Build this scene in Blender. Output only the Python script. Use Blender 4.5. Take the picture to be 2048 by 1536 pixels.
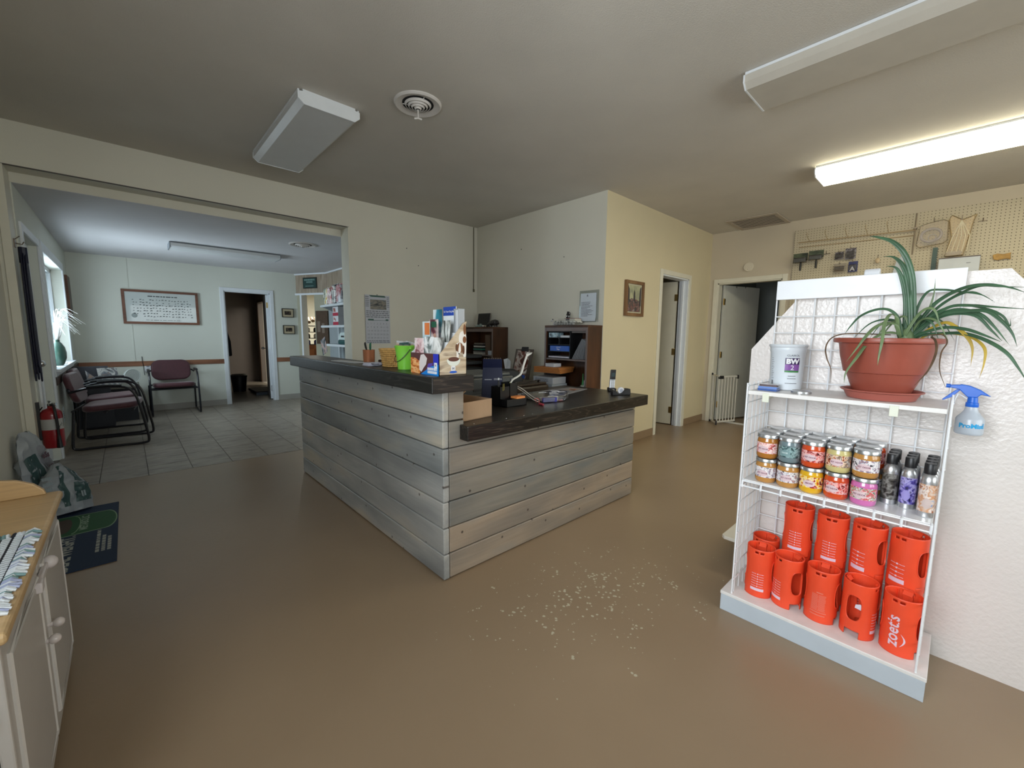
import bpy, bmesh, math, random
from mathutils import Vector, Matrix
random.seed(7)
for _o in list(bpy.data.objects): bpy.data.objects.remove(_o)
SC = bpy.context.scene
C = SC.collection
PI = math.pi
# ------------------------------------------------------------ camera
H = 1.263
cam = bpy.data.cameras.new('camera'); cam.sensor_fit = 'HORIZONTAL'; cam.sensor_width = 36
cam.lens = 827.34/2048*36; cam.clip_start = .02; cam.clip_end = 200
co = bpy.data.objects.new('camera', cam); C.objects.link(co)
_yaw, _pit, _rol = math.radians(47.0577), math.radians(6.7668), math.radians(.5988)
_F = Vector((math.cos(_yaw)*math.cos(_pit), math.sin(_yaw)*math.cos(_pit), -math.sin(_pit)))
_r = Vector((math.sin(_yaw), -math.cos(_yaw), 0)); _u = _r.cross(_F)
_r2 = _r*math.cos(_rol)+_u*math.sin(_rol); _u2 = -_r*math.sin(_rol)+_u*math.cos(_rol)
M = Matrix((_r2, _u2, -_F)).transposed().to_4x4(); M.translation = (0, 0, H)
co.matrix_world = M; SC.camera = co
# ------------------------------------------------------------ world and lights
SC.view_settings.view_transform = 'Standard'; SC.view_settings.look = 'None'
SC.view_settings.gamma = 1; SC.view_settings.use_curve_mapping = False
SC.view_settings.exposure = 0.35
W = bpy.data.worlds.new('sky'); SC.world = W; W.use_nodes = True
_b = W.node_tree.nodes['Background']; _b.inputs[0].default_value = (.62, .82, .95, 1); _b.inputs[1].default_value = 1.1
def area(name, loc, d, sx, sy, power, col):
    l = bpy.data.lights.new(name, 'AREA'); l.shape = 'RECTANGLE'; l.size = sx; l.size_y = sy; l.energy = power; l.color = col
    o = bpy.data.objects.new(name, l); C.objects.link(o); o.location = loc
    o.rotation_euler = Vector(d).to_track_quat('-Z', 'Z').to_euler(); return o
# daylight entering by the real window openings (waiting room; shop windows beside and behind the camera)
area('daylight_waiting', (-.74, 7.05, 1.45), (1, 0, -.1), 1.75, 1.12, 78, (.80, .90, 1))
area('daylight_street', (-.80, .30, 1.55), (1, 0, -.05), 2.5, 1.3, 135, (.97, .96, 1))
area('daylight_front', (1.5, -2.66, 1.5), (0, 1, -.05), 2.7, 1.4, 46, (1, .96, .92))
area('daylight_front_right', (4.6, -2.66, 1.5), (0, 1, -.05), 1.7, 1.4, 22, (1, .93, .85))
# ------------------------------------------------------------ materials
MATS = {}
def nmat(name):
    m = bpy.data.materials.new(name); m.use_nodes = True
    nt = m.node_tree; b = nt.nodes['Principled BSDF']; MATS[name] = m
    return m, nt, b
def lin(c):
    if isinstance(c, str):
        c = [int(c[i:i+2], 16)/255 for i in (0, 2, 4)]
        c = [x/12.92 if x <= .04045 else ((x+.055)/1.055)**2.4 for x in c]
    return (c[0], c[1], c[2], 1)
def mat(name, col, rough=.5, metal=0, var=0, vs=8, bump=0, bs=60, emit=None, es=0, trans=0, coat=0, spec=.5, alpha=1, sheen=0, stretch=None):
    if name in MATS: return MATS[name]
    m, nt, b = nmat(name); c = lin(col)
    b.inputs['Base Color'].default_value = c; b.inputs['Roughness'].default_value = rough; b.inputs['Metallic'].default_value = metal
    b.inputs['Specular IOR Level'].default_value = spec; b.inputs['Transmission Weight'].default_value = trans; b.inputs['Coat Weight'].default_value = coat
    b.inputs['Alpha'].default_value = alpha; b.inputs['Sheen Weight'].default_value = sheen
    if emit: b.inputs['Emission Color'].default_value = lin(emit); b.inputs['Emission Strength'].default_value = es
    N = nt.nodes.new; L = nt.links.new
    tc = N('ShaderNodeTexCoord'); src = tc.outputs['Object']
    if stretch:
        mp = N('ShaderNodeMapping'); mp.inputs['Scale'].default_value = stretch; L(src, mp.inputs['Vector']); src = mp.outputs[0]
    n = N('ShaderNodeTexNoise'); n.inputs['Scale'].default_value = vs; n.inputs['Detail'].default_value = 4; L(src, n.inputs['Vector'])
    r = N('ShaderNodeValToRGB'); v = var if var else .03
    r.color_ramp.elements[0].position = .3; r.color_ramp.elements[1].position = .7
    r.color_ramp.elements[0].color = tuple(x*(1-v) for x in c[:3])+(1,); r.color_ramp.elements[1].color = tuple(min(1, x*(1+v)) for x in c[:3])+(1,)
    L(n.outputs['Fac'], r.inputs[0]); L(r.outputs[0], b.inputs['Base Color'])
    if bump:
        n2 = N('ShaderNodeTexNoise'); n2.inputs['Scale'].default_value = bs; n2.inputs['Detail'].default_value = 3; L(src, n2.inputs['Vector'])
        bp = N('ShaderNodeBump'); bp.inputs['Strength'].default_value = bump; bp.inputs['Distance'].default_value = .01
        L(n2.outputs['Fac'], bp.inputs['Height']); L(bp.outputs[0], b.inputs['Normal'])
    return m
def wood(name, axis, cols, rough=.5, scale=1.0, knots=0, cont=1.0, bump=.1, tint=None, ring=None):
    """grain along axis (0 x,1 y,2 z); cols dark -> light"""
    if name in MATS: return MATS[name]
    m, nt, b = nmat(name); N = nt.nodes.new; L = nt.links.new
    tc = N('ShaderNodeTexCoord'); oi = N('ShaderNodeObjectInfo')
    add = N('ShaderNodeVectorMath'); add.operation = 'ADD'
    ml = N('ShaderNodeVectorMath'); ml.operation = 'SCALE'; ml.inputs[0].default_value = (3.1, 7.7, 5.3); L(oi.outputs['Random'], ml.inputs['Scale'])
    L(tc.outputs['Object'], add.inputs[0]); L(ml.outputs[0], add.inputs[1])
    mp = N('ShaderNodeMapping'); s = [9*scale]*3; s[axis] = .7*scale; mp.inputs['Scale'].default_value = s; L(add.outputs[0], mp.inputs['Vector'])
    n1 = N('ShaderNodeTexNoise'); n1.inputs['Scale'].default_value = 1.2; n1.inputs['Detail'].default_value = 3; n1.inputs['Distortion'].default_value = .4; L(mp.outputs[0], n1.inputs['Vector'])
    # rings: sine of the noise
    mu = N('ShaderNodeMath'); mu.operation = 'MULTIPLY'; mu.inputs[1].default_value = 95 if ring else 48; L(n1.outputs['Fac'], mu.inputs[0])
    sn = N('ShaderNodeMath'); sn.operation = 'SINE'; L(mu.outputs[0], sn.inputs[0])
    mp2 = N('ShaderNodeMapping'); s2 = [60*scale]*3; s2[axis] = 2*scale; mp2.inputs['Scale'].default_value = s2; L(add.outputs[0], mp2.inputs['Vector'])
    n2 = N('ShaderNodeTexNoise'); n2.inputs['Scale'].default_value = 2; n2.inputs['Detail'].default_value = 4; L(mp2.outputs[0], n2.inputs['Vector'])
    mp3 = N('ShaderNodeMapping'); s3 = [3]*3; s3[axis] = .8; mp3.inputs['Scale'].default_value = s3; L(add.outputs[0], mp3.inputs['Vector'])
    n3 = N('ShaderNodeTexNoise'); n3.inputs['Scale'].default_value = 1.3; n3.inputs['Detail'].default_value = 3; L(mp3.outputs[0], n3.inputs['Vector'])
    r = N('ShaderNodeValToRGB'); e = r.color_ramp.elements
    e[0].position = .33; e[0].color = lin(cols[0]); e[1].position = .67; e[1].color = lin(cols[-1])
    for i, c in enumerate(cols[1:-1]):
        q = e.new(.33+.34*(i+1)/(len(cols)-1)); q.color = lin(c)
    L(n3.outputs['Fac'], r.inputs[0])
    a1 = N('ShaderNodeMath'); a1.operation = 'MULTIPLY_ADD'; a1.inputs[1].default_value = .09*cont; a1.inputs[2].default_value = 1; L(sn.outputs[0], a1.inputs[0])
    a2 = N('ShaderNodeMath'); a2.operation = 'MULTIPLY_ADD'; a2.inputs[1].default_value = .5*cont; a2.inputs[2].default_value = -.25*cont; L(n2.outputs['Fac'], a2.inputs[0])
    a3 = N('ShaderNodeMath'); a3.operation = 'ADD'; L(a1.outputs[0], a3.inputs[0]); L(a2.outputs[0], a3.inputs[1])
    mx = N('ShaderNodeVectorMath'); mx.operation = 'SCALE'; L(r.outputs[0], mx.inputs[0]); L(a3.outputs[0], mx.inputs['Scale'])
    out = mx.outputs[0]
    if knots:
        sx_ = N('ShaderNodeSeparateXYZ'); L(add.outputs[0], sx_.inputs[0]); mk = N('ShaderNodeCombineXYZ'); L(sx_.outputs[axis], mk.inputs[0]); L(sx_.outputs[2], mk.inputs[1])
        vo = N('ShaderNodeTexVoronoi'); vo.voronoi_dimensions = '2D'; vo.inputs['Scale'].default_value = 4.2*knots; L(mk.outputs[0], vo.inputs['Vector'])
        kr = N('ShaderNodeValToRGB'); ke = kr.color_ramp.elements
        ke[0].position = .020; ke[0].color = (.12, .12, .12, 1); ke[1].position = .040; ke[1].color = (1, 1, 1, 1); L(vo.outputs['Distance'], kr.inputs[0])
        mm = N('ShaderNodeMix'); mm.data_type = 'RGBA'; L(kr.outputs[0], mm.inputs[0]); mm.inputs[6].default_value = lin('453a34'); L(out, mm.inputs[7]); out = mm.outputs[2]
    if ring:
        rr_ = N('ShaderNodeMapRange'); rr_.inputs[1].default_value = .72; rr_.inputs[2].default_value = 1; rr_.inputs[3].default_value = 0; rr_.inputs[4].default_value = .75; L(sn.outputs[0], rr_.inputs[0])
        rm = N('ShaderNodeMix'); rm.data_type = 'RGBA'; L(rr_.outputs[0], rm.inputs[0]); L(out, rm.inputs[6]); rm.inputs[7].default_value = lin(ring); out = rm.outputs[2]
    if tint:
        tm = N('ShaderNodeMix'); tm.data_type = 'RGBA'; tm.blend_type = 'MULTIPLY'; tr = N('ShaderNodeValToRGB')
        tr.color_ramp.elements[0].color = lin(tint[0]); tr.color_ramp.elements[1].color = lin(tint[1]); L(oi.outputs['Random'], tr.inputs[0])
        tm.inputs[0].default_value = 1; L(out, tm.inputs[6]); L(tr.outputs[0], tm.inputs[7]); out = tm.outputs[2]
    L(out, b.inputs['Base Color']); b.inputs['Roughness'].default_value = rough
    bp = N('ShaderNodeBump'); bp.inputs['Strength'].default_value = bump; bp.inputs['Distance'].default_value = .003; L(n2.outputs['Fac'], bp.inputs['Height']); L(bp.outputs[0], b.inputs['Normal'])
    return m
def blotch(name, cols, scale=40, rough=.35, stretch=None, pos=None):
    """flat print: patches of several colours"""
    if name in MATS: return MATS[name]
    m, nt, b = nmat(name); N = nt.nodes.new; L = nt.links.new
    tc = N('ShaderNodeTexCoord'); oi = N('ShaderNodeObjectInfo'); add = N('ShaderNodeVectorMath'); add.operation = 'ADD'; L(tc.outputs['Object'], add.inputs[0]); L(oi.outputs['Random'], add.inputs[1])
    mp = N('ShaderNodeMapping'); mp.inputs['Scale'].default_value = stretch or (1, 1, 1); L(add.outputs[0], mp.inputs['Vector'])
    n = N('ShaderNodeTexNoise'); n.inputs['Scale'].default_value = scale; n.inputs['Detail'].default_value = 3; n.inputs['Distortion'].default_value = .5; L(mp.outputs[0], n.inputs['Vector'])
    r = N('ShaderNodeValToRGB'); r.color_ramp.interpolation = 'LINEAR'; e = r.color_ramp.elements
    k = len(cols); ps = pos or [.32+.36*i/(k-1) for i in range(k)]
    e[0].position = ps[0]; e[0].color = lin(cols[0]); e[1].position = ps[-1]; e[1].color = lin(cols[-1])
    for i in range(1, k-1):
        q = e.new(ps[i]); q.color = lin(cols[i])
    L(n.outputs['Fac'], r.inputs[0]); L(r.outputs[0], b.inputs['Base Color']); b.inputs['Roughness'].default_value = rough
    return m
def glassy(name, tint=(1, 1, 1), refl=.08, rough=.02, tr=1.0):
    if name in MATS: return MATS[name]
    m, nt, b = nmat(name); N = nt.nodes.new; L = nt.links.new
    t = N('ShaderNodeBsdfTransparent'); t.inputs[0].default_value = (*tint, 1); g = N('ShaderNodeBsdfGlossy'); g.inputs['Roughness'].default_value = rough
    lw = N('ShaderNodeLayerWeight'); lw.inputs[0].default_value = .35; ad = N('ShaderNodeMath'); ad.operation = 'MULTIPLY_ADD'; ad.inputs[1].default_value = .6; ad.inputs[2].default_value = refl
    L(lw.outputs['Fresnel'], ad.inputs[0]); mx = N('ShaderNodeMixShader'); L(ad.outputs[0], mx.inputs[0]); L(t.outputs[0], mx.inputs[1]); L(g.outputs[0], mx.inputs[2])
    out = nt.nodes['Material Output']; L(mx.outputs[0], out.inputs[0]); return m
# ------------------------------------------------------------ geometry helpers
class MB:
    def __init__(s): s.v = []; s.f = []
    def add(s, vs, fs):
        k = len(s.v); s.v += [tuple(v) for v in vs]; s.f += [tuple(i+k for i in f) for f in fs]; return s
    def box(s, x0, x1, y0, y1, z0, z1):
        return s.add([(x0, y0, z0), (x1, y0, z0), (x1, y1, z0), (x0, y1, z0), (x0, y0, z1), (x1, y0, z1), (x1, y1, z1), (x0, y1, z1)],
                     [(0, 3, 2, 1), (4, 5, 6, 7), (0, 1, 5, 4), (1, 2, 6, 5), (2, 3, 7, 6), (3, 0, 4, 7)])
    def obox(s, c, ux, uy, uz, hx, hy, hz):
        """oriented box: centre c, unit axes, half sizes"""
        c = Vector(c); ux, uy, uz = Vector(ux)*hx, Vector(uy)*hy, Vector(uz)*hz
        vs = [c+a*ux+b*uy+d*uz for d in (-1, 1) for a, b in ((-1, -1), (1, -1), (1, 1), (-1, 1))]
        return s.add(vs, [(0, 3, 2, 1), (4, 5, 6, 7), (0, 1, 5, 4), (1, 2, 6, 5), (2, 3, 7, 6), (3, 0, 4, 7)])
    def prism(s, poly, o, ux, uy, t):
        """polygon in plane (o,ux,uy) thickened by vector t"""
        o, ux, uy, t = Vector(o), Vector(ux), Vector(uy), Vector(t); n = len(poly)
        a = [o+ux*p[0]+uy*p[1] for p in poly]; b = [p+t for p in a]
        fl = ux.cross(uy).dot(t) > 0
        f = [tuple(range(n))[::-1] if fl else tuple(range(n)), tuple(range(n, 2*n)) if fl else tuple(range(n, 2*n))[::-1]]
        for i in range(n):
            j = (i+1) % n; q = (i, j, j+n, i+n); f.append(q if fl else q[::-1])
        return s.add(a+b, f)
    def lathe(s, prof, c=(0, 0, 0), n=24, sx=1, sy=1, rot=0, cap=True):
        c = Vector(c); k = len(prof); vs = []
        for r, z in prof:
            for i in range(n):
                a = 2*PI*i/n; x, y = r*math.cos(a)*sx, r*math.sin(a)*sy
                vs.append((c.x+x*math.cos(rot)-y*math.sin(rot), c.y+x*math.sin(rot)+y*math.cos(rot), c.z+z))
        fs = [(j*n+i, j*n+(i+1) % n, (j+1)*n+(i+1) % n, (j+1)*n+i) for j in range(k-1) for i in range(n)]
        if cap: fs += [tuple(range(n))[::-1], tuple((k-1)*n+i for i in range(n))]
        return s.add(vs, fs)
    def tube(s, pts, r, n=8, cap=True, closed=False, flat=1.0, up=None):
        pts = [Vector(p) for p in pts]; m = len(pts); rs = r if isinstance(r, (list, tuple)) else [r]*m
        vs = []; ref = Vector(up) if up else None
        for i, p in enumerate(pts):
            if closed: d = pts[(i+1) % m]-pts[i-1]
            else: d = pts[min(i+1, m-1)]-pts[max(i-1, 0)]
            d.normalize()
            if ref is None:
                ref = Vector((0, 0, 1)) if abs(d.z) < .9 else Vector((1, 0, 0))
            a = d.cross(ref)
            if a.length < 1e-5: a = d.cross(Vector((.3, 1, .2)))
            a.normalize(); b = a.cross(d).normalized()
            if not up: ref = b
            for j in range(n):
                t = 2*PI*j/n; vs.append(p+a*math.cos(t)*rs[i]+b*math.sin(t)*rs[i]*flat)
        fs = []
        for i in range(m if closed else m-1):
            k = (i+1) % m
            fs += [(i*n+j, k*n+j, k*n+(j+1) % n, i*n+(j+1) % n) for j in range(n)]
        if cap and not closed: fs += [tuple(range(n)), tuple((m-1)*n+j for j in range(n))[::-1]]
        return s.add(vs, fs)
    def cyl(s, p, q, r, n=12): return s.tube([p, q], r, n)
    def sph(s, c, rx, ry=None, rz=None, n=16, k=10):
        ry = ry or rx; rz = rz or rx
        prof = [(math.sin(PI*i/k), -math.cos(PI*i/k)) for i in range(k+1)]; prof[0] = (.01, -1); prof[-1] = (.01, 1)
        c = Vector(c); vs = [(c.x+a*rx*math.cos(2*PI*i/n), c.y+a*ry*math.sin(2*PI*i/n), c.z+b*rz) for a, b in prof for i in range(n)]
        fs = [(j*n+i, j*n+(i+1) % n, (j+1)*n+(i+1) % n, (j+1)*n+i) for j in range(k) for i in range(n)]
        return s.add(vs, fs+[tuple(range(n))[::-1], tuple(k*n+i for i in range(n))])
def sm(pts, k=6):
    """catmull-rom smoothing"""
    p = [Vector(a) for a in pts]; p = [p[0]*2-p[1]]+p+[p[-1]*2-p[-2]]; out = []
    for i in range(1, len(p)-2):
        for j in range(k):
            t = j/k; a, b, c, d = p[i-1:i+3]
            out.append(.5*((2*b)+(c-a)*t+(2*a-5*b+4*c-d)*t*t+(3*b-a-3*c+d)*t**3))
    return out+[p[-2]]
def rpts(x0, x1, y0, y1, r, n=5):
    o = []
    for cx, cy, a0 in ((x1-r, y0+r, -PI/2), (x1-r, y1-r, 0), (x0+r, y1-r, PI/2), (x0+r, y0+r, PI)):
        for i in range(n+1):
            a = a0+PI/2*i/n; o.append((cx+r*math.cos(a), cy+r*math.sin(a)))
    return o
def inv(root):
    return Matrix.LocRotScale(root.location, root.rotation_euler, None).inverted() if root else Matrix()
def mesh(name, mb, m, smooth=False):
    me = bpy.data.meshes.new(name); me.from_pydata([tuple(v) for v in mb.v], [], mb.f); me.validate()
    bm = bmesh.new(); bm.from_mesh(me); bmesh.ops.recalc_face_normals(bm, faces=bm.faces); bm.to_mesh(me); bm.free()
    me.materials.append(m)
    if smooth:
        me.polygons.foreach_set('use_smooth', [True]*len(me.polygons))
    return me
def autos(o, smooth):
    if smooth:
        me = o.data
        try: me.set_sharp_from_angle(angle=math.radians(38))
        except Exception: pass
def P(name, mb, m, root=None, bevel=0, smooth=False, local=False, label=None, kind=None, seg=2):
    """one mesh object; world coordinates unless local; child of root (a thing or one of its parts)"""
    top = root
    while top is not None and top.parent is not None: top = top.parent
    if top is not None and not local:
        I = inv(top); mb.v = [tuple(I @ Vector(v)) for v in mb.v]
    loc = None
    if root is None:
        xs = [v[0] for v in mb.v]; ys = [v[1] for v in mb.v]; zs = [v[2] for v in mb.v]
        loc = Vector(((min(xs)+max(xs))/2, (min(ys)+max(ys))/2, min(zs))); mb.v = [tuple(Vector(v)-loc) for v in mb.v]
    me = mesh(name, mb, m, smooth); o = bpy.data.objects.new(name, me); C.objects.link(o)
    if loc: o.location = loc
    autos(o, smooth)
    if root: o.parent = root
    if bevel:
        b = o.modifiers.new('b', 'BEVEL'); b.width = bevel; b.segments = seg; b.limit_method = 'ANGLE'; b.angle_limit = .6
    if label: o['label'] = label
    if name in ('small_print', 'printed_lines', 'typed_lines', 'printed_dates', 'tagline') and not kind: kind = 'stuff'
    if kind: o['kind'] = kind
    return o
def tag(o, label, cat, group=None):
    o['label'] = label; o['category'] = cat
    if group: o['group'] = group
    return o
def T(name, label, cat, loc=(0, 0, 0), rz=0, group=None):
    o = bpy.data.objects.new(name, None); C.objects.link(o); o.location = loc; o.rotation_euler = (0, 0, rz); o.empty_display_size = .05
    return tag(o, label, cat, group)
def dup(r, loc, rz=0, label=None, mats=None):
    """copy a thing with its parts and sub-parts, sharing meshes"""
    def cp(o, par):
        c = o.copy(); C.objects.link(c); c.parent = par
        for ch in list(kids.get(o.name, [])): cp(ch, c)
        return c
    kids = {}
    for o in C.objects:
        if o.parent: kids.setdefault(o.parent.name, []).append(o)
    n = cp(r, None); n.location = loc; n.rotation_euler = (0, 0, rz)
    if label: n['label'] = label
    return n
def setmat(root, part, m):
    for o in C.objects:
        if o.parent == root and o.name.split('.')[0] == part:
            o.data = o.data.copy(); o.data.materials.clear(); o.data.materials.append(m)
_tc = {}
def textmesh(s, size, font_bold=0, align='LEFT'):
    cu = bpy.data.curves.new('t', 'FONT'); cu.body = s; cu.size = size; cu.align_x = align; cu.offset = font_bold; cu.resolution_u = 2
    o = bpy.data.objects.new('t', cu); C.objects.link(o); bpy.context.view_layer.update()
    me = bpy.data.meshes.new_from_object(o.evaluated_get(bpy.context.evaluated_depsgraph_get()))
    vs = [tuple(v.co) for v in me.vertices]; fs = [tuple(p.vertices) for p in me.polygons]
    bpy.data.objects.remove(o); bpy.data.curves.remove(cu); bpy.data.meshes.remove(me)
    return vs, fs
def TX(mb, s, size, o, ux, uy, bold=0, align='LEFT', off=0, sx=1):
    vs, fs = textmesh(s, size, bold, align); o, ux, uy = Vector(o), Vector(ux), Vector(uy); n = ux.cross(uy).normalized()
    return mb.add([o+ux*v[0]*sx+uy*v[1]+n*off for v in vs], fs)
def lines(mb, o, ux, uy, w, h, n, fill=.45, ragged=.25, seedv=1, words=True, t=.0004):
    """rows of small print too small to read"""
    rr = random.Random(seedv); o, ux, uy = Vector(o), Vector(ux), Vector(uy); nn = ux.cross(uy).normalized()*t
    for i in range(n):
        y = h-(i+.5)*h/n; L = w*(1-ragged*rr.random()); x = 0
        while x < L:
            ww = min(L-x, w*rr.uniform(.05, .16)); hh = h/n*fill/2
            mb.add([o+ux*x+uy*(y-hh)+nn, o+ux*(x+ww)+uy*(y-hh)+nn, o+ux*(x+ww)+uy*(y+hh)+nn, o+ux*x+uy*(y+hh)+nn], [(0, 1, 2, 3)])
            x += ww+w*.025
    return mb
def quad(mb, o, ux, uy, x0, x1, y0, y1, off=.0005):
    o, ux, uy = Vector(o), Vector(ux), Vector(uy); n = ux.cross(uy).normalized()*off
    return mb.add([o+ux*x0+uy*y0+n, o+ux*x1+uy*y0+n, o+ux*x1+uy*y1+n, o+ux*x0+uy*y1+n], [(0, 1, 2, 3)])
def poly(mb, o, ux, uy, pts, off=.0005):
    o, ux, uy = Vector(o), Vector(ux), Vector(uy); n = ux.cross(uy).normalized()*off
    return mb.add([o+ux*a+uy*b+n for a, b in pts], [tuple(range(len(pts)))])
def ell(cx, cy, a, b, n=18, t0=0, t1=2*PI):
    return [(cx+a*math.cos(t0+(t1-t0)*i/n), cy+b*math.sin(t0+(t1-t0)*i/n)) for i in range(n)]
X3, Y3, Z3 = Vector((1, 0, 0)), Vector((0, 1, 0)), Vector((0, 0, 1))
NX, NY = -X3, -Y3
def wallbox(mb, axis, c0, c1, u0, u1, z0, z1, holes):
    """wall slab (thickness c0..c1 along the other axis) from u0..u1, z0..z1 with rectangular holes (u0,u1,z0,z1)"""
    us = sorted({u0, u1, *[h[0] for h in holes], *[h[1] for h in holes]}); zs = sorted({z0, z1, *[h[2] for h in holes], *[h[3] for h in holes]})
    for a, b in zip(us, us[1:]):
        for c, d in zip(zs, zs[1:]):
            mu, mz = (a+b)/2, (c+d)/2
            if any(h[0] < mu < h[1] and h[2] < mz < h[3] for h in holes): continue
            if axis == 'x': mb.box(a, b, c0, c1, c, d)
            else: mb.box(c0, c1, a, b, c, d)
    return mb
# ------------------------------------------------------------ setting materials
wallA = mat('paint_cream', (.695, .67, .575), .75, var=.03, vs=1.5, bump=.05, bs=90)
wallC = mat('paint_yellow_cream', (.64, .56, .375), .75, var=.03, vs=1.5, bump=.05, bs=90)
wallD = mat('paint_buff', (.57, .50, .385), .75, var=.03, vs=1.5, bump=.05, bs=90)
wallW = mat('paint_waiting', (.68, .695, .62), .7, var=.03, vs=1.5, bump=.04, bs=90)
ceilM = mat('ceiling_paint', (.575, .545, .49), .85, var=.04, vs=2, bump=.22, bs=140)
ceilW = mat('ceiling_paint_waiting', (.66, .655, .67), .8, var=.03, vs=2, bump=.12, bs=120)
trimW = mat('trim_white', (.74, .77, .80), .4)
trimC = mat('trim_cream', (.70, .67, .56), .45)
dark = mat('black_plastic', (.012, .012, .014), .4)
white = mat('white_plastic', (.8, .82, .84), .4)
chrome = mat('chrome', (.75, .75, .75), .18, metal=1)
brass = mat('brass', (.55, .38, .14), .3, metal=1)
def floormat():
    m, nt, b = nmat('floor_paint'); N = nt.nodes.new; L = nt.links.new
    g = N('ShaderNodeNewGeometry'); n = N('ShaderNodeTexNoise'); n.inputs['Scale'].default_value = .9; n.inputs['Detail'].default_value = 5; L(g.outputs['Position'], n.inputs['Vector'])
    r = N('ShaderNodeValToRGB'); e = r.color_ramp.elements; e[0].position = .35; e[0].color = (.272, .192, .120, 1); e[1].position = .7; e[1].color = (.312, .224, .143, 1); L(n.outputs['Fac'], r.inputs[0])
    # worn patch: chips of bare pale concrete where the paint has come off
    mp = N('ShaderNodeMapping'); mp.vector_type = 'TEXTURE'; mp.inputs['Location'].default_value = (1.60, 1.10, 0); mp.inputs['Rotation'].default_value = (0, 0, math.radians(-14)); mp.inputs['Scale'].default_value = (.58, .36, 1); L(g.outputs['Position'], mp.inputs['Vector'])
    ln = N('ShaderNodeVectorMath'); ln.operation = 'LENGTH'; L(mp.outputs[0], ln.inputs[0])
    vo = N('ShaderNodeTexVoronoi'); vo.inputs['Scale'].default_value = 44; L(g.outputs['Position'], vo.inputs['Vector'])
    n2 = N('ShaderNodeTexNoise'); n2.inputs['Scale'].default_value = 9; n2.inputs['Detail'].default_value = 4; L(g.outputs['Position'], n2.inputs['Vector'])
    n3 = N('ShaderNodeTexNoise'); n3.inputs['Scale'].default_value = 90; L(g.outputs['Position'], n3.inputs['Vector'])
    # threshold = f(noise, distance)
    a = N('ShaderNodeMath'); a.operation = 'MULTIPLY_ADD'; a.inputs[1].default_value = -.34; a.inputs[2].default_value = .34; L(ln.outputs['Value'], a.inputs[0])
    b2 = N('ShaderNodeMath'); b2.operation = 'MULTIPLY_ADD'; b2.inputs[1].default_value = 1.7; b2.inputs[2].default_value = -.77; L(n2.outputs['Fac'], b2.inputs[0])
    mn = N('ShaderNodeMath'); mn.operation = 'MINIMUM'; mn.inputs[1].default_value = .36
    c = N('ShaderNodeMath'); c.operation = 'ADD'; L(a.outputs[0], c.inputs[0]); L(b2.outputs[0], c.inputs[1]); L(c.outputs[0], mn.inputs[0])
    d = N('ShaderNodeMath'); d.operation = 'MULTIPLY_ADD'; d.inputs[1].default_value = .35; L(n3.outputs['Fac'], d.inputs[0]); L(vo.outputs['Distance'], d.inputs[2])
    lt = N('ShaderNodeMath'); lt.operation = 'LESS_THAN'; L(d.outputs[0], lt.inputs[0])
    e2 = N('ShaderNodeMath'); e2.operation = 'ADD'; e2.inputs[1].default_value = .10; L(mn.outputs[0], e2.inputs[0]); L(e2.outputs[0], lt.inputs[1])
    lm = N('ShaderNodeMath'); lm.operation = 'LESS_THAN'; lm.inputs[1].default_value = 1.5; L(ln.outputs['Value'], lm.inputs[0])
    mk = N('ShaderNodeMath'); mk.operation = 'MULTIPLY'; L(lt.outputs[0], mk.inputs[0]); L(lm.outputs[0], mk.inputs[1])
    mx = N('ShaderNodeMix'); mx.data_type = 'RGBA'; L(mk.outputs[0], mx.inputs[0]); L(r.outputs[0], mx.inputs[6]); mx.inputs[7].default_value = (.50, .46, .34, 1); L(mx.outputs[2], b.inputs['Base Color'])
    b.inputs['Roughness'].default_value = .33; b.inputs['Specular IOR Level'].default_value = .45
    n4 = N('ShaderNodeTexNoise'); n4.inputs['Scale'].default_value = 35; n4.inputs['Detail'].default_value = 3; L(g.outputs['Position'], n4.inputs['Vector'])
    bp = N('ShaderNodeBump'); bp.inputs['Strength'].default_value = .06; bp.inputs['Distance'].default_value = .01; L(n4.outputs['Fac'], bp.inputs['Height']); L(bp.outputs[0], b.inputs['Normal'])
    return m
floorM = floormat()
tileM = blotch('stone_tile', ['7a7167', '8d8376', '9f9587', '837a6e'], 5, .42, stretch=(1, 5, 1))
groutM = mat('grout', (.17, .15, .13), .8)
def pegmat():
    m, nt, b = nmat('pegboard'); N = nt.nodes.new; L = nt.links.new
    g = N('ShaderNodeNewGeometry'); s = N('ShaderNodeVectorMath'); s.operation = 'SCALE'; s.inputs['Scale'].default_value = 1/.0285; L(g.outputs['Position'], s.inputs[0])
    f = N('ShaderNodeVectorMath'); f.operation = 'FRACTION'; L(s.outputs[0], f.inputs[0]); sb = N('ShaderNodeVectorMath'); sb.operation = 'SUBTRACT'; sb.inputs[1].default_value = (.5, .5, .5); L(f.outputs[0], sb.inputs[0])
    ml = N('ShaderNodeVectorMath'); ml.operation = 'MULTIPLY'; ml.inputs[1].default_value = (0, 1, 1); L(sb.outputs[0], ml.inputs[0]); ln = N('ShaderNodeVectorMath'); ln.operation = 'LENGTH'; L(ml.outputs[0], ln.inputs[0])
    lt = N('ShaderNodeMath'); lt.operation = 'LESS_THAN'; lt.inputs[1].default_value = .135; L(ln.outputs['Value'], lt.inputs[0])
    mx = N('ShaderNodeMix'); mx.data_type = 'RGBA'; L(lt.outputs[0], mx.inputs[0]); mx.inputs[6].default_value = (.53, .465, .335, 1); mx.inputs[7].default_value = (.06, .04, .02, 1); L(mx.outputs[2], b.inputs['Base Color'])
    b.inputs['Roughness'].default_value = .6; return m
def S(name, mb, m, **k):
    o = P(name, mb, m, **k); o['kind'] = 'structure'; return o
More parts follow.
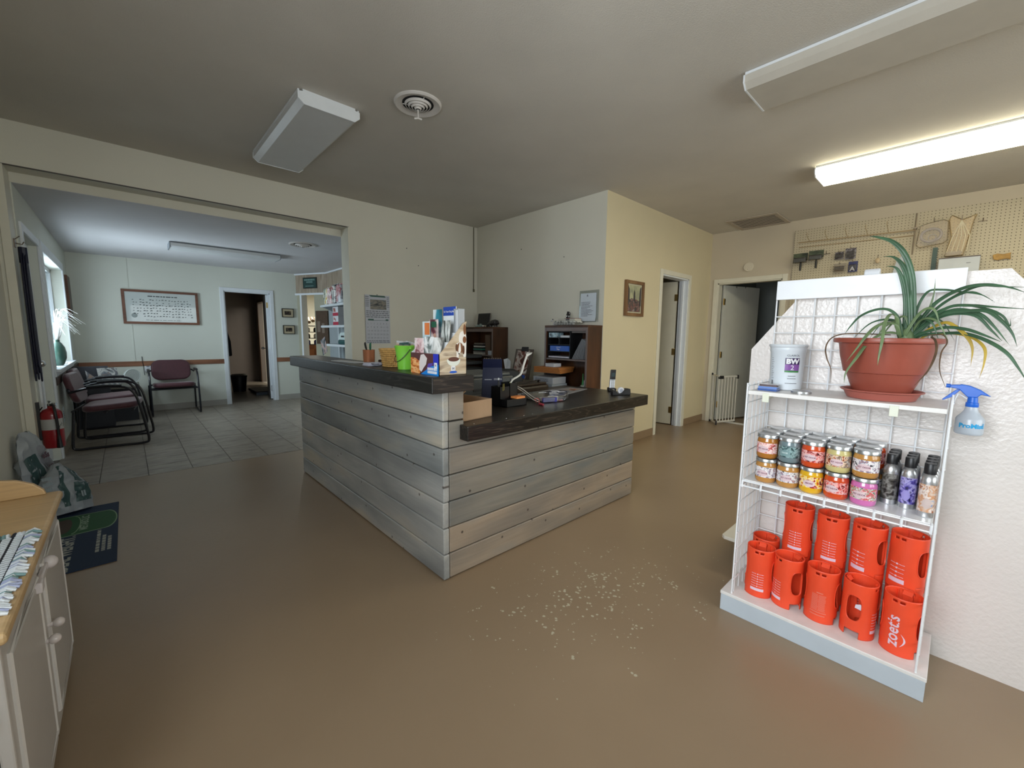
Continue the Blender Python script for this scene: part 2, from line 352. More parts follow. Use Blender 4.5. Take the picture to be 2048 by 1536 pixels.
# ------------------------------------------------------------ room shell
fl = S('floor', MB().box(-.62, 6.38, -2.4, 4.75, -.1, 0), floorM)
S('floor', MB().box(4.5, 6.3, 2.59, 4.4, -.1, -.002).box(6.38, 8.6, .9, 2.72, -.1, -.002), floorM)
fw = S('floor', MB().box(-.70, 3.0, 4.75, 8.76, -.1, -.006), groutM)
tm = None; TS = .3105
for iy in range(13):
    for ix in range(12):
        x0 = -.552+.0+ix*TS-.003; y0 = 4.757+iy*TS
        x1 = x0+TS-.005; y1 = y0+TS-.005
        if y0 > 8.6: continue
        if tm is None:
            o = P('tile', MB().box(-(TS-.005)/2, (TS-.005)/2, -(TS-.005)/2, (TS-.005)/2, 0, .009), tileM, fw, local=True); tm = o.data
        else:
            o = bpy.data.objects.new('tile', tm); C.objects.link(o); o.parent = fw
        o.location = Vector(((x0+x1)/2, (y0+y1)/2, -.008))-fw.location
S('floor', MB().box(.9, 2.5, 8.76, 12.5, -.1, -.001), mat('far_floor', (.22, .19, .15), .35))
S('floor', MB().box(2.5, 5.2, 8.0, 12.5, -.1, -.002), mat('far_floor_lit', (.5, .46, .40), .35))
S('ceiling', MB().box(-.62, 6.38, -2.4, 4.76, 2.745, 2.85), ceilM)
S('ceiling', MB().box(-.72, 3.1, 4.95, 8.76, 2.36, 2.46), ceilW)
S('wall_back', wallbox(MB(), 'x', 4.75, 4.95, -.77, 3.85, 0, 2.745, [(-.565, 1.91, -1, 2.435)]), wallA)
S('trim_1', MB().box(-.565, 1.91, 4.945, 4.99, 2.362, 2.60), wallA)
# thin metal bead under the header and left casing
S('trim_2', MB().box(-.565, 1.91, 4.744, 4.754, 2.431, 2.439), mat('bead_dark', (.07, .06, .05), .5))
S('trim_3', MB().box(1.897, 1.913, 4.742, 4.955, 0, 2.435), trimC, bevel=.003)
S('trim_4', MB().box(-.567, -.553, 4.742, 4.955, 0, 2.435).box(-.60, -.553, 4.738, 4.75, 0, 2.435), trimC, bevel=.003)
S('wall_alcove', wallbox(MB(), 'y', 3.72, 3.84, 2.592, 4.80, 0, 2.745, []), wallA)
S('wall_hall', wallbox(MB(), 'x', 2.59, 2.71, 3.7215, 6.5, 0, 2.745, [(4.94, 5.68, -1, 2.035)]), wallC)
S('wall_right', wallbox(MB(), 'y', 6.38, 6.5, -2.4, 2.6, 0, 2.745, [(1.66, 2.47, -1, 2.035)]), wallD)
S('wall_left', wallbox(MB(), 'y', -.77, -.62, -2.55, 4.75, 0, 2.745, [(-1.0, 1.6, .9, 2.2)]), wallA)
S('wall_front', wallbox(MB(), 'x', -2.55, -2.4, -.77, 6.5, 0, 2.745, [(.15, 2.85, .8, 2.2), (3.75, 5.45, .8, 2.2)]), wallA)
S('wall_waiting_left', wallbox(MB(), 'y', -.72, -.545, 4.95, 8.76, 0, 2.4, [(5.10, 5.92, -1, 2.035), (6.17, 7.93, .87, 2.02)]), wallW)
S('wall_waiting_far', wallbox(MB(), 'x', 8.66, 8.76, -.545, 2.47, 0, 2.4, [(1.285, 1.985, -1, 1.965)]), wallW)
# angled wall, bulkhead and side wall of the waiting room
p0, p1 = Vector((2.447, 8.66, 0)), Vector((2.79, 7.975, 0)); d1 = (p1-p0); L1 = d1.length; d1.normalize(); n1 = Vector((d1.y, -d1.x, 0))*-1  # n1 points away from the waiting room
if n1.x < 0: n1 = -n1
def seg(mb, a, b, z0, z1, t0=0, t1=.1):
    q = [p0+d1*a+n1*t0, p0+d1*b+n1*t0, p0+d1*b+n1*t1, p0+d1*a+n1*t1]
    return mb.prism([(v.x, v.y) for v in q], (0, 0, z0), X3, Y3, (0, 0, z1-z0))
panel = blotch('tan_paneling', ['8a7a68', '9d8d7a', 'ab9c8a'], 6, .6, stretch=(5, 5, .6))
olive = mat('paint_olive', (.40, .38, .28), .7)
S('wall_angled', seg(seg(MB(), .42, L1, 0, 1.99), -.02, .125, 0, 1.99), olive)
S('wall_bulkhead', seg(MB(), -.02, L1+.02, 1.99, 2.36, -.01, .1).prism([(2.78, 7.985), (2.88, 8.0), (2.86, 4.9), (2.76, 4.9)], (0, 0, 1.99), X3, Y3, (0, 0, .37)), panel)
S('wall_waiting_right', MB().box(2.785, 2.88, 4.9, 7.99, 0, 1.99), mat('paint_grey_green', (.47, .50, .50), .7))
S('trim_5', seg(MB(), -.02, L1+.01, 2.335, 2.36, -.03, 0).box(2.752, 2.785, 4.95, 7.975, 2.335, 2.36), trimW)
S('trim_6', seg(MB(), -.02, L1+.01, 1.965, 2.0, -.03, .0).box(2.755, 2.785, 4.95, 7.975, 1.965, 2.0), trimW)
S('trim_7', seg(MB(), .10, .14, 0, 1.965, -.03, .1), trimW)
# rooms beyond
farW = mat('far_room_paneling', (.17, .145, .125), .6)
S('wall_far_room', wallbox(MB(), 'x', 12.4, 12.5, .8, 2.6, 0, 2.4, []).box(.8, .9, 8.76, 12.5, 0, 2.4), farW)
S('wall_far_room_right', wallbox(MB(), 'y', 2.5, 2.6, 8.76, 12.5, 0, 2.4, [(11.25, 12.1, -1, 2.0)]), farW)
S('ceiling', MB().box(.8, 5.3, 8.765, 12.6, 2.36, 2.45).box(2.85, 5.3, 7.9, 8.765, 2.365, 2.45), ceilW)
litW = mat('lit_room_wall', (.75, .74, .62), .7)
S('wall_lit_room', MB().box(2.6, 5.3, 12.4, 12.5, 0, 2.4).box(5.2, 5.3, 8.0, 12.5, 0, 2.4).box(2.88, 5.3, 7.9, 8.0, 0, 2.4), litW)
farL = area('lamp_lit_room', (3.6, 10.6, 2.28), (0, 0, -1), 1.2, .3, 45, (1, .95, .85))
S('wall_closet', MB().box(4.5, 4.6, 2.71, 4.4, 0, 2.6).box(6.2, 6.3, 2.71, 4.4, 0, 2.6).box(4.5, 6.3, 4.3, 4.4, 0, 2.6), mat('closet_wall', (.42, .38, .27), .8))
S('ceiling', MB().box(4.5, 6.3, 2.71, 4.4, 2.5, 2.6).box(6.5, 8.7, .8, 2.8, 2.5, 2.6), ceilM)
S('wall_hall_end', MB().box(8.5, 8.6, .9, 2.75, 0, 2.6).box(6.5, 8.6, 2.62, 2.75, 0, 2.6).box(6.5, 8.6, .85, .95, 0, 2.6), mat('hall_wall', (.36, .39, .37), .8))
# casings
def casing(name, axis, c, s, u0, u1, z, m, w=.058, t=.016, foot=0):
    """casing round an opening on the face at c, projecting t in direction s"""
    mb = MB(); a, b = sorted((c, c+s*t))
    for p in ((u0-w, u0, foot, z+w), (u1, u1+w, foot, z+w), (u0, u1, z, z+w)):
        if axis == 'x': mb.box(p[0], p[1], a, b, p[2], p[3])
        else: mb.box(a, b, p[0], p[1], p[2], p[3])
    return S(name, mb, m, bevel=.004)
casing('trim_8', 'x', 2.59, -1, 4.94, 5.68, 2.035, trimC)
casing('trim_9', 'y', 6.38, -1, 1.66, 2.47, 2.035, trimC)
casing('trim_10', 'x', 8.66, -1, 1.285, 1.985, 1.965, trimW)
casing('trim_11', 'y', -.545, 1, 5.10, 5.92, 2.035, trimW, w=.065)
# jamb linings
S('trim_12', MB().box(5.665, 5.681, 2.588, 2.712, 0, 2.035).box(4.939, 4.955, 2.588, 2.712, 0, 2.035).box(4.94, 5.68, 2.588, 2.712, 2.02, 2.036).box(5.64, 5.667, 2.64, 2.665, 0, 2.03), trimW)
S('trim_13', MB().box(6.379, 6.501, 2.455, 2.471, 0, 2.035).box(6.379, 6.501, 1.659, 1.675, 0, 2.035).box(6.379, 6.501, 1.66, 2.47, 2.02, 2.036), trimC)
S('trim_14', MB().box(1.97, 1.986, 8.658, 8.762, 0, 1.965).box(1.284, 1.30, 8.658, 8.762, 0, 1.965).box(1.285, 1.985, 8.658, 8.762, 1.95, 1.966), trimW)
# baseboards and rail
bbM = mat('baseboard_taupe', (.26, .21, .15), .55); bbT = mat('baseboard_tan', (.27, .185, .11), .55)
S('baseboard_hall', MB().box(3.72, 4.882, 2.578, 2.59, 0, .095).box(5.738, 6.38, 2.578, 2.59, 0, .095), bbT, bevel=.003)
S('baseboard_right', MB().box(6.368, 6.38, -2.4, 1.602, 0, .095), bbT)
S('baseboard_alcove', MB().box(3.708, 3.72, 2.59, 4.75, 0, .095), bbM)
S('baseboard_back', MB().box(1.915, 3.72, 4.738, 4.75, 0, .095), bbM)
S('baseboard_waiting', MB().box(-.545, 1.228, 8.648, 8.66, 0, .095).box(2.043, 2.44, 8.648, 8.66, 0, .095), mat('baseboard_grey', (.40, .38, .34), .5))
S('baseboard_left', MB().box(-.545, -.533, 5.985, 8.66, 0, .095), bbM)
railM = wood('rail_wood', 0, ['6e4630', '8a5b40', '9a6a4c'], .5)
S('trim_15', MB().box(-.545, 1.228, 8.645, 8.66, .72, .797).box(2.043, 2.44, 8.645, 8.66, .72, .797), railM, bevel=.003)
S('trim_16', MB().box(-.545, -.525, 6.0, 8.66, .72, .80), wood('rail_dark', 1, ['33231c', '4a342a'], .5), bevel=.003)
S('trim_17', MB().box(.072, .09, 8.652, 8.66, .797, 2.36), wallW)
# ------------------------------------------------------------ doors
def door(name, hinge, ang, w, h, m, knob=None, t=.035, hz=(), flip=1, km=chrome, z0=.012):
    r = bpy.data.objects.new(name, None); C.objects.link(r); r.location = hinge; r.rotation_euler = (0, 0, ang); r['kind'] = 'structure'
    P('leaf', MB().box(0, w, -t/2, t/2, z0, h), m, r, bevel=.003, local=True)
    if knob:
        for s in (-1, 1):
            P('knob', MB().tube([(w-.06, s*(t/2), knob), (w-.06, s*(t/2+.03), knob)], .008).sph((w-.06, s*(t/2+.045), knob), .024), km, r, smooth=True, local=True)
    for z in hz:
        P('hinge', MB().box(-.012, .03, -flip*t/2-.003*1, -flip*t/2+.003, z-.045, z+.045).cyl((-.004, -flip*t/2-.005, z-.048), (-.004, -flip*t/2-.005, z+.048), .006), brass, r, local=True)
    return r
doorC = mat('door_cream', (.62, .58, .46), .45); doorG = mat('door_grey_white', (.60, .60, .54), .45)
door('door_1', (5.67, 2.735, 0), math.radians(97), .70, 2.02, doorC, .95, hz=(.22, 1.05, 1.80), flip=-1)
door('door_2', (6.515, 2.44, 0), math.radians(-18), .78, 2.02, doorG, .95, hz=(.25, 1.0, 1.78), flip=1)
door('door_3', (1.962, 8.80, 0), math.radians(82), .66, 1.95, mat('door_dark', (.10, .085, .075), .5), .95, hz=(), flip=1)
S('trim_18', MB().box(1.938, 1.976, 8.772, 8.784, .02, 1.945), trimW)
for z in (.22, 1.0, 1.76):
    S('trim_19', MB().box(1.945, 1.972, 8.764, 8.773, z-.05, z+.05), brass if z > 1.7 else (white if z > .5 else chrome))
d4 = bpy.data.objects.new('door_4', None); C.objects.link(d4); d4.location = (-.60, 5.51, 0); d4['kind'] = 'structure'
P('leaf', MB().box(-.64, -.60, 5.105, 5.915, .012, 2.03), trimW, d4)
for z0, z1 in ((.15, .85), (1.05, 1.9)):
    P('panel_moulding', MB().tube([(-.598, 5.22, z0), (-.598, 5.80, z0), (-.598, 5.80, z1), (-.598, 5.22, z1)], .008, 4, closed=True), trimW, d4)
P('door_knob', MB().tube([(-.60, 5.18, .985), (-.555, 5.18, .985)], .011).sph((-.53, 5.18, .985), .028).lathe([(.03, 0), (.03, .006)], (-.6, 5.18, .985), 12), chrome, d4, smooth=True, label='polished metal door knob')
S('trim_20', MB().box(2.485, 2.5, 11.17, 11.25, 0, 2.06).box(2.485, 2.5, 12.1, 12.18, 0, 2.06).box(2.485, 2.5, 11.17, 12.18, 2.0, 2.06), wood('brown_casing', 2, ['3b2a1e', '5a4330'], .5))
# ------------------------------------------------------------ windows
paneM = glassy('window_glass', (.97, 1, 1), .04)
def window(name, axis, c0, c1, u0, u1, z0, z1, mull, m=trimW, fw=.045):
    r = bpy.data.objects.new(name, None); C.objects.link(r); r['kind'] = 'structure'
    r.location = ((c0+c1)/2, (u0+u1)/2, z0) if axis == 'y' else ((u0+u1)/2, (c0+c1)/2, z0)
    def bx(mb, a, b, z, zz, i=0, j=0):
        return mb.box(c0+i, c1-j, a, b, z, zz) if axis == 'y' else mb.box(a, b, c0+i, c1-j, z, zz)
    f = MB(); bx(f, u0, u0+fw, z0, z1); bx(f, u1-fw, u1, z0, z1); bx(f, u0, u1, z0, z0+fw); bx(f, u0, u1, z1-fw, z1)
    P('window_frame', f, m, r, bevel=.003)
    for k in range(mull):
        u = u0+(u1-u0)*(k+1)/(mull+1); g = MB(); bx(g, u-.02, u+.02, z0+fw, z1-fw); P('mullion', g, m, r)
    for k in range(mull+1):
        a = u0+(u1-u0)*k/(mull+1); b = u0+(u1-u0)*(k+1)/(mull+1); g = MB(); bx(g, a, b, z0, z1, (c1-c0)*.45, (c1-c0)*.45)
        P('pane', g, paneM, r)
    return r
window('window_1', 'y', -.675, -.64, 6.17, 7.93, .87, 2.02, 0)
window('window_2', 'y', -.74, -.68, -1.0, 1.6, .9, 2.2, 1)
window('window_3', 'x', -2.51, -2.45, .15, 2.85, .8, 2.2, 1)
window('window_4', 'x', -2.51, -2.45, 3.75, 5.45, .8, 2.2, 0)
# window board and broad painted surround of the waiting room window
S('trim_21', MB().box(-.66, -.50, 6.12, 7.98, .845, .872).box(-.547, -.53, 6.08, 6.17, .74, 2.12).box(-.547, -.53, 7.93, 8.02, .74, 2.12).box(-.547, -.53, 6.17, 7.93, 2.02, 2.12).box(-.547, -.53, 6.17, 7.93, .74, .845), trimW, bevel=.004)
S('ground', MB().box(-40, -.8, -30, 40, -.2, -.12), mat('outside_ground', (.35, .35, .33), .9))
# ------------------------------------------------------------ partition stub wall behind the wire rack
skim = mat('skim_coat', (.76, .71, .68), .28, var=.03, vs=3, bump=.24, bs=70)
S('wall_partition', MB().prism([(-.31, 0), (.705, 0), (.705, 1.205), (.475, 1.513), (-.10, 1.513), (-.31, 1.24)], (2.29, 0, 0), Y3, Z3, (.09, 0, 0)), skim)
pg = P('pegboard', MB().box(6.352, 6.38, -.9, 1.555, 1.0, 2.615), pegmat()); pg['kind'] = 'structure'
pg.name = 'trim_22'
t = T('low_shelf_unit', 'low cream shelf board with a worn edge showing past the partition end', 'shelf', (2.55, .62, 0))
P('shelf_board', MB().prism([(2.385, .36), (2.385, .80), (2.40, .815), (2.78, .815), (2.78, .36)], (0, 0, .135), X3, Y3, (0, 0, .02)), mat('cream_board', (.62, .58, .5), .5), t, bevel=.003)
P('base', MB().box(2.45, 2.76, .38, .76, 0, .135), mat('base_shade', (.06, .045, .035), .7), t)  # added support box, coloured dark for the shadow under the board
# ------------------------------------------------------------ reception desk
plL = wood('stained_plank_left', 1, ['898a88', '9c9c99', 'afada8', 'c3b8a6'], .42, 1.0, knots=1.0, cont=.45, tint=('d4d9dc', 'ffffff'))
plR = wood('stained_plank_right', 0, ['84827e', '979087', 'aca091', '979794'], .42, 1.0, knots=1.0, cont=.5, tint=('c5cbce', 'ffefe0'))
blk = wood('black_stained_pine', 0, ['0f0d0b', '171411', '221d19'], .34, 1.5, cont=2.0, ring='453a31')
blkY = wood('black_stained_pine_long', 1, ['14130f', '1e1d1a', '2a2a29'], .38, 1.3, cont=1.6, ring='34322f')
desk = T('reception_desk', 'L-shaped reception desk clad in horizontal grey-stained pine boards', 'desk', (1.9, 2.6, 0))
PH = .139
for k in range(7):
    z0, z1 = k*PH+.003, (k+1)*PH-.002
    if k == 0: z0 = .006
    if k == 6: z1 = .984
    yl = 1.685+.002*((k*37) % 3)
    P('plank', MB().box(1.108+.001*(k % 2), 1.144, yl, 3.976, z0, z1), plL, desk, bevel=.006, seg=3)
for k in range(7):
    z0, z1 = k*PH+.003, (k+1)*PH-.002
    if k == 0: z0 = .006
    if k < 5: mb = MB().box(1.147, 2.896-.003*(k % 2), 1.688, 1.722, z0, z1)
    elif k == 5: mb = MB().prism([(1.147, z0), (2.896, z0), (2.896, .729), (1.236, .729), (1.236, z1-.004), (1.147, z1-.004)], (0, 1.722, 0), X3, Z3, (0, -.034, 0))
    else: mb = MB().box(1.147, 1.236, 1.688, 1.722, z0, .984)
    P('plank', mb, plR, desk, bevel=.006 if k < 5 else .003, seg=3)
P('frame', MB().box(1.145, 1.236, 1.724, 3.97, .0, .984).box(1.237, 2.86, 1.724, 1.80, .0, .729).box(2.80, 2.88, 1.80, 2.25, 0, .729).box(1.238, 1.9, 2.23, 2.27, 0, .70), mat('dark_framing', (.10, .085, .07), .7), desk)
bt = P('bar_top', MB().box(1.018, 1.256, 1.632, 3.895, .985, 1.065), blkY, bevel=.006, seg=3)
tag(bt, 'long narrow black-stained wooden bar top on the tall side of the desk', 'countertop')
P('end_board', MB().box(1.020, 1.254, 1.626, 1.634, .987, 1.063), blk, bt, bevel=.002)
ct = P('counter_top', MB().box(1.212, 2.97, 1.622, 2.30, .73, .808), blk, bevel=.005, seg=3)
tag(ct, 'lower black-stained wooden desktop with visible grain on its front edge', 'countertop')
for x, y in ((1.28, 1.66), (1.50, 1.655), (1.63, 1.65), (1.70, 1.65)):
    P('nail_head', MB().lathe([(.0035, .808), (.0035, .8092)], (x, y, 0), 8), chrome, ct)
P('worktable', MB().box(1.24, 3.40, 2.305, 2.83, .70, .735).box(1.3, 1.35, 2.4, 2.8, 0, .70).box(3.3, 3.35, 2.4, 2.8, 0, .70), mat('worktable_laminate', (.10, .09, .08), .5))
tag(bpy.data.objects['worktable'], 'dark work table behind the lower desktop under the paper clutter', 'table')
# ------------------------------------------------------------ ceiling fixtures
diffM = mat('diffuser_off', (.64, .66, .67), .35, var=.02, bump=.05, bs=300)
diffOn = mat('diffuser_lit', (.9, .88, .8), .4, emit=(1, .92, .66), es=9)
def fixture(label, x0, x1, y0, y1, zt, long, lit=False, dz=.085, m=trimW, dm=None):
    t = T('ceiling_light', label, 'light', ((x0+x1)/2, (y0+y1)/2, zt-dz))
    w = (x1-x0) if long == 'y' else (y1-y0); h = w/2
    cs = [(-h+.03, 0), (-h+.03, -.012), (-h, -.016), (-h, -.055), (-h+.035, -dz), (h-.035, -dz), (h, -.055), (h, -.016), (h-.03, -.012), (h-.03, 0)]
    ux = X3 if long == 'y' else Y3; tv = Y3 if long == 'y' else X3
    a, b = (y0, y1) if long == 'y' else (x0, x1)
    ctr = Vector(((x0+x1)/2, 0, zt)) if long == 'y' else Vector((0, (y0+y1)/2, zt))
    body = [(-h+.004, -.016), (-h+.004, -.053), (-h+.037, -dz+.003), (h-.037, -dz+.003), (h-.004, -.053), (h-.004, -.016)]
    P('diffuser', MB().prism(body, ctr+tv*(a+.008), ux, Z3, tv*(b-a-.016)), diffOn if lit else (dm or diffM), t)
    P('housing', MB().prism([(-h+.03, 0), (-h+.03, -.0155), (h-.03, -.0155), (h-.03, 0)], ctr+tv*(a+.008), ux, Z3, tv*(b-a-.016)), trimW, t)
    for q in (a, b-.008):
        P('end_plate', MB().prism(cs, ctr+tv*q, ux, Z3, tv*.008), m, t)
    for q in (-h+.002, h-.012):
        P('side_rail', MB().prism([(q, -.002), (q, -.016), (q+.01, -.016), (q+.01, -.002)], ctr+tv*(a+.008), ux, Z3, tv*(b-a-.016)), m, t)
    return t
fixture('unlit grey wraparound ceiling light above the reception desk', .875, 1.26, 2.88, 4.10, 2.745, 'y')
fixture('unlit wraparound ceiling light cut by the top right corner', 2.66, 3.045, -1.46, .97, 2.745, 'y', dm=mat('diffuser_warm', (.52, .49, .43), .35, bump=.05, bs=300))
fixture('lit fluorescent ceiling light glowing near the pegboard wall', 4.50, 4.89, -1.42, 1.0, 2.745, 'y', lit=True)
fixture('long unlit ceiling light in the waiting room', .475, 1.70, 6.66, 7.0, 2.36, 'x', dz=.07, m=mat('fixture_grey', (.16, .18, .20), .5))
def round_vent(label, c, R):
    t = T('ceiling_vent', label, 'vent', (c[0], c[1], c[2]-.03)); m = mat('vent_white', (.66, .63, .60), .45)
    P('flange', MB().lathe([(R, 0), (R, -.006), (R*.93, -.014), (R*.66, -.002), (R*.66, 0)], c, 40, cap=False), m, t, smooth=True)
    P('duct', MB().lathe([(R*.66, -.003), (R*.01, -.0025)], c, 32, cap=False), mat('duct_black', (.01, .01, .01), .9), t)
    for k, (r, z) in enumerate(((.56, -.006), (.43, -.012), (.30, -.018), (.17, -.024))):
        P('ring', MB().lathe([(R*r, z), (R*(r-.05), z-.012), (R*(r-.075), z-.012), (R*(r-.03), z)], c, 36, cap=False), m, t, smooth=True)
    mb = MB()
    for a in (.4, .4+2*PI/3, .4+4*PI/3): mb.tube([(c[0], c[1], c[2]-.02), (c[0]+R*.64*math.cos(a), c[1]+R*.64*math.sin(a), c[2]-.004)], .003, 6)
    P('spoke', mb, m, t)
    return t, m
t, m = round_vent('round white ceiling diffuser with a dangling damper knob above the desk', (1.50, 2.535, 2.745), .152)
P('damper_knob', MB().cyl((1.5, 2.535, 2.71), (1.5, 2.535, 2.655), .004, 8).tube([(1.478, 2.545, 2.652), (1.5, 2.535, 2.658), (1.522, 2.525, 2.652)], .006, 6), m, t)
round_vent('round white ceiling diffuser in the waiting room', (1.71, 5.71, 2.36), .155)
t = T('ceiling_vent', 'rectangular slatted return air grille in the ceiling corner', 'vent', (6.06, 1.91, 2.73)); m = mat('grille_tan', (.42, .36, .29), .45)
mb = MB()
for a in ((5.77, 5.82, 1.62, 2.20), (6.32, 6.37, 1.62, 2.20), (5.82, 6.32, 1.62, 1.665), (5.82, 6.32, 2.155, 2.20)): mb.box(a[0], a[1], a[2], a[3], 2.732, 2.745)
P('frame', mb, m, t, bevel=.003); P('duct', MB().box(5.82, 6.32, 1.665, 2.155, 2.7425, 2.7435), mat('duct_black', (.01, .01, .01), .9), t)
for k in range(8):
    x = 5.84+k*.0625
    P('slat', MB().prism([(x, 2.738), (x+.016, 2.734), (x+.017, 2.737), (x+.001, 2.741)], (0, 1.665, 0), X3, Z3, (0, .49, 0)), m, t)
t = T('smoke_detector', 'round smoke detector above the far right doorway', 'detector', (6.365, 2.077, 2.228))
P('body', MB().tube([(6.38, 2.077, 2.228), (6.352, 2.077, 2.228)], .062, 28), mat('detector_cream', (.66, .60, .48), .45), t, bevel=.008); P('test_button', MB().tube([(6.352, 2.085, 2.195), (6.349, 2.085, 2.195)], .006, 10), chrome, t)
# pull cable in the corner of the back wall
t = P('wall_cable', MB().tube([(3.655, 4.742, 2.74), (3.657, 4.742, 2.2), (3.653, 4.742, 1.9)], .006, 6).box(3.645, 3.667, 4.735, 4.75, 1.86, 1.90), mat('cable_olive', (.14, .12, .07), .5)); tag(t, 'thin dark cable running down from the ceiling in the back corner', 'cable')
for k, (x, y, z) in enumerate(((2.62, 4.747, 2.31), (2.78, 4.747, 2.12), (3.717, 3.85, 2.33), (3.717, 3.15, 2.15))):
    t = P('wall_nail', MB().sph((x, y, z), .006, n=8, k=5), dark); tag(t, ['bare nail in the cream wall above the calendar', 'bare nail in the cream wall right of the calendar', 'bare nail in the alcove wall above the left bookcase', 'bare nail in the alcove wall above the right bookcase'][k], 'nail')
# ------------------------------------------------------------ wall hung: back wall, alcove, hall
t = T('wall_calendar', 'paper wall calendar with a landscape photo beside the waiting room opening', 'calendar', (2.21, 4.745, 1.14))
P('sheet', MB().box(2.066, 2.372, 4.738, 4.742, 1.145, 1.712), mat('calendar_paper', (.50, .52, .58), .6), t)
o = (2.066, 4.738, 1.145); pr = MB(); quad(pr, o, X3, Z3, .065, .255, .545, .556); quad(pr, o, X3, Z3, .03, .10, .270, .288); quad(pr, o, X3, Z3, .25, .285, .270, .288); quad(pr, o, X3, Z3, .10, .25, .272, .276)
P('green_print', pr, mat('print_green', (.03, .10, .08), .6), t)
P('photo', quad(MB(), o, X3, Z3, .062, .262, .40, .515), blotch('landscape_photo', ['16191a', '4a4f50', '8b8478', '5d6468'], 12, .5, stretch=(1, 1, 3)), t)
pr = MB(); lines(pr, (2.076, 4.738, 1.145+.30), X3, Z3, .29, .09, 4, .5, .02, 3); 
for r in range(5):
    for c in range(7): TX(pr, str(min(31, max(1, r*7+c-1))), .028, (2.085+c*.039, 4.7375, 1.145+.225-r*.042), X3, Z3)
lines(pr, (2.076, 4.738, 1.15), X3, Z3, .29, .035, 2, .5, .05, 4); lines(pr, (2.07, 4.738, 1.57), X3, Z3, .045, .13, 6, .5, .1, 5); lines(pr, (2.335, 4.738, 1.57), X3, Z3, .03, .13, 6, .5, .1, 5)
P('printed_dates', pr, mat('print_grey', (.18, .19, .22), .6), t)
P('metal_binding', MB().box(2.12, 2.31, 4.735, 4.738, 1.700, 1.709).sph((2.215, 4.737, 1.716), .006, n=8, k=6), mat('binding_green', (.04, .10, .08), .5), t)
def picture(label, o, ux, w, h, fw, mf, mm, img, depth=.018, mw=0, out=None):
    o, ux = Vector(o), Vector(ux); n = ux.cross(Z3).normalized()
    t = T('framed_picture', label, 'picture', tuple(o+ux*w/2))
    mb = MB()
    for a in ((0, w, 0, fw), (0, w, h-fw, h), (0, fw, fw, h-fw), (w-fw, w, fw, h-fw)):
        mb.prism([(a[0], a[2]), (a[1], a[2]), (a[1], a[3]), (a[0], a[3])], o, ux, Z3, n*depth)
    P('frame', mb, mf, t, bevel=.002)
    P('mat_board', MB().prism([(fw, fw), (w-fw, fw), (w-fw, h-fw), (fw, h-fw)], o, ux, Z3, n*depth*.4), mm, t)
    if img: P('print', quad(MB(), o+n*depth*.4, ux, Z3, fw+mw, w-fw-mw, fw+mw, h-fw-mw, .001), img, t)
    return t, o+n*depth*.4, n
oak = wood('frame_oak', 2, ['5f432b', '7a5839', '8b6a48'], .45); dkf = mat('frame_black', (.02, .017, .014), .4)
t, oo, n = picture('wood-framed painting of a figure on a path, on the yellow hall wall', (4.097, 2.588, 1.49), X3, .384, .395, .036, oak, mat('mat_cream', (.55, .52, .38), .6), blotch('painting_sky', ['8d8f78', 'a9a988', 'b9b694'], 10, .5), .03, .012)
pn = MB(); poly(pn, oo+Y3*-.002, X3, Z3, [(.05, .05), (.32, .05), (.33, .16), (.25, .19), (.13, .2), (.06, .17)]); P('painted_ground', pn, blotch('paint_ground', ['2e2b2c', '51504f', '7c4a44', '8c8a86'], 40, .5), t)
pn = MB(); poly(pn, oo+Y3*-.003, X3, Z3, [(.17, .17), (.21, .17), (.205, .27), (.19, .30), (.178, .27)]); poly(pn, oo+Y3*-.003, X3, Z3, [(.05, .17), (.09, .17), (.085, .30), (.06, .34), (.05, .34)]); poly(pn, oo+Y3*-.003, X3, Z3, [(.29, .12), (.335, .12), (.335, .34), (.31, .32)])
P('painted_figures', pn, mat('paint_dark', (.05, .045, .05), .6), t)
cream = mat('mat_buff', (.50, .42, .28), .6)
picture('upper of two small framed prints beside the waiting room doorway', (2.165, 8.645, 1.545), X3, .205, .165, .012, dkf, cream, blotch('old_print_a', ['120d0a', '2a211a', '6d5a42'], 30, .5), .014, .035)
picture('lower of two small framed prints beside the waiting room doorway', (2.172, 8.645, 1.235), X3, .205, .165, .012, dkf, cream, blotch('old_print_b', ['120d0a', '231d18', '7a6850'], 30, .5), .014, .035)
redwood = wood('frame_redwood', 0, ['4a2a1c', '6b3f2b', '7c4e38'], .4)
t, oo, n = picture('wide framed chart of small animal silhouettes in the waiting room', (-.004, 8.645, 1.372), X3, .925, .52, .035, redwood, mat('chart_paper', (.50, .55, .54), .25, coat=.6), None, .02)
pr = MB(); rr = random.Random(4)
for r in range(7):
    for c in range(19):
        if rr.random() < .14 or (r > 5 and c < 3): continue
        x = .12+c*.0385+rr.uniform(-.006, .006); z = .37-r*.042+rr.uniform(-.006, .006); s = rr.uniform(.7, 1.15)
        poly(pr, oo, X3, Z3, [(x, z), (x+.004*s, z-.010*s), (x+.007*s, z-.002*s), (x+.016*s, z-.002*s), (x+.018*s, z-.011*s), (x+.021*s, z-.001*s), (x+.024*s, z+.010*s), (x+.019*s, z+.006*s), (x+.005*s, z+.007*s)], .0015)
lines(pr, oo+X3*.30+Z3*.42, X3, Z3, .36, .018, 1, .8, .02, 8, t=.0015); lines(pr, oo+X3*.26+Z3*.058, X3, Z3, .44, .010, 1, .5, .02, 9, t=.0015)
P('animal_silhouettes', pr, mat('chart_ink', (.05, .06, .06), .6), t, kind='stuff')
P('seal_emblem', poly(MB(), oo, X3, Z3, ell(.13, .13, .035, .035), .0012), mat('chart_seal', (.30, .34, .33), .6), t)
t = T('framed_picture', 'brown framed picture seen edge-on on the window wall', 'picture', (-.53, 8.33, 1.42))
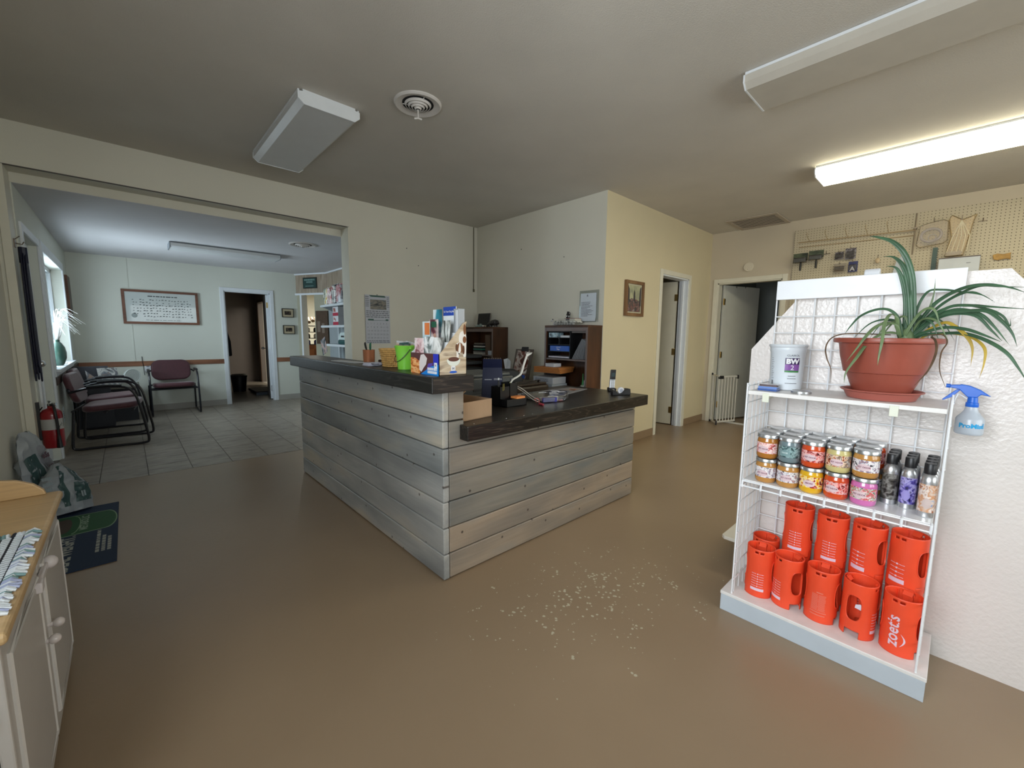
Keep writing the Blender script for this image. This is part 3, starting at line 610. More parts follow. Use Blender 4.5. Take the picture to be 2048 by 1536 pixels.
P('frame', MB().prism([(8.20, 1.43), (8.56, 1.43), (8.56, 2.0), (8.20, 2.0)], (-.545, 0, 0), Y3, Z3, (.03, 0, 0)), redwood, t, bevel=.006)
P('print', MB().box(-.516, -.514, 8.24, 8.52, 1.47, 1.96), mat('dark_print', (.06, .04, .03), .4), t)
t = T('certificate', 'letter in a clear acrylic sleeve on the alcove wall above the bookcase', 'notice', (3.70, 2.76, 1.41))
P('sleeve', MB().prism([(0, 0), (.255, 0), (.255, .34), (0, .34)], (3.71, 2.90, 1.41), NY, Z3, (-.004, 0, 0)), glassy('acrylic', (.93, .95, .95), .12), t)
pts = [(3.704-.02*max(0, (1.50-z)/.1)**2, z) for z in [1.42+.02*i for i in range(16)]]
mb = MB().add([(x, y, z) for x, z in pts for y in (2.885, 2.675)], [(2*i, 2*i+1, 2*i+3, 2*i+2) for i in range(15)]); P('letter', mb, mat('letter_paper', (.62, .68, .74), .6), t)
pr = MB(); lines(pr, (3.702, 2.87, 1.47), NY, Z3, .16, .16, 12, .4, .5, 11, t=.001); TX(pr, '&', .03, (3.701, 2.80, 1.685), NY, Z3, .001); P('typed_lines', pr, mat('print_grey', (.18, .19, .22), .6), t)
t = T('wall_outlet', 'white electrical outlet below the rail left of the waiting room chair', 'outlet', (.225, 8.655, .63))
P('cover_plate', MB().box(.18, .27, 8.650, 8.66, .63, .75), white, t, bevel=.003)
for z in (.665, .712): P('socket', MB().box(.207, .243, 8.647, 8.651, z-.013, z+.013), mat('outlet_grey', (.30, .32, .36), .5), t, bevel=.002)
t = P('fan_cord', MB().tube(sm([(.165, 8.65, .87), (.165, 8.645, .82), (.165, 8.643, .80), (.17, 8.64, .75), (.175, 8.63, .64), (.18, 8.60, .58)]), .004, 6), dark); tag(t, 'dark cord running down the waiting room wall to the fan', 'cord')
# plaque on the bulkhead
q0 = p0+d1*.19-n1*.012
t = T('wall_plaque', 'dark green plaque on the tan paneled bulkhead', 'sign', (q0.x, q0.y, 2.08))
P('board', MB().prism([(0, 0), (.33, 0), (.33, .20), (0, .20)], (q0.x, q0.y, 2.085), d1, Z3, -n1*.015), mat('plaque_frame', (.008, .012, .012), .35), t, bevel=.003)
oo = q0-n1*.0155; oo = Vector((oo.x, oo.y, 2.085))
P('face', quad(MB(), oo, d1, Z3, .015, .315, .015, .185, .0004), mat('plaque_green', (.012, .05, .045), .4), t)
pr = MB(); lines(pr, oo+d1*.04+Z3*.14, d1, Z3, .25, .03, 1, .9, .02, 5, t=.0012); lines(pr, oo+d1*.09+Z3*.10, d1, Z3, .15, .03, 1, .9, .02, 6, t=.0012); lines(pr, oo+d1*.06+Z3*.035, d1, Z3, .20, .015, 1, .8, .02, 7, t=.0012)
P('small_print', pr, mat('plaque_text', (.18, .30, .28), .5), t)
t = T('cork_board', 'brown cork notice board on the olive angled wall', 'board', tuple((p0+d1*.57-n1*.02)[:2])+(1.07,))
o = p0+d1*.475-n1*.022; o = Vector((o.x, o.y, 1.06)); P('cork', MB().prism([(0, 0), (.28, 0), (.28, .61), (0, .61)], o, d1, Z3, -n1*.012), mat('cork', (.085, .05, .028), .8, var=.2, vs=40), t)
mb = MB(); quad(mb, o-n1*.0125, d1, Z3, .03, .10, .22, .42, .001); quad(mb, o-n1*.0125, d1, Z3, .14, .2, .2, .38, .001); P('pinned_papers', mb, mat('faded_paper', (.20, .15, .11), .7), t)
# ------------------------------------------------------------ white wire rack
wire = mat('wire_white', (.80, .82, .85), .3, coat=.3); shelfM = mat('shelf_white', (.78, .76, .74), .45, var=.04, vs=20)
rk = T('wire_display_rack', 'white wire grid display rack with shelves, plinth and header board', 'rack', (2.11, .305, 0))
Y0, Y1, XF, XB, G = .006, .604, 1.968, 2.262, .0745
P('plinth', MB().box(1.950, 2.272, -.030, .650, 0, .078), mat('plinth_grey', (.50, .56, .62), .4, var=.04), rk, bevel=.002)
P('bottom_shelf', MB().box(1.948, 2.274, -.032, .652, .078, .092), shelfM, rk, bevel=.002)
for k in range(9):
    y = Y1-k*G
    P('upright_wire', MB().cyl((XB, y, .092), (XB, y, 1.44), .0032, 8), wire, rk)
for k in range(18):
    z = 1.36-k*G; P('cross_wire', MB().cyl((XB-.006, Y0, z), (XB-.006, Y1, z), .0026, 8), wire, rk)
for s, y in (('a', Y1+.004), ('b', Y0-.008)):
    sp = MB(); h = 1.067
    p = P('side_panel', MB().cyl((XF-.006, y, .092), (XF-.006, y, h), .0036, 8).cyl((XF+.016, y, .092), (XF+.016, y, h), .0034, 8), wire, rk)
    for x in (2.045, 2.100, 2.155, 2.210, 2.252):
        P('side_wire', MB().cyl((x, y, .092), (x, y, h), .0026, 8), wire, p)
    for k in range(14):
        z = h-.012-k*G; P('side_rung', MB().cyl((XF-.006, y-.003, z), (2.255, y-.003, z), .0024, 6), wire, p)
P('header_board', MB().box(2.238, 2.250, .004, .602, 1.437, 1.522), mat('header_white', (.80, .82, .86), .35), rk, bevel=.002)
P('shelf', MB().box(1.962, 2.256, Y0, Y1, 1.018, 1.035), shelfM, rk, bevel=.002)
for y in (.535, .135):
    P('shelf_clip', MB().box(1.957, 1.963, y-.012, y+.012, .992, 1.030).box(1.963, 2.03, y-.010, y+.010, 1.008, 1.017), mat('clip_ivory', (.72, .74, .62), .4), rk, bevel=.001)
P('shelf', MB().box(1.985, 2.256, Y0, Y1, .622, .633), mat('tray_white', (.80, .80, .80), .25), rk, bevel=.002)
mb = MB().cyl((1.975, Y0, .628), (1.975, Y1, .628), .0035, 8).cyl((1.972, Y0, .606), (1.972, Y1, .606), .0035, 8); P('lip_wire', mb, wire, rk)
for k in range(9):
    y = Y0+k*G+.001; P('lip_hook', MB().tube([(1.985, y, .632), (1.973, y, .630), (1.970, y, .600)], .0045, 8), wire, rk)
# ------------------------------------------------------------ red feed scoops ("feeders")
redM = mat('scoop_red', (.86, .078, .026), .42, var=.05, vs=10, bump=.06, bs=400); prM = mat('print_pale', (.78, .60, .72), .5); prF = mat('print_faded', (.80, .22, .16), .5)
def scoop_surface():
    nt, nz, h = 96, 48, .222; a, b = .0565, .0545; R = (a+b)/2
    hc, hw, hh = .120, .0245, .050            # handle hole centre height, half width (arc), half height
    def P3(s, z, off=0):
        t = s/R; w = math.exp(-((z-hc)/.045)**2); c, sn = math.cos(t), math.sin(t)
        k = 1-.075*w*abs(c)**6; tp = 1+.01*math.cos(z/h*PI)
        return ((a*k*tp+off)*c, (b*tp+off)*sn, z)
    per = 2*PI*R; g = {}; ds = per/nt; dz = h/nz
    def hole(s, z):
        for c in (0, per/2, per):
            d = (abs((s-c)/hw)**3+abs((z-hc)/hh)**3)
            if d < 1: return c
        return None
    keep = []
    for j in range(nz):
        for i in range(nt):
            s, z = (i+.5)*ds, (j+.5)*dz
            if hole(s, z) is not None: continue
            i2 = i if i < nt/2 else i-nt
            if z < .030 and (abs(s-0) < .026 or abs(s-per) < .026 or abs(s-per/2) < .026): continue
            if .205 < z < .2145 and any(abs(s-per*q-e) < .0062 for q in (.25, .75) for e in (-.011, .011)): continue
            keep.append((i, j))
    pts = {}
    kept = set(keep)
    for i, j in keep:
        for di, dj in ((0, 0), (1, 0), (1, 1), (0, 1)):
            pts.setdefault(((i+di) % nt, j+dj), 0)
    vs, idx = [], {}
    for (i, j) in pts:
        s, z = i*ds, j*dz
        adj = [((i-1) % nt, j-1), (i, j-1), (i, j), ((i-1) % nt, j)]
        near = any(q not in kept for q in adj if 0 <= q[1] < nz)
        if near:
            for c in (0, per/2, per):
                u, v = (s-c)/hw, (z-hc)/hh
                if abs(u) < 1.5 and abs(v) < 1.3:
                    d = (abs(u)**3+abs(v)**3)**(1/3)
                    if d > .01: s = c+u/d*hw; z = hc+v/d*hh
        idx[(i, j)] = len(vs); vs.append(P3(s, z))
    fs = [(idx[(i, j)], idx[((i+1) % nt, j)], idx[((i+1) % nt, j+1)], idx[(i, j+1)]) for i, j in keep]
    return vs, fs, P3, R, hc, hw, hh
SV, SF, SP, SR, HC, HW, HH = scoop_surface()
def wrapxf(mb, s0, z0, rot=0, off=.0007):
    """local flat (u,v) -> scoop surface; rot 90 makes the text read upwards"""
    out = []
    for (u, v, _) in mb.v:
        if rot: u, v = -v, u
        out.append(SP(s0+u, z0+v, off))
    mb.v = out; return mb
def sub(mb, n=.006):
    """split long quads for wrapping"""
    return mb
def strip(mb, u0, u1, v0, v1):
    k = max(1, int(abs(u1-u0)/.006)); vs = []
    for i in range(k+1):
        u = u0+(u1-u0)*i/k; vs += [(u, v0, 0), (u, v1, 0)]
    return mb.add(vs, [(2*i, 2*i+2, 2*i+3, 2*i+1) for i in range(k)])
def scoop_print(kind):
    mb = MB(); q = 2*PI*SR; sc = q*.75   # -y face centre
    if kind in ('list', 'list_big'):
        rows = 6 if kind == 'list' else 4; g = .0115 if kind == 'list' else .0165
        strip(mb, -.026, .026, .030, .043 if kind == 'list' else .047)
        rr = random.Random(3)
        for k in range(rows):
            v = .052+k*g+(.004 if rows == 4 else 0); sq = .0022 if rows == 6 else .0032
            strip(mb, -sq, sq, v-sq, v+sq)
            for a, b in ((-.024, -.005), (.005, .023)):
                x = a
                while x < b-.001:
                    w = rr.uniform(.002, .005); strip(mb, x, min(b, x+w), v-.0009, v+.0009); x += w+.0008
        return wrapxf(mb, sc, 0)
    if kind == 'table':
        rr = random.Random(5)
        for c in range(2):
            for k in range(17):
                x0 = -.023+c*.024; x = x0
                while x < x0+.021:
                    w = rr.uniform(.002, .004); strip(mb, x, x+w, .052+k*.0042, .0542+k*.0042); x += w+.0006
        for v, w in ((.043, .026), (.031, .025)):
            x = -w
            while x < w: strip(mb, x, x+.004, v, v+.004); x += .0046
        strip(mb, -.008, .014, .127, .131)
        return wrapxf(mb, sc, 0)
    vs, fs = textmesh('zoetis', .052, .0009, 'LEFT')
    mb.add([(x*.95, y-.012, 0) for x, y, _ in vs], fs)
    # the swash under the first two letters
    arc = [(.005+.050*i/14, -.020-.014*math.sin(PI*i/14)) for i in range(15)]
    mb.add([(x, y, 0) for x, y in arc]+[(x, y+.0055*math.sin(PI*(i+.6)/15), 0) for i, (x, y) in enumerate(arc)], [(i, i+1, i+16, i+15) for i in range(14)])
    return wrapxf(mb, sc-.004, .034, rot=1)
def scoop(kind, label):
    t = T('feed_scoop', label, 'scoop', group='red feed scoops on the bottom shelf')
    b = P('body', MB().add(SV, SF), redM, t, smooth=True, local=True)
    s = b.modifiers.new('s', 'SOLIDIFY'); s.thickness = .0026; s.offset = -1
    P('inner_tab', MB().box(-.014, .014, .042, .0445, .13, .223).prism([(-.014, .02), (-.014, .0), (.014, 0), (.014, .02)], (0, .030, .205), X3, Vector((0, .7, .7)), (0, .0015, -.0015)), redM, t, local=True)
    mb = MB()
    for a in (.9, 2.2, 3.9, 5.4): mb.obox((.050*math.cos(a), .048*math.sin(a), .109), (math.cos(a), math.sin(a), 0), (-math.sin(a), math.cos(a), 0), (0, 0, 1), .0035, .0012, .105)
    P('inner_rib', mb, redM, t, local=True)
    for s in (0, 1):
        loop = [(.5+.5*math.copysign(abs(math.cos(2*PI*i/28))**.66, math.cos(2*PI*i/28)), math.copysign(abs(math.sin(2*PI*i/28))**.66, math.sin(2*PI*i/28))) for i in range(28)]
        pts = [SP(s*PI*SR+(2*u-1)*(HW+.003), HC+v*(HH+.003), .0003) for u, v in loop]
        P('handle_rim', MB().tube(pts, .0016, 6, closed=True), redM, t, smooth=True, local=True)
    P('printed_scale', scoop_print(kind), prF if kind == 'table' else prM, t, local=True)
    return t
rot0 = math.radians(0)
# the rack front faces -X: text face (-y local) turned to face the room, then turned a little more per scoop
def face(a): return math.radians(-90-a)
fr = [((2.068, .530), -8, 'list', 'leftmost front red feed scoop with a printed list facing out'),
      ((2.070, .420), 38, 'list', 'second front red feed scoop, turned so its handle hole shows'),
      ((2.070, .298), 0, 'table', 'middle front red feed scoop with a faded printed table'),
      ((2.070, .176), -78, 'list', 'fourth front red feed scoop with handle hole facing out and a white scrap inside'),
      ((2.070, .052), 12, 'zoetis', 'front right red feed scoop with large white lettering up its side')]
made = {}
def put(kind, loc, a, label):
    if kind not in made:
        made[kind] = scoop(kind, label); t = made[kind]
    else: t = dup(made[kind], loc, 0, label)
    t.location = loc; t.rotation_euler = (0, 0, face(a)); return t
pend = []
for (x, y), a, k, lab in fr: pend.append((k, (x, y, .092), a, lab))
for i, (y, a) in enumerate(((.545, 20), (.423, -5), (.300, -5), (.178, 30), (.060, 30))):
    pend.append(('list', (2.192, y, .0925), a, ['darker red feed scoop standing behind the leftmost front one', 'lower back scoop under the first raised red scoop', 'lower back scoop under the second raised red scoop', 'lower back scoop under the third raised red scoop', 'lower back scoop under the fourth raised red scoop'][i]))
for i, (y, a, k) in enumerate(((.423, -2, 'list'), (.300, -2, 'list'), (.178, 28, 'list_big'), (.060, 28, 'list_big'))):
    pend.append((k, (2.190, y, .288), a, ['first raised red scoop of the upper back row, nearest the rack left side', 'second raised red scoop of the upper back row', 'third raised red scoop, with handle hole and bold list', 'fourth raised red scoop beside the rack right side'][i]))
for k, loc, a, lab in pend: put(k, loc, a, lab)
t = P('paper_scrap', MB().prism([(0, 0), (.022, -.004), (.026, .012), (.016, .02), (.002, .014)], (2.048, .186, .20), NY, Z3, (.002, 0, 0)), mat('scrap_white', (.8, .8, .9), .6)); tag(t, 'scrap of white paper inside the fourth front red scoop', 'paper')
# ------------------------------------------------------------ candle jars
lidM = mat('lid_silver', (.62, .64, .66), .28, metal=.9, bump=.05, bs=60)
W_ = dict(amber=(.42, .16, .025), slate=(.16, .22, .24), red=(.62, .07, .015), cream=(.60, .52, .22), honey=(.50, .24, .06), yellow=(.75, .42, .015), pink=(.62, .16, .42))
WX = {k: mat('wax_'+k, v, .12, coat=.7) for k, v in W_.items()}
LB = dict(amber=blotch('label_pink', ['b9434a', 'f0b5b0', 'f7e4e2', 'd76a64', '8a2f33'], 70, .3), slate=blotch('label_slate', ['1b2f33', '3d5a5c', '9ab7b8', '2c4648'], 60, .3), red=blotch('label_red', ['7a1c1c', 'e3605a', 'f3c9c6', 'b0393a', '3a2020'], 70, .3),
          cream=blotch('label_dark', ['1d1512', 'b4572d', 'f2d9bd', '5a2b1a', 'e9e2d8'], 75, .3), honey=blotch('label_white', ['1f1a22', 'd9d4da', 'f5efef', '7b6f8b', 'c89a90'], 80, .3), yellow=blotch('label_yellow', ['c22b23', 'f2c21a', 'f5e8b8', 'b81f2b', '3b3a28'], 60, .3), pink=blotch('label_floral', ['2f6b4c', 'e9d6d6', 'd43a4c', '8fae93', 'f4e4e6'], 70, .3))
def ovalwrap(R, zc, a, b, n=12):
    vs = []
    for i in range(n+1):
        u = a*math.cos(PI*i/n); h = b*math.sin(PI*i/n)+1e-5; th = -PI/2+u/R; vs += [(R*math.cos(th), R*math.sin(th), zc-h), (R*math.cos(th), R*math.sin(th), zc+h)]
    return MB().add(vs, [(2*i, 2*i+2, 2*i+3, 2*i+1) for i in range(n)])
def jar(c, label):
    t = T('candle_jar', label, 'jar', group='lidded candle jars on the rack')
    P('wax_body', MB().lathe([(.026, 0), (.035, .0015), (.0395, .008), (.040, .016), (.040, .074), (.0385, .082), (.036, .087), (.036, .092)], n=32), WX[c], t, smooth=True, local=True)
    P('lid', MB().lathe([(.0385, .0), (.0405, .001), (.0405, .0145), (.039, .0165), (.034, .0165), (.032, .0150), (.001, .0152)], (0, 0, .0895), n=32), lidM, t, smooth=True, local=True)
    mb = MB(); k = 20; vs = []
    for i in range(k+1):
        a = -PI/2-1.5+3.0*i/k; vs += [(.0404*math.cos(a), .0404*math.sin(a), z) for z in (.024, .070)]
    P('label', mb.add(vs, [(2*i, 2*i+2, 2*i+3, 2*i+1) for i in range(k)]), LB[c], t, smooth=True, local=True)
    P('label_oval', ovalwrap(.0407, .042, .022, .0135), mat('jar_oval_'+('s' if c == 'slate' else 'p'), (.20, .32, .33) if c == 'slate' else (.72, .55, .58), .35), t, smooth=True, local=True)
    mb = MB(); o = []
    tv, tf = textmesh({'yellow': 'SMOKE', 'slate': 'ODOR'}.get(c, 'PET ODOR'), .0082, .0003, 'CENTER')
    for x, y, _ in tv:
        a = -PI/2+x/.041; o.append((.0409*math.cos(a), .0409*math.sin(a), .040+y))
    P('lettering', mb.add(o, tf), mat('label_ink', (.22, .07, .12), .5) if c != 'slate' else mat('label_ink_pale', (.6, .7, .7), .5), t, local=True)
    return t
JR = {}
cols = [.533, .450, .367, .284, .200]
top = ['amber', 'slate', 'red', 'cream', 'honey']; bot = ['honey', 'honey', 'yellow', 'red', 'pink']
nmt = dict(amber='amber candle jar with pink label', slate='grey candle jar with dark label', red='red candle jar with pale label', cream='cream candle jar with dark label', honey='honey-coloured candle jar with pale label', yellow='yellow candle jar with red-splashed label', pink='pink candle jar with floral label')
pos = ['at the left end', 'second from the left', 'in the middle', 'fourth from the left', 'beside the bottles']
for row, x in enumerate((2.034, 2.119, 2.204)):
    for i, y in enumerate(cols):
        for lv in (0, 1):
            c = (top if lv else bot)[i] if row == 0 else ['slate', 'honey', 'red', 'cream', 'slate'][(i+row+lv) % 5]
            lab = f"{nmt[c]}, {'upper' if lv else 'lower'} {['front', 'middle', 'back'][row]} row, {pos[i]}"
            yy = y+(.004 if row == 1 else -.002)+(.002 if lv else 0); loc = (x+(.003 if lv else 0), yy, .633+lv*.1065)
            if c not in JR: JR[c] = jar(c, lab); q = JR[c]; q.location = loc
            else: q = dup(JR[c], loc, 0, lab)
            q['label'] = lab; q.rotation_euler = (0, 0, math.radians(-90+random.uniform(-14, 14)))
# ------------------------------------------------------------ spray bottles
alu = mat('brushed_aluminium', (.62, .63, .65), .3, metal=.85)
BL = dict(dark=blotch('bottle_dark', ['1c1a18', '4e4a45', '8f8d88', '2a2320'], 45, .35), purple=blotch('bottle_purple', ['1d1748', '5b50a8', 'b9b2e6', '2b2262'], 60, .35), peach=blotch('bottle_peach', ['6f94c8', 'd9c8bc', 'c98e60', 'eadfd8', 'a0603a'], 35, .35))
def bottle(c, lab):
    t = T('spray_bottle', lab, 'bottle', group='aluminium spray bottles on the rack')
    P('body', MB().lathe([(.021, 0), (.0235, .002), (.0235, .128), (.0225, .138), (.019, .147), (.0155, .152), (.0135, .154), (.0135, .160)], n=28), alu, t, smooth=True, local=True)
    P('cap', MB().lathe([(.0165, .156), (.0168, .158), (.0165, .192), (.0150, .194), (.010, .1935), (.001, .1935)], n=24), dark, t, smooth=True, local=True)
    k = 20; vs = []
    for i in range(k+1):
        a = -PI/2-1.7+3.4*i/k; vs += [(.0238*math.cos(a), .0238*math.sin(a), z) for z in (.020, .120)]
    P('label', MB().add(vs, [(2*i, 2*i+2, 2*i+3, 2*i+1) for i in range(k)]), BL[c], t, smooth=True, local=True)
    if c != 'dark':
        P('label_oval', ovalwrap(.0242, .052, .013, .019), mat('oval_'+c, (.35, .31, .68) if c == 'purple' else (.62, .50, .47), .4), t, local=True)
    return t
for c, y, xs, nm in (('dark', .133, (2.118, 2.167, 2.216), 'dark-labelled'), ('purple', .081, (2.108, 2.157, 2.206), 'purple-labelled'), ('peach', .028, (2.058, 2.107, 2.156, 2.205), 'peach-labelled')):
    b0 = None
    for i, x in enumerate(xs):
        lab = f"{nm} aluminium spray bottle with black cap, {['at the front', 'second', 'third', 'fourth'][i]} of its row"
        if b0 is None: b0 = bottle(c, lab); q = b0
        else: q = dup(b0, (0, 0, 0), 0, lab)
        q.location = (x, y-.001*i, .633); q.rotation_euler = (0, 0, math.radians(-90+random.uniform(-10, 10)))
# ------------------------------------------------------------ top shelf: pot, tub, lid, tins
terra = mat('terracotta_plastic', (.30, .070, .045), .38, var=.10, vs=9)
t = T('flower_pot', 'wide terracotta plastic pot standing in its saucer on the rack', 'pot', (2.115, .190, 1.045))
P('bowl', MB().lathe([(.072, 0), (.078, .002), (.098, .048), (.107, .075), (.112, .089), (.120, .091), (.134, .150), (.141, .196), (.142, .200), (.158, .203), (.1605, .212), (.158, .220), (.146, .221), (.140, .214), (.134, .19), (.01, .19)], (2.115, .190, 1.045), n=56), terra, t, smooth=True)
P('soil', MB().lathe([(.136, 0), (.08, .012), (.01, .015)], (2.115, .190, 1.232), n=32, cap=False), mat('soil', (.03, .02, .012), .9, bump=.6, bs=80), t, smooth=True)
t = T('plant_saucer', 'terracotta plastic saucer under the flower pot', 'saucer', (2.110, .190, 1.035))
P('dish', MB().lathe([(.093, 0), (.100, .001), (.112, .026), (.122, .030), (.123, .034), (.120, .035), (.110, .031), (.098, .008), (.001, .007)], (2.110, .190, 1.0355), n=48), mat('saucer_plastic', (.36, .10, .075), .4, var=.05), t, smooth=True)
LEAVES=[[(0.122, 1.278), (0.128, 1.39), (0.142, 1.497), (0.168, 1.573), (0.204, 1.62), (0.248, 1.643), (0.27, 1.649)], [(0.142, 1.283), (0.148, 1.391), (0.163, 1.472), (0.184, 1.522), (0.213, 1.533)], [(0.126, 1.283), (0.14, 1.417), (0.161, 1.514), (0.191, 1.56), (0.225, 1.57)], [(0.15, 1.278), (0.163, 1.338), (0.191, 1.371), (0.229, 1.373), (0.271, 1.351), (0.299, 1.312), (0.315, 1.28)], [(0.154, 1.278), (0.169, 1.316), (0.199, 1.322), (0.227, 1.305), (0.25, 1.271), (0.273, 1.225), (0.301, 1.171)], [(0.158, 1.283), (0.167, 1.338), (0.185, 1.355), (0.199, 1.322), (0.201, 1.255), (0.205, 1.199), (0.206, 1.162)], [(0.162, 1.283), (0.2, 1.283), (0.24, 1.249), (0.27, 1.19), (0.298, 1.13), (0.301, 1.087)], [(0.178, 1.278), (0.287, 1.283), (0.333, 1.277), (0.361, 1.258), (0.372, 1.222), (0.364, 1.18), (0.348, 1.138), (0.344, 1.083)], [(0.119, 1.283), (0.088, 1.362), (0.055, 1.407), (0.005, 1.439), (-0.044, 1.445), (-0.093, 1.432), (-0.128, 1.413)], [(0.115, 1.283), (0.069, 1.367), (0.02, 1.415), (-0.028, 1.441), (-0.077, 1.435), (-0.132, 1.429)], [(0.12, 1.294), (0.115, 1.374), (0.094, 1.43), (0.058, 1.435), (0.014, 1.425), (-0.034, 1.412), (-0.066, 1.386)], [(0.11, 1.278), (0.078, 1.336), (0.034, 1.376), (-0.017, 1.378), (-0.067, 1.371), (-0.139, 1.361)], [(0.11, 1.278), (0.067, 1.341), (0.016, 1.365), (-0.037, 1.348), (-0.074, 1.304), (-0.111, 1.246)], [(0.11, 1.278), (0.057, 1.346), (-0.002, 1.359), (-0.052, 1.357), (-0.088, 1.323), (-0.113, 1.284), (-0.127, 1.242)], [(0.107, 1.278), (0.045, 1.304), (-0.008, 1.299), (-0.053, 1.279), (-0.091, 1.258)], [(0.102, 1.275), (0.044, 1.284), (-0.009, 1.284), (-0.062, 1.26), (-0.107, 1.222), (-0.136, 1.175), (-0.159, 1.129)], [(0.099, 1.278), (0.047, 1.32), (0.017, 1.309), (-0.014, 1.274), (-0.031, 1.234), (-0.033, 1.174)], [(0.08, 1.278), (0.022, 1.284), (-0.028, 1.269), (-0.058, 1.235), (-0.062, 1.186), (-0.056, 1.133)], [(0.08, 1.278), (0.043, 1.279), (0.03, 1.253), (0.041, 1.216), (0.039, 1.154), (0.019, 1.095)], [(0.138, 1.283), (0.113, 1.347), (0.089, 1.373), (0.069, 1.362), (0.053, 1.31)], [(0.119, 1.283), (0.088, 1.362), (0.078, 1.419), (0.079, 1.475)], [(0.111, 1.283), (0.076, 1.357), (0.037, 1.401), (-0.013, 1.423), (-0.062, 1.391)], [(0.118, 1.275), (0.079, 1.346), (0.017, 1.38), (-0.045, 1.367), (-0.086, 1.342), (-0.105, 1.308), (-0.105, 1.332)], [(0.122, 1.275), (0.084, 1.32), (0.032, 1.35), (-0.027, 1.344), (-0.068, 1.294), (-0.094, 1.26)], [(0.072, 1.273), (0.059, 1.258), (0.054, 1.216), (0.068, 1.152), (0.098, 1.095)]]
#        width, base x, bend toward room (-x) at the tip, colour
LP = [(.012, 2.11, -.02, 'g'), (.009, 2.12, .01, 'g'), (.010, 2.10, .02, 'g'), (.007, 2.08, -.02, 'g'), (.008, 2.07, -.14, 'l'), (.007, 2.07, -.14, 'l'), (.007, 2.06, -.135, 'l'), (.003, 2.05, -.05, 'b'),
      (.009, 2.12, .03, 'g'), (.007, 2.13, .06, 'g'), (.006, 2.13, .03, 'g'), (.008, 2.12, -.03, 'g'), (.009, 2.11, -.01, 'g'), (.009, 2.10, -.04, 'g'), (.008, 2.09, -.05, 'g'), (.008, 2.09, -.07, 'g'),
      (.008, 2.10, -.05, 'y'), (.006, 2.09, -.07, 'y'), (.0025, 2.07, -.02, 'b'), (.007, 2.08, -.03, 'l'), (.004, 2.13, .0, 'l'), (.006, 2.14, .05, 'g'), (.006, 2.12, -.02, 'g'), (.008, 2.10, -.02, 'g'), (.004, 1.98, -.06, 'b')]
LM = dict(g=mat('leaf_green', (.045, .11, .055), .42, var=.35, vs=14), l=mat('leaf_pale', (.15, .22, .10), .45, var=.3, vs=14), y=mat('leaf_yellow', (.48, .33, .04), .5, var=.25, vs=10), b=mat('leaf_dry', (.10, .055, .025), .7, var=.4, vs=20))
t = T('spider_plant', 'strap-leaved potted plant with drooping green and yellowed leaves', 'plant', (2.115, .15, 1.24))
P('crown', MB().lathe([(.020, 0), (.026, .02), (.018, .045), (.006, .06)], (2.105, .135, 1.24), n=10), LM['l'], t, smooth=True)
def leaf(pts, w, x0, dx, c):
    n = len(pts); q = [(2.105, .135+(pts[0][0]-.135)*.5, 1.25)] if c != 'b' else []
    for i, (y, z) in enumerate(pts):
        f = i/(n-1); x = x0+dx*min(1, 1.45*f)**1.3; k = x/2.1; q.append((x, y*k, H+(z-H)*k))
    q = sm(q, 6); k = len(q); vs = []
    for i, p in enumerate(q):
        f = i/(k-1); ww = w*.74*(min(1, .65+f*3) if f < .6 else max(.04, 1-((f-.6)/.4)**1.4))
        d = (q[min(i+1, k-1)]-q[max(i-1, 0)]).normalized(); s = d.cross(Vector((-.75, .1, .55))).normalized(); nn = s.cross(d).normalized()
        vs += [p+s*ww, p-nn*ww*.35, p-s*ww]
    fs = [f for i in range(k-1) for f in ((3*i, 3*i+1, 3*i+4, 3*i+3), (3*i+1, 3*i+2, 3*i+5, 3*i+4))]
    o = P('leaf', MB().add(vs, fs), LM[c], t, smooth=True, label={'y': 'yellowed leaf', 'b': 'dry brown leaf'}.get(c))
    m = o.modifiers.new('s', 'SOLIDIFY'); m.thickness = .0009
for pts, (w, x0, dx, c) in zip(LEAVES, LP): leaf(pts, w, x0, dx, c)
rr = random.Random(12)
for i in range(9):
    a = rr.uniform(-2.4, .4); l = rr.uniform(.06, .14); y0 = .135+rr.uniform(-.02, .02)
    leaf([(y0, 1.27), (y0+l*.4*math.cos(a), 1.32+.03*rr.random()), (y0+l*math.cos(a), 1.31+.02*rr.random()), (y0+l*1.5*math.cos(a), 1.26)], .006, 2.11, rr.uniform(-.06, .08), 'g' if i % 3 else 'l')
t = T('plastic_tub', 'white plastic powder tub with a purple and green printed label', 'tub', (2.145, .513, 1.035))
tc = (2.145, .513, 1.0355)
P('tub_body', MB().lathe([(.056, 0), (.060, .003), (.066, .165), (.068, .168), (.068, .184), (.071, .187), (.0735, .194), (.0715, .198), (.066, .195), (.062, .12), (.001, .11)], tc, n=48), mat('tub_white', (.70, .75, .80), .35), t, smooth=True)
def tubwrap(mb, a0, z0, off=.0006):
    o = []
    for u, v, _ in mb.v:
        r = .060+.006*(z0+v)/.165+off; a = a0+u/.063; o.append((tc[0]+r*math.cos(a), tc[1]+r*math.sin(a), tc[2]+z0+v))
    mb.v = o; return mb
def qs(mb, u0, u1, v0, v1): return strip(mb, u0, u1, v0, v1)
A0 = math.radians(180-4)
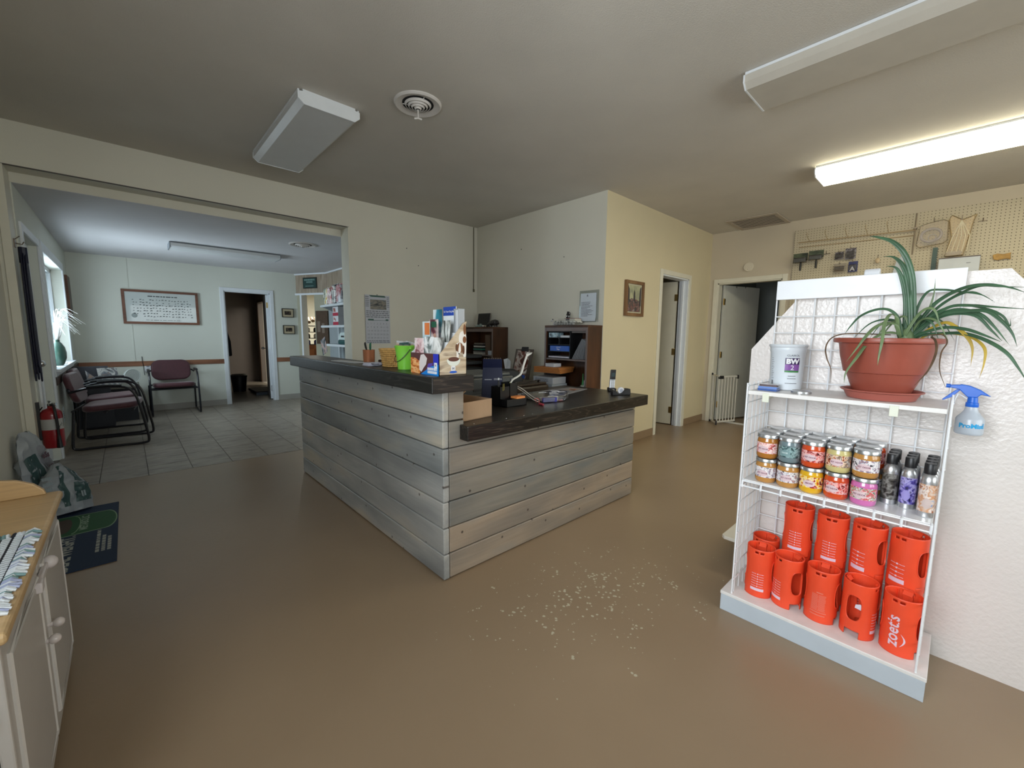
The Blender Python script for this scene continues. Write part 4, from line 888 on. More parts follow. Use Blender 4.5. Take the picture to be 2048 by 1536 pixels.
# u grows with angle; seen from the room the angle grows to the left->right flips, so text u is mirrored
def TW(s, size, a0, z0, bold=0, m=None, nm='lettering'):
    vs, fs = textmesh(s, size, bold, 'CENTER'); mb = MB().add([(x, y, 0) for x, y, _ in vs], fs); return P(nm, tubwrap(mb, a0, z0, .0012), m, t)
ink = mat('ink_dark', (.03, .03, .05), .5); wh = mat('ink_white', (.8, .8, .82), .5)
a1 = A0+.62
P('label_dark', tubwrap(qs(MB(), -.027, .027, .113, .141), a1, 0), mat('label_violet_dark', (.035, .015, .08), .4), t)
P('label_purple', tubwrap(qs(MB(), -.027, .027, .087, .113), a1, 0), mat('label_purple', (.22, .08, .33), .4), t)
P('label_green', tubwrap(qs(MB(), -.027, .027, .079, .087), a1, 0), mat('label_green', (.05, .22, .06), .4), t)
TW('BW', .029, a1, .117, .0016, wh); TW('2', .029, a1, .090, 0, wh); TW('CLAIROL', .0115, a1+.02, .148, 0, ink)
mb = MB()
for z, w in ((.062, .013), (.051, .015), (.030, .022)):
    x = -w
    while x < w: strip(mb, x, x+.0035, z, z+.0022); x += .0042
P('small_print', tubwrap(mb, a1, 0, .001), ink, t)
mb = MB()
for k in range(12): strip(mb, -.006, .004 if k % 3 else .008, .05+k*.008, .0512+k*.008)
for k in range(5): strip(mb, -.004+k*.002, -.003+k*.002, .02, .042)
P('measure_marks', tubwrap(mb, A0-.62, 0, .001), ink, t)
t = T('jar_lid', 'loose silver jar lid lying in front of the white tub', 'lid', (2.04, .428, 1.035))
P('disc', MB().lathe([(.034, 0), (.036, .001), (.036, .009), (.033, .011), (.031, .009), (.001, .009)], (2.035, .428, 1.0355), n=32), lidM, t, smooth=True)
for i, (c, dz) in enumerate((('35579a', 0), ('5b7fc4', .0095), ('3a1418', .019))):
    t = T('small_tin', ['lowest of three small stacked boxes, blue', 'middle of three small stacked boxes, light blue', 'topmost of three small stacked boxes, dark red'][i], 'box', (2.03, .545, 1.0355+dz), math.radians(-4+5*i), group='three small stacked boxes')
    P('box_body', MB().box(-.022, .022, -.037+.002*i, .037-.002*i, 0, .009), mat('tin_'+c, lin(c)[:3] if 0 else c, .35), t, bevel=.001, local=True)
    P('clear_edge', MB().box(-.024, .024, -.039, .039, .0088, .0094), mat('tin_rim', (.6, .62, .66), .2), t, local=True)
# hanging misting bottle
mist = t = T('misting_bottle', 'clear misting bottle with blue trigger hooked on the rack side', 'bottle', (2.165, -.062, .92))
bx, by = 2.165, -.062
P('bottle_body', MB().lathe([(.040, 0), (.044, .004), (.045, .010), (.045, .066), (.042, .074), (.030, .090), (.022, .105), (.019, .122), (.019, .130)], (bx, by, .915), n=32), mat('misty_plastic', (.60, .66, .74), .25, trans=.25), t, smooth=True)
blue = mat('trigger_blue', (.012, .13, .62), .35)
P('collar', MB().lathe([(.020, .122), (.021, .124), (.020, .140), (.017, .142), (.0155, .165)], (bx, by, .915), n=24), blue, t, smooth=True)
P('trigger_head', MB().prism([(-.075, .202), (-.073, .214), (-.045, .216), (-.040, .219), (-.012, .214), (.020, .198), (.052, .172), (.022, .178), (.012, .165), (-.018, .164), (-.045, .196)], (bx-.012, by, .915), NY, Z3, (.024, 0, 0)), blue, t, bevel=.003)
P('trigger', MB().prism([(-.052, .195), (-.040, .193), (-.062, .160), (-.090, .142), (-.094, .145)], (bx-.006, by, .915), NY, Z3, (.012, 0, 0)), blue, t, bevel=.002)
P('nozzle', MB().tube([(bx, by+.072, 1.123), (bx, by+.086, 1.123)], .009, 12), blue, t)
def mw(s, size, z, m, off=.0455):
    vs, fs = textmesh(s, size, .0012, 'CENTER'); o = []
    for x, y, _ in vs:
        a = PI+.15+x/off; o.append((bx+off*math.cos(a), by+off*math.sin(a), z+y))
    return P('lettering', MB().add(o, fs), m, t)
mw('ProMist', .026, .948, mat('lettering_blue', (.01, .33, .66), .4))
mb = MB()
for k in range(5):
    for j in range(2):
        a = PI+.95+j*.12; a2 = a+.1; z = .948+k*.0045
        mb.add([(bx+.0456*math.cos(q), by+.0456*math.sin(q), zz) for q, zz in ((a, z), (a2, z), (a2, z+.003), (a, z+.003))], [(0, 1, 2, 3)])
P('mist_bars', mb, mat('lettering_blue', (.01, .33, .66), .4), t)
P('wire_hook', MB().tube([(2.165, -.006, 1.05), (2.165, -.016, 1.09), (2.165, -.03, 1.083), (2.165, -.045, 1.07)], .003, 6), wire, t)
mist.scale = (.8, .8, .8); mist.location = (2.165, -.050, .935)
# ------------------------------------------------------------ things on and before the pegboard
pm = mat('hook_steel', (.20, .16, .12), .4, metal=.5)
def hook(y, z, L=.10, up=.03, label=''):
    t = P('peg_hook', MB().tube([(6.352, y, z), (6.352-L, y, z), (6.352-L-.01, y, z+up)], .004, 6).box(6.346, 6.353, y-.03, y+.03, z-.004, z+.004), pm); return tag(t, label, 'hook')
hook(-.045, 2.44, .05, .02, 'empty black peg hook at the upper right of the pegboard')
hook(1.20, 2.285, .06, .02, 'empty peg hook right of the two hanging brushes')
bar = P('hanging_rail', MB().cyl((6.30, 1.50, 2.452), (6.30, .435, 2.428), .006, 8).cyl((6.345, 1.50, 2.40), (6.345, .435, 2.378), .005, 8), mat('rail_tan', (.38, .28, .16), .5)); tag(bar, 'thin pair of rods running across the pegboard', 'rail')
for i, y in enumerate((1.38, 1.20, 1.01, .83, .65)):
    P('prong', MB().tube([(6.30, y, 2.445-.02*i/5), (6.18, y+.01, 2.50), (6.17, y+.01, 2.535)], .0035, 6), mat('rail_tan', (.38, .28, .16), .5), bar)
t = P('steel_hanger', MB().cyl((6.30, .44, 2.60), (6.30, .44, 2.17), .006, 8).box(6.29, 6.352, .425, .455, 2.44, 2.455), pm); tag(t, 'tall dark steel hanger hanging from the rod behind the plant', 'hanger')
bagM = glassy('cellophane', (.86, .82, .76), .03, .35); bagP = mat('card_black', (.02, .02, .02), .5)
for i, (y, z) in enumerate(((1.46, 2.27), (1.30, 2.285))):
    t = T('grooming_brush', ['left of two carded black slicker brushes on the pegboard', 'right of two carded black slicker brushes on the pegboard'][i], 'brush', (6.27, y, z-.2), group='carded brushes on the pegboard')
    P('card', MB().box(6.284, 6.29, y-.075, y+.075, z-.045, z+.045), blotch('brush_card', ['10140f', '3c4633', '596249', '14130f'], 9, .5, stretch=(1, 1, 4)), t)
    P('blister', MB().box(6.24, 6.284, y-.07, y+.07, z-.075, z-.01), glassy('blister', (.8, .8, .8), .25), t, bevel=.01)
    P('brush_head', MB().box(6.25, 6.28, y-.06, y+.06, z-.065, z-.025), mat('brush_grey', (.12, .13, .12), .35), t, bevel=.006)
    P('handle', MB().tube([(6.265, y-.01, z-.06), (6.265, y-.012, z-.10), (6.265, y-.012, z-.17)], [.008, .013, .012], 10), dark, t, smooth=True)
def packet(y, z, w, h, card, label, cm=None):
    t = T('hanging_packet', label, 'packet', (6.31, y, z))
    P('card', MB().box(6.312, 6.316, y-w/2, y+w/2, z, z+h), card, t); P('bubble', MB().box(6.29, 6.312, y-w*.4, y+w*.4, z+h*.12, z+h*.7), cm or glassy('blister', (.8, .8, .8), .25), t, bevel=.008)
    P('hook', MB().tube([(6.352, y, z+h+.01), (6.27, y, z+h-.012), (6.26, y, z+h+.01)], .003, 6), pm, t); return t
cg = blotch('packet_grey', ['1c1a1d', '4b454b', '8d878d', '2b2730'], 25, .3)
packet(1.075, 2.20, .08, .085, cg, 'small clear packet with shiny metal parts on the pegboard'); packet(.97, 2.19, .10, .125, cg, 'dark clear packet hanging right of the shiny one')
t = packet(1.06, 2.05, .11, .10, mat('comb_card', (.30, .26, .20), .5), 'carded steel comb low on the pegboard')
for k in range(4): P('comb_bar', MB().cyl((6.285, 1.01, 2.055+.02*k), (6.285, 1.11, 2.055+.02*k), .004, 6), chrome, t)
t = packet(.935, 2.04, .085, .12, mat('card_navy', (.02, .025, .12), .4), 'navy blue carded packet low on the pegboard')
P('white_mark', TX(MB(), 'A', .07, (6.2885, .96, 2.05), NY, Z3, .001), mat('mark_grey', (.5, .5, .55), .5), t)
t = T('hanging_packet', 'tiny tan pouch hanging alone beside the plant leaves', 'packet', (6.31, .72, 2.10))
P('pouch', MB().sph((6.31, .72, 2.145), .012, .022, .032, n=10, k=6), mat('pouch_tan', (.55, .42, .26), .5), t, smooth=True); P('hook', MB().tube([(6.352, .72, 2.21), (6.30, .72, 2.19), (6.30, .72, 2.17)], .003, 6), pm, t)
t = T('cable_bag', 'clear bag with a coiled white cable hanging on the pegboard', 'bag', (6.29, .31, 2.24))
P('bag', MB().prism([(0, .03), (.03, 0), (.20, .02), (.235, .05), (.23, .24), (.19, .265), (.12, .255), (.02, .23)], (6.27, .42, 2.23), NY, Z3, (.03, 0, 0)), bagM, t, bevel=.008)
P('cable_coil', MB().tube([(6.285, .31+.075*math.cos(a), 2.35+.065*math.sin(a)) for a in [2*PI*i/24 for i in range(24)]], .012, 8, closed=True).tube([(6.28, .30+.03*math.cos(a), 2.325+.028*math.sin(a)) for a in [2*PI*i/16 for i in range(16)]], .004, 6, closed=True), mat('cable_grey', (.42, .38, .40), .35), t, smooth=True)
P('hook', MB().cyl((6.352, .30, 2.50), (6.24, .30, 2.50), .004, 6).box(6.24, 6.246, .296, .304, 2.48, 2.52), pm, t)
t = T('long_bag', 'long gathered clear bag with a card at its bottom on the pegboard', 'bag', (6.29, .11, 2.10))
P('bag', MB().prism([(.0, 0), (.135, .0), (.16, .16), (.18, .33), (.20, .40), (.10, .36), (.02, .42), (.0, .37), (.03, .2)], (6.27, .195, 2.11), NY, Z3, (.035, 0, 0)), glassy('cellophane_gold', (.88, .80, .64), .05, .35), t, bevel=.01)
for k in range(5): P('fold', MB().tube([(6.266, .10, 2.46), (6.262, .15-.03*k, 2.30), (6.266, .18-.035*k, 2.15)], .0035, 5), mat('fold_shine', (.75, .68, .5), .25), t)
P('card', MB().box(6.275, 6.29, .075, .19, 2.115, 2.16), mat('bag_card', (.40, .36, .33), .5), t); P('hook', MB().cyl((6.352, .10, 2.475), (6.24, .10, 2.475), .004, 6).box(6.24, 6.246, .096, .104, 2.455, 2.50), pm, t)
t = P('green_ruler_strip', MB().box(6.33, 6.345, .25, .285, 1.95, 2.225), mat('strip_green', (.015, .06, .045), .4)); tag(t, 'dark green toothed strip standing against the pegboard', 'strip')
for k in range(12): P('tooth', MB().prism([(0, 0), (.008, .006), (0, .012)], (6.33, .25, 1.96+k*.022), NY, Z3, (.012, 0, 0)), mat('strip_green', (.015, .06, .045), .4), t)
t = P('white_carton', MB().box(6.18, 6.345, -.06, .225, 1.75, 2.085), mat('carton_grey', (.50, .53, .56), .5), bevel=.003); tag(t, 'pale grey flat carton standing behind the header board', 'box')
P('printed_mark', MB().box(6.179, 6.18, .0, .03, 2.02, 2.024), dark, t)
P('lid_shade', MB().box(6.178, 6.347, -.062, .227, 2.078, 2.088), mat('carton_shadow', (.10, .08, .08), .6), t)  # dark strip: shadow line along the carton top put in as colour
t = P('acrylic_sheet', MB().prism([(.50, 1.7), (.63, 1.7), (.56, 2.12), (.50, 2.20)], (6.31, 0, 0), Y3, Z3, (.015, 0, 0)), mat('panel_pale', (.46, .50, .54), .4)); tag(t, 'pale translucent panel leaning on the pegboard behind the plant', 'panel')
t = P('wall_display_case', MB().box(6.05, 6.34, -.35, 1.10, 1.0, 1.75), mat('case_white', (.5, .48, .44), .5)); tag(t, 'white cabinet below the pegboard hidden behind the partition', 'cabinet')
t = P('rawhide_chew', MB().prism([(0, .01), (.03, .0), (.08, .012), (.11, 0), (.105, .05), (.11, .065), (.06, .055), (.02, .065), (-.01, .055)], (6.325, -.15, 2.04), NY, Z3, (.02, 0, 0)), mat('rawhide', (.42, .24, .06), .6, var=.2, vs=30), bevel=.006); tag(t, 'tan rawhide piece stuck on the pegboard at the right', 'chew')
t = P('white_roll', MB().tube([(2.305, .30, 1.533), (2.305, .25, 1.533)], .019, 20), mat('roll_white', (.70, .72, .76), .5), bevel=.004); tag(t, 'small white roll standing on top of the partition behind the plant', 'roll')
# ------------------------------------------------------------ on the bar top (z = 1.065)
ZB = 1.065
card = mat('card_white', (.72, .74, .76), .4)
t = T('brochure_holder', 'cardboard stepped leaflet holder printed with cats in front and a dog on its side', 'holder', (1.155, 1.80, ZB))
hx0, hx1, hy0, hy1 = 1.075, 1.236, 1.662, 1.925
beige = blotch('printed_table_photo', ['a08a72', 'bfa98c', 'cdbda4', '8f7a66'], 9, .3, stretch=(.6, 1, 3))
side = [(0, 0), (hx1-hx0, 0), (hx1-hx0, .262), (.140, .252), (.035, .135), (.012, .112), (0, .104)]
P('side_panel', MB().prism(side, (hx0, hy0, ZB), X3, Z3, (0, .003, 0)), beige, t, label='side panel printed with a dog looking at its bowl')
P('side_panel', MB().prism(side, (hx0, hy1-.003, ZB), X3, Z3, (0, .003, 0)), card, t)
P('front_panel', MB().box(hx0, hx0+.003, hy0, hy1, ZB, ZB+.104), mat('print_maroon', (.10, .03, .03), .35), t)
P('divider', MB().box(hx0+.055, hx0+.058, hy0+.003, hy1-.003, ZB, ZB+.16), card, t); P('divider', MB().box(hx0+.11, hx0+.113, hy0+.003, hy1-.003, ZB, ZB+.205), card, t)
P('back_panel', MB().box(hx1-.003, hx1, hy0, hy1, ZB, ZB+.25), card, t); P('base', MB().box(hx0, hx1, hy0, hy1, ZB+.0005, ZB+.004), card, t)
o = Vector((hx0, hy0, ZB)); u = X3
BR = mat('dog_brown', (.20, .075, .025), .4); DWH = mat('dog_white', (.78, .74, .68), .4)
P('dog_body', poly(MB(), o, u, Z3, ell(.137, .178, .023, .036)), DWH, t); P('dog_chest', poly(MB(), o, u, Z3, [(.100, .085), (.112, .083), (.118, .12), (.135, .12), (.142, .086), (.157, .088), (.160, .17), (.10, .155)], .0008), DWH, t)
P('dog_tail', poly(MB(), o, u, Z3, ell(.149, .222, .008, .026), .0012), BR, t); P('dog_patch', poly(MB(), o, u, Z3, ell(.148, .172, .011, .017), .0012), BR, t)
P('dog_head', poly(MB(), o, u, Z3, ell(.120, .132, .020, .026), .0014), BR, t); P('dog_blaze', poly(MB(), o, u, Z3, [(.117, .155), (.123, .155), (.126, .12), (.121, .103), (.110, .103), (.111, .125)], .0018), DWH, t)
P('dog_ear', poly(MB(), o, u, Z3, ell(.141, .122, .007, .022), .0018), mat('dog_dark_brown', (.11, .04, .015), .4), t); P('dog_ear', poly(MB(), o, u, Z3, ell(.100, .134, .006, .018), .0018), mat('dog_dark_brown', (.11, .04, .015), .4), t)
P('dog_nose', poly(MB(), o, u, Z3, ell(.114, .104, .0045, .0035), .0024), dark, t)
P('bowl_print', poly(MB(), o, u, Z3, [(.045, .078)]+ell(.083, .078, .040, .034, 14, PI, 2*PI)[1:]+[(.121, .078)], .001), mat('bowl_white', (.72, .74, .66), .4), t); P('kibble_print', poly(MB(), o, u, Z3, ell(.083, .078, .032, .011, 16), .0015), mat('kibble', (.11, .035, .02), .5), t)
logo = MB(); quad(logo, o, u, Z3, .068, .092, .022, .044, .001); wl = P('logo_square', logo, mat('logo_white', (.8, .8, .82), .4), t); P('logo_letter', TX(MB(), 'H', .018, o+u*.0735+Z3*.027, u, Z3, .0005, off=.0015), ink, t)
P('logo_ribbon', poly(MB(), o, u, Z3, ell(.080, .016, .022, .006, 16), .0012), mat('logo_blue', (.015, .10, .50), .4), t)
o = Vector((hx0, hy1, ZB)); u = NY   # front face, u runs to the right
P('cat_orange', poly(MB(), o, u, Z3, [(.0, .0), (.09, .0), (.10, .03), (.09, .06), (.06, .075), (.02, .08), (0, .078)], .001), blotch('cat_fur', ['9c4312', 'e08a3c', 'f4c489', 'c8641e'], 35, .4, stretch=(1, .6, 2)), t)
pr = MB(); poly(pr, o, u, Z3, [(.085, .02), (.105, .01), (.125, .03), (.15, .05), (.16, .08), (.13, .10), (.10, .095), (.085, .06)], .0015); P('cat_white', pr, mat('cat_white', (.75, .68, .66), .4), t)
P('violet_print', poly(MB(), o, u, Z3, [(.15, .02), (.20, .02), (.21, .06), (.17, .055)], .0015), mat('violet_print', (.09, .05, .35), .4), t)
P('blue_curve', poly(MB(), o, u, Z3, [(.10, 0), (.262, 0), (.262, .055), (.23, .05), (.19, .04), (.15, .022)], .002), mat('blue_curve', (.005, .20, .62), .4), t)
P('blue_flank', poly(MB(), o, u, Z3, [(.215, .05), (.262, .055), (.262, .104), (.215, .104)], .0018), mat('blue_flank', (.02, .03, .45), .4), t)
pr = MB(); quad(pr, o, u, Z3, .225, .25, .034, .062, .0025); P('logo_square', pr, mat('logo_white', (.8, .8, .82), .4), t); P('logo_letter', TX(MB(), 'H', .016, o+u*.231+Z3*.044, u, Z3, .0005, off=.003), ink, t)
P('tagline', lines(MB(), o+u*.165+Z3*.006, u, Z3, .085, .032, 2, .8, .0, 3, t=.003), mat('ink_white', (.8, .8, .82), .5), t)
# leaflets standing in the three steps
LC = ['e9eef0', 'dfe6ea', 'cfd6da']
lf = [  # x, y0(left), y1(right), z0, z1, colour, lean, label
 (1.092, 1.915, 1.83, ZB+.02, ZB+.178, blotch('leaf_pinkphoto', ['7d2d3a', 'e8c7c9', 'f3e8e8', 'b25562'], 18, .4), .0, 'pink and white leaflet with a red banner in the front pocket'),
 (1.098, 1.85, 1.77, ZB+.03, ZB+.185, blotch('leaf_whitephoto', ['20282c', 'dfe6e6', 'f2f4f4', '6f7b78'], 12, .4), .004, 'white leaflet with a dark photo leaning in the front pocket'),
 (1.104, 1.80, 1.72, ZB+.03, ZB+.182, blotch('leaf_greyphoto', ['70706c', 'c9c9c4', 'efefec', '9a9a92'], 12, .4), .008, 'grey leaflet leaning right in the front pocket'),
 (1.140, 1.915, 1.845, ZB+.05, ZB+.262, blotch('leaf_tealblock', ['1f6f86', '4fa3b5', 'c6dbe0', 'e9eef0'], 5, .4), .0, 'teal leaflet with an orange square in the middle pocket'),
 (1.150, 1.865, 1.785, ZB+.05, ZB+.272, blotch('leaf_plum', ['2d0f1c', '6b2a38', 'd9c9c6', 'efe9e8'], 7, .4), .0, 'plum leaflet showing a person with a dog in the middle pocket'),
 (1.156, 1.79, 1.72, ZB+.05, ZB+.265, blotch('leaf_forest', ['1d231f', '4a4f49', 'c9cdc9', 'dfe2df'], 7, .4, stretch=(1, 6, 1)), .006, 'dark leaflet edge in the middle pocket'),
 (1.196, 1.90, 1.82, ZB+.06, ZB+.325, blotch('leaf_tealtop', ['174b5a', '2f8fa3', 'dbe7ea', 'f0f4f5'], 6, .4), .0, 'tall teal-topped leaflet in the back pocket'),
 (1.204, 1.815, 1.705, ZB+.06, ZB+.335, mat('leaf_white', (.74, .78, .80), .4), .0, 'tall white leaflet with a blue banner in the back pocket')]
for i, (x, ya, yb, z0, z1, m, ln, lab) in enumerate(lf):
    q = T('leaflet', lab, 'leaflet', (x, (ya+yb)/2, z0), group='leaflets in the cardboard holder')
    P('cover', MB().prism([(0, 0), (ya-yb, 0), (ya-yb+ln*6, z1-z0), (ln*6, z1-z0)], (x, ya, z0), NY, Z3, (.0035, 0, 0)), m, q)
    of = Vector((x, ya, z0)); hgt = z1-z0; wd = ya-yb
    if i == 3: P('orange_block', quad(MB(), of, NY, Z3, .022, wd, hgt*.68, hgt*.97, .001), mat('orange_print', (.75, .20, .04), .4), q)
    if i == 4: P('green_block', quad(MB(), of, NY, Z3, .02, wd*.85, hgt*.82, hgt*.95, .001), mat('green_print2', (.01, .10, .05), .4), q); P('face_print', poly(MB(), of, NY, Z3, ell(.052, hgt*.6, .014, .02, 12), .0012), mat('skin_print', (.55, .30, .22), .4), q)
    if i == 7: P('blue_banner', quad(MB(), of, NY, Z3, 0, wd, hgt*.84, hgt, .001), mat('banner_blue', (.015, .06, .38), .4), q); P('lettering', TX(MB(), 'So Your Dog Has', .013, of+NY*.006+Z3*hgt*.90, NY, Z3, .0002, off=.002), mat('ink_white', (.8, .8, .82), .5), q)
    if i == 0: P('red_banner', quad(MB(), of, NY, Z3, 0, wd, hgt*.05, hgt*.35, .001), mat('banner_red', (.55, .03, .10), .4), q)
for i in range(5):
    q = P('leaflet', MB().prism([(0, 0), (.0025, 0), (.0025, .262-.006*(i % 2)), (0, .262-.006*(i % 2))], (1.190+.004*(i % 3), 1.704-.008*i, ZB+.06), NY, Z3, (.036, .0, 0)), card if i % 2 else mat('leaf_edge_grey', (.38, .40, .42), .4)); tag(q, ['leftmost', 'second', 'middle', 'fourth', 'rightmost'][i]+' of five leaflets seen edge-on at the right of the cardboard holder', 'leaflet', 'edge-on leaflets at the holder right side')
# basket
wick = mat('wicker', (.60, .36, .12), .55, var=.25, vs=60)
bc = Vector((1.165, 2.318, ZB))
t = T('wicker_basket', 'small woven wicker basket on the bar top between mug and green bucket', 'basket', tuple(bc))
nb, nr = 26, 8; mb = MB()
for r in range(nr):
    z = .006+r*.0125; pts = []
    for i in range(nb*2):
        a = 2*PI*i/(nb*2); R = .050+.020*(z/.1)+(.003 if (i//2+r) % 2 else -.003)
        pts.append((bc.x+R*.9*math.cos(a), bc.y+R*1.12*math.sin(a), bc.z+z))
    P('woven_band', MB().tube(pts, .0055, 6, closed=True, flat=.8), wick, t, smooth=True)
for i in range(nb):
    a = 2*PI*(i+.5)/nb; P('stake', MB().tube([(bc.x+.050*.9*math.cos(a), bc.y+.050*1.12*math.sin(a), bc.z+.002), (bc.x+.070*.9*math.cos(a), bc.y+.070*1.12*math.sin(a), bc.z+.105)], .0028, 5), wick, t)
P('rim', MB().tube([(bc.x+.073*.9*math.cos(a), bc.y+.073*1.12*math.sin(a), bc.z+.105) for a in [2*PI*i/30 for i in range(30)]], .006, 6, closed=True), wick, t, smooth=True)
P('bottom', MB().lathe([(.046, .001), (.046, .006)], bc, 24, sx=.9, sy=1.12), wick, t)
# leaflets standing behind the basket
for i in range(6):
    y0 = 2.40-.022*i
    q = P('leaflet', MB().prism([(0, 0), (.085, 0), (.085+.012, .150-.004*(i % 3)), (.012, .155-.004*(i % 2))], (1.236+.004*i, y0, ZB+.001), NY, Z3, (.0025, 0, 0)), card if i % 2 else blotch('leaf_sunset', ['2b2119', 'd9a15e', 'e6e9ea', 'eef1f2'], 6, .4, stretch=(1, .3, 2))); tag(q, ['leftmost', 'second', 'third', 'fourth', 'fifth', 'rightmost'][i]+' of six leaflets fanned upright behind the wicker basket', 'leaflet', 'fanned leaflets behind the basket')
    q.location.x -= .0
t = T('green_card', 'dark green card with white lettering standing behind the basket', 'card', (1.222, 2.28, ZB))
P('sheet', MB().prism([(0, 0), (.115, 0), (.130, .148), (.018, .142)], (1.222, 2.345, ZB+.001), NY, Z3, (.003, 0, 0)), mat('card_green', (.005, .07, .06), .4), t)
for s_, z_, q_ in (('EE', .04, .10), ('12:', .034, .06)): P('lettering', TX(MB(), s_, z_, (1.221, 2.30, ZB+q_), NY, Z3, .001, off=.001), mat('ink_white', (.8, .8, .82), .5), t)
# bucket
gc = Vector((1.143, 2.108, ZB)); t = T('green_bucket', 'small lime green metal bucket with wire handle on the bar top', 'bucket', tuple(gc)); lime = mat('lime_metal', (.22, .62, .06), .3, coat=.4)
P('pail', MB().lathe([(.040, 0), (.042, .001), (.047, .045), (.0475, .048), (.052, .092), (.0525, .096), (.0585, .126), (.0600, .130), (.0585, .133), (.0565, .130), (.041, .004), (.001, .003)], gc, 36), lime, t, smooth=True)
hp = [gc+Vector((-.058*math.sin(a)-.001, .060*math.cos(a), .118-.075*math.sin(a)**1)) for a in [PI*i/14 for i in range(15)]]
P('wire_handle', MB().tube(hp, .0018, 6), dark, t)
for s in (-1, 1): P('handle_ear', MB().sph(gc+Vector((0, s*.058, .118)), .007, n=10, k=6), lime, t, smooth=True)
for i in range(7):
    a = i*.9; t = P('dog_treat', MB().sph(gc+Vector((.026*math.cos(a), .03*math.sin(a), .126+.004*(i % 2))), .015, .011, .008, n=10, k=6), mat('treat_grey', (.22, .20, .17), .6), smooth=True); tag(t, 'rounded treat heaped in the green bucket', 'treat', 'treats in the green bucket')
# mug with pens
mc = Vector((1.158, 2.62, ZB)); t = T('copper_mug', 'copper-coloured mug holding two pens on the bar top', 'mug', tuple(mc)); cop = mat('copper_glaze', (.50, .20, .10), .28, metal=.35)
P('cup', MB().lathe([(.029, 0), (.032, .001), (.036, .02), (.0375, .088), (.0385, .092), (.036, .092), (.034, .02), (.001, .006)], mc, 32), cop, t, smooth=True)
P('handle', MB().tube(sm([mc+Vector((0, .036, .08)), mc+Vector((-.004, .056, .078)), mc+Vector((-.006, .060, .05)), mc+Vector((-.004, .050, .025)), mc+Vector((0, .035, .015))], 5), .005, 8), cop, t, smooth=True)
for i, (dx, dy, m, lab) in enumerate(((0, .055, dark, 'black pen leaning left in the copper mug'), (.005, -.018, mat('pen_green', (.01, .12, .06), .35), 'dark green pen upright in the copper mug'))):
    t = T('pen', lab, 'pen', tuple(mc+Vector((0, 0, .01)))); P('barrel', MB().tube([mc+Vector((0, dy*.1, .01)), mc+Vector((dx, dy*.75, .105)), mc+Vector((dx, dy, .138))], [.004, .006, .005], 10), m, t, smooth=True); P('clip', MB().cyl(mc+Vector((dx-.007, dy*.7, .10)), mc+Vector((dx-.007, dy*.95, .132)), .0015, 6), m, t)
t = T('notepad', 'small white note pad lying in front of the basket', 'notepad', (1.105, 2.49, ZB))
for k in range(3): P('sheet', MB().box(1.07+.003*k, 1.135+.003*k, 2.44, 2.52, ZB+.0005+.006*k, ZB+.0062+.006*k), mat('note_lilac', (.62, .62, .72), .6), t)
t = T('eyeglass_cloth', 'pale cloth with a dark cord heaped beside the basket', 'cloth', (1.13, 2.42, ZB))
P('cloth', MB().sph((1.125, 2.425, ZB+.012), .035, .035, .013, n=16, k=8), mat('cloth_pale', (.55, .56, .66), .8, bump=.5, bs=40), t, smooth=True); P('cord', MB().tube([(1.125+.037*math.cos(a), 2.425+.037*math.sin(a), ZB+.014) for a in [.3+2.4*i/10+1.8 for i in range(11)]], .002, 6), dark, t)
t = P('paper_sheets', MB().prism([(1.06, 3.03), (1.14, 3.06), (1.19, 2.74), (1.10, 2.72)], (0, 0, ZB+.0005), X3, Y3, (0, 0, .004)), mat('paper_white', (.62, .66, .70), .5)); tag(t, 'white papers lying on the bar top left of the mug', 'paper')
t = P('eyeglass_case', MB().box(1.19, 1.235, 2.44, 2.56, ZB, ZB+.03), dark, bevel=.006); tag(t, 'black case lying behind the mug on the bar top', 'case')
# ------------------------------------------------------------ on the lower desktop (z = .808)
ZL = .808
kraft = mat('kraft_board', (.42, .27, .16), .75, var=.05, bump=.05)
t = T('cardboard_box', 'open kraft cardboard box at the desk corner under the bar top', 'box', (1.37, 1.84, ZL))
ux = Vector((.992, .126, 0)); uy = Vector((-.126, .992, 0)); o = Vector((1.262, 1.728, ZL+.0005)); w, d, h = .22, .23, .10
for nm, pq, tv in (('front_wall', o, uy*.004), ('back_wall', o+uy*(d-.004), uy*.004)): P(nm, MB().prism([(0, 0), (w, 0), (w, h), (0, h)], pq, ux, Z3, tv), kraft, t)
for nm, pq, tv in (('end_wall', o, ux*.004), ('end_wall', o+ux*(w-.004), ux*.004)): P(nm, MB().prism([(.004, 0), (d-.004, 0), (d-.004, h), (.004, h)], pq, uy, Z3, tv), kraft, t)
P('bottom', MB().prism([(0, 0), (w, 0), (w, d), (0, d)], o, ux, uy, (0, 0, .004)), kraft, t)
P('flap', MB().prism([(0, 0), (.10, .0), (.10, .012), (0, .012)], o+ux*.07+uy*.12+Z3*.098, Vector((.80, .35, .30)).normalized(), uy, (0, 0, .003)), kraft, t)
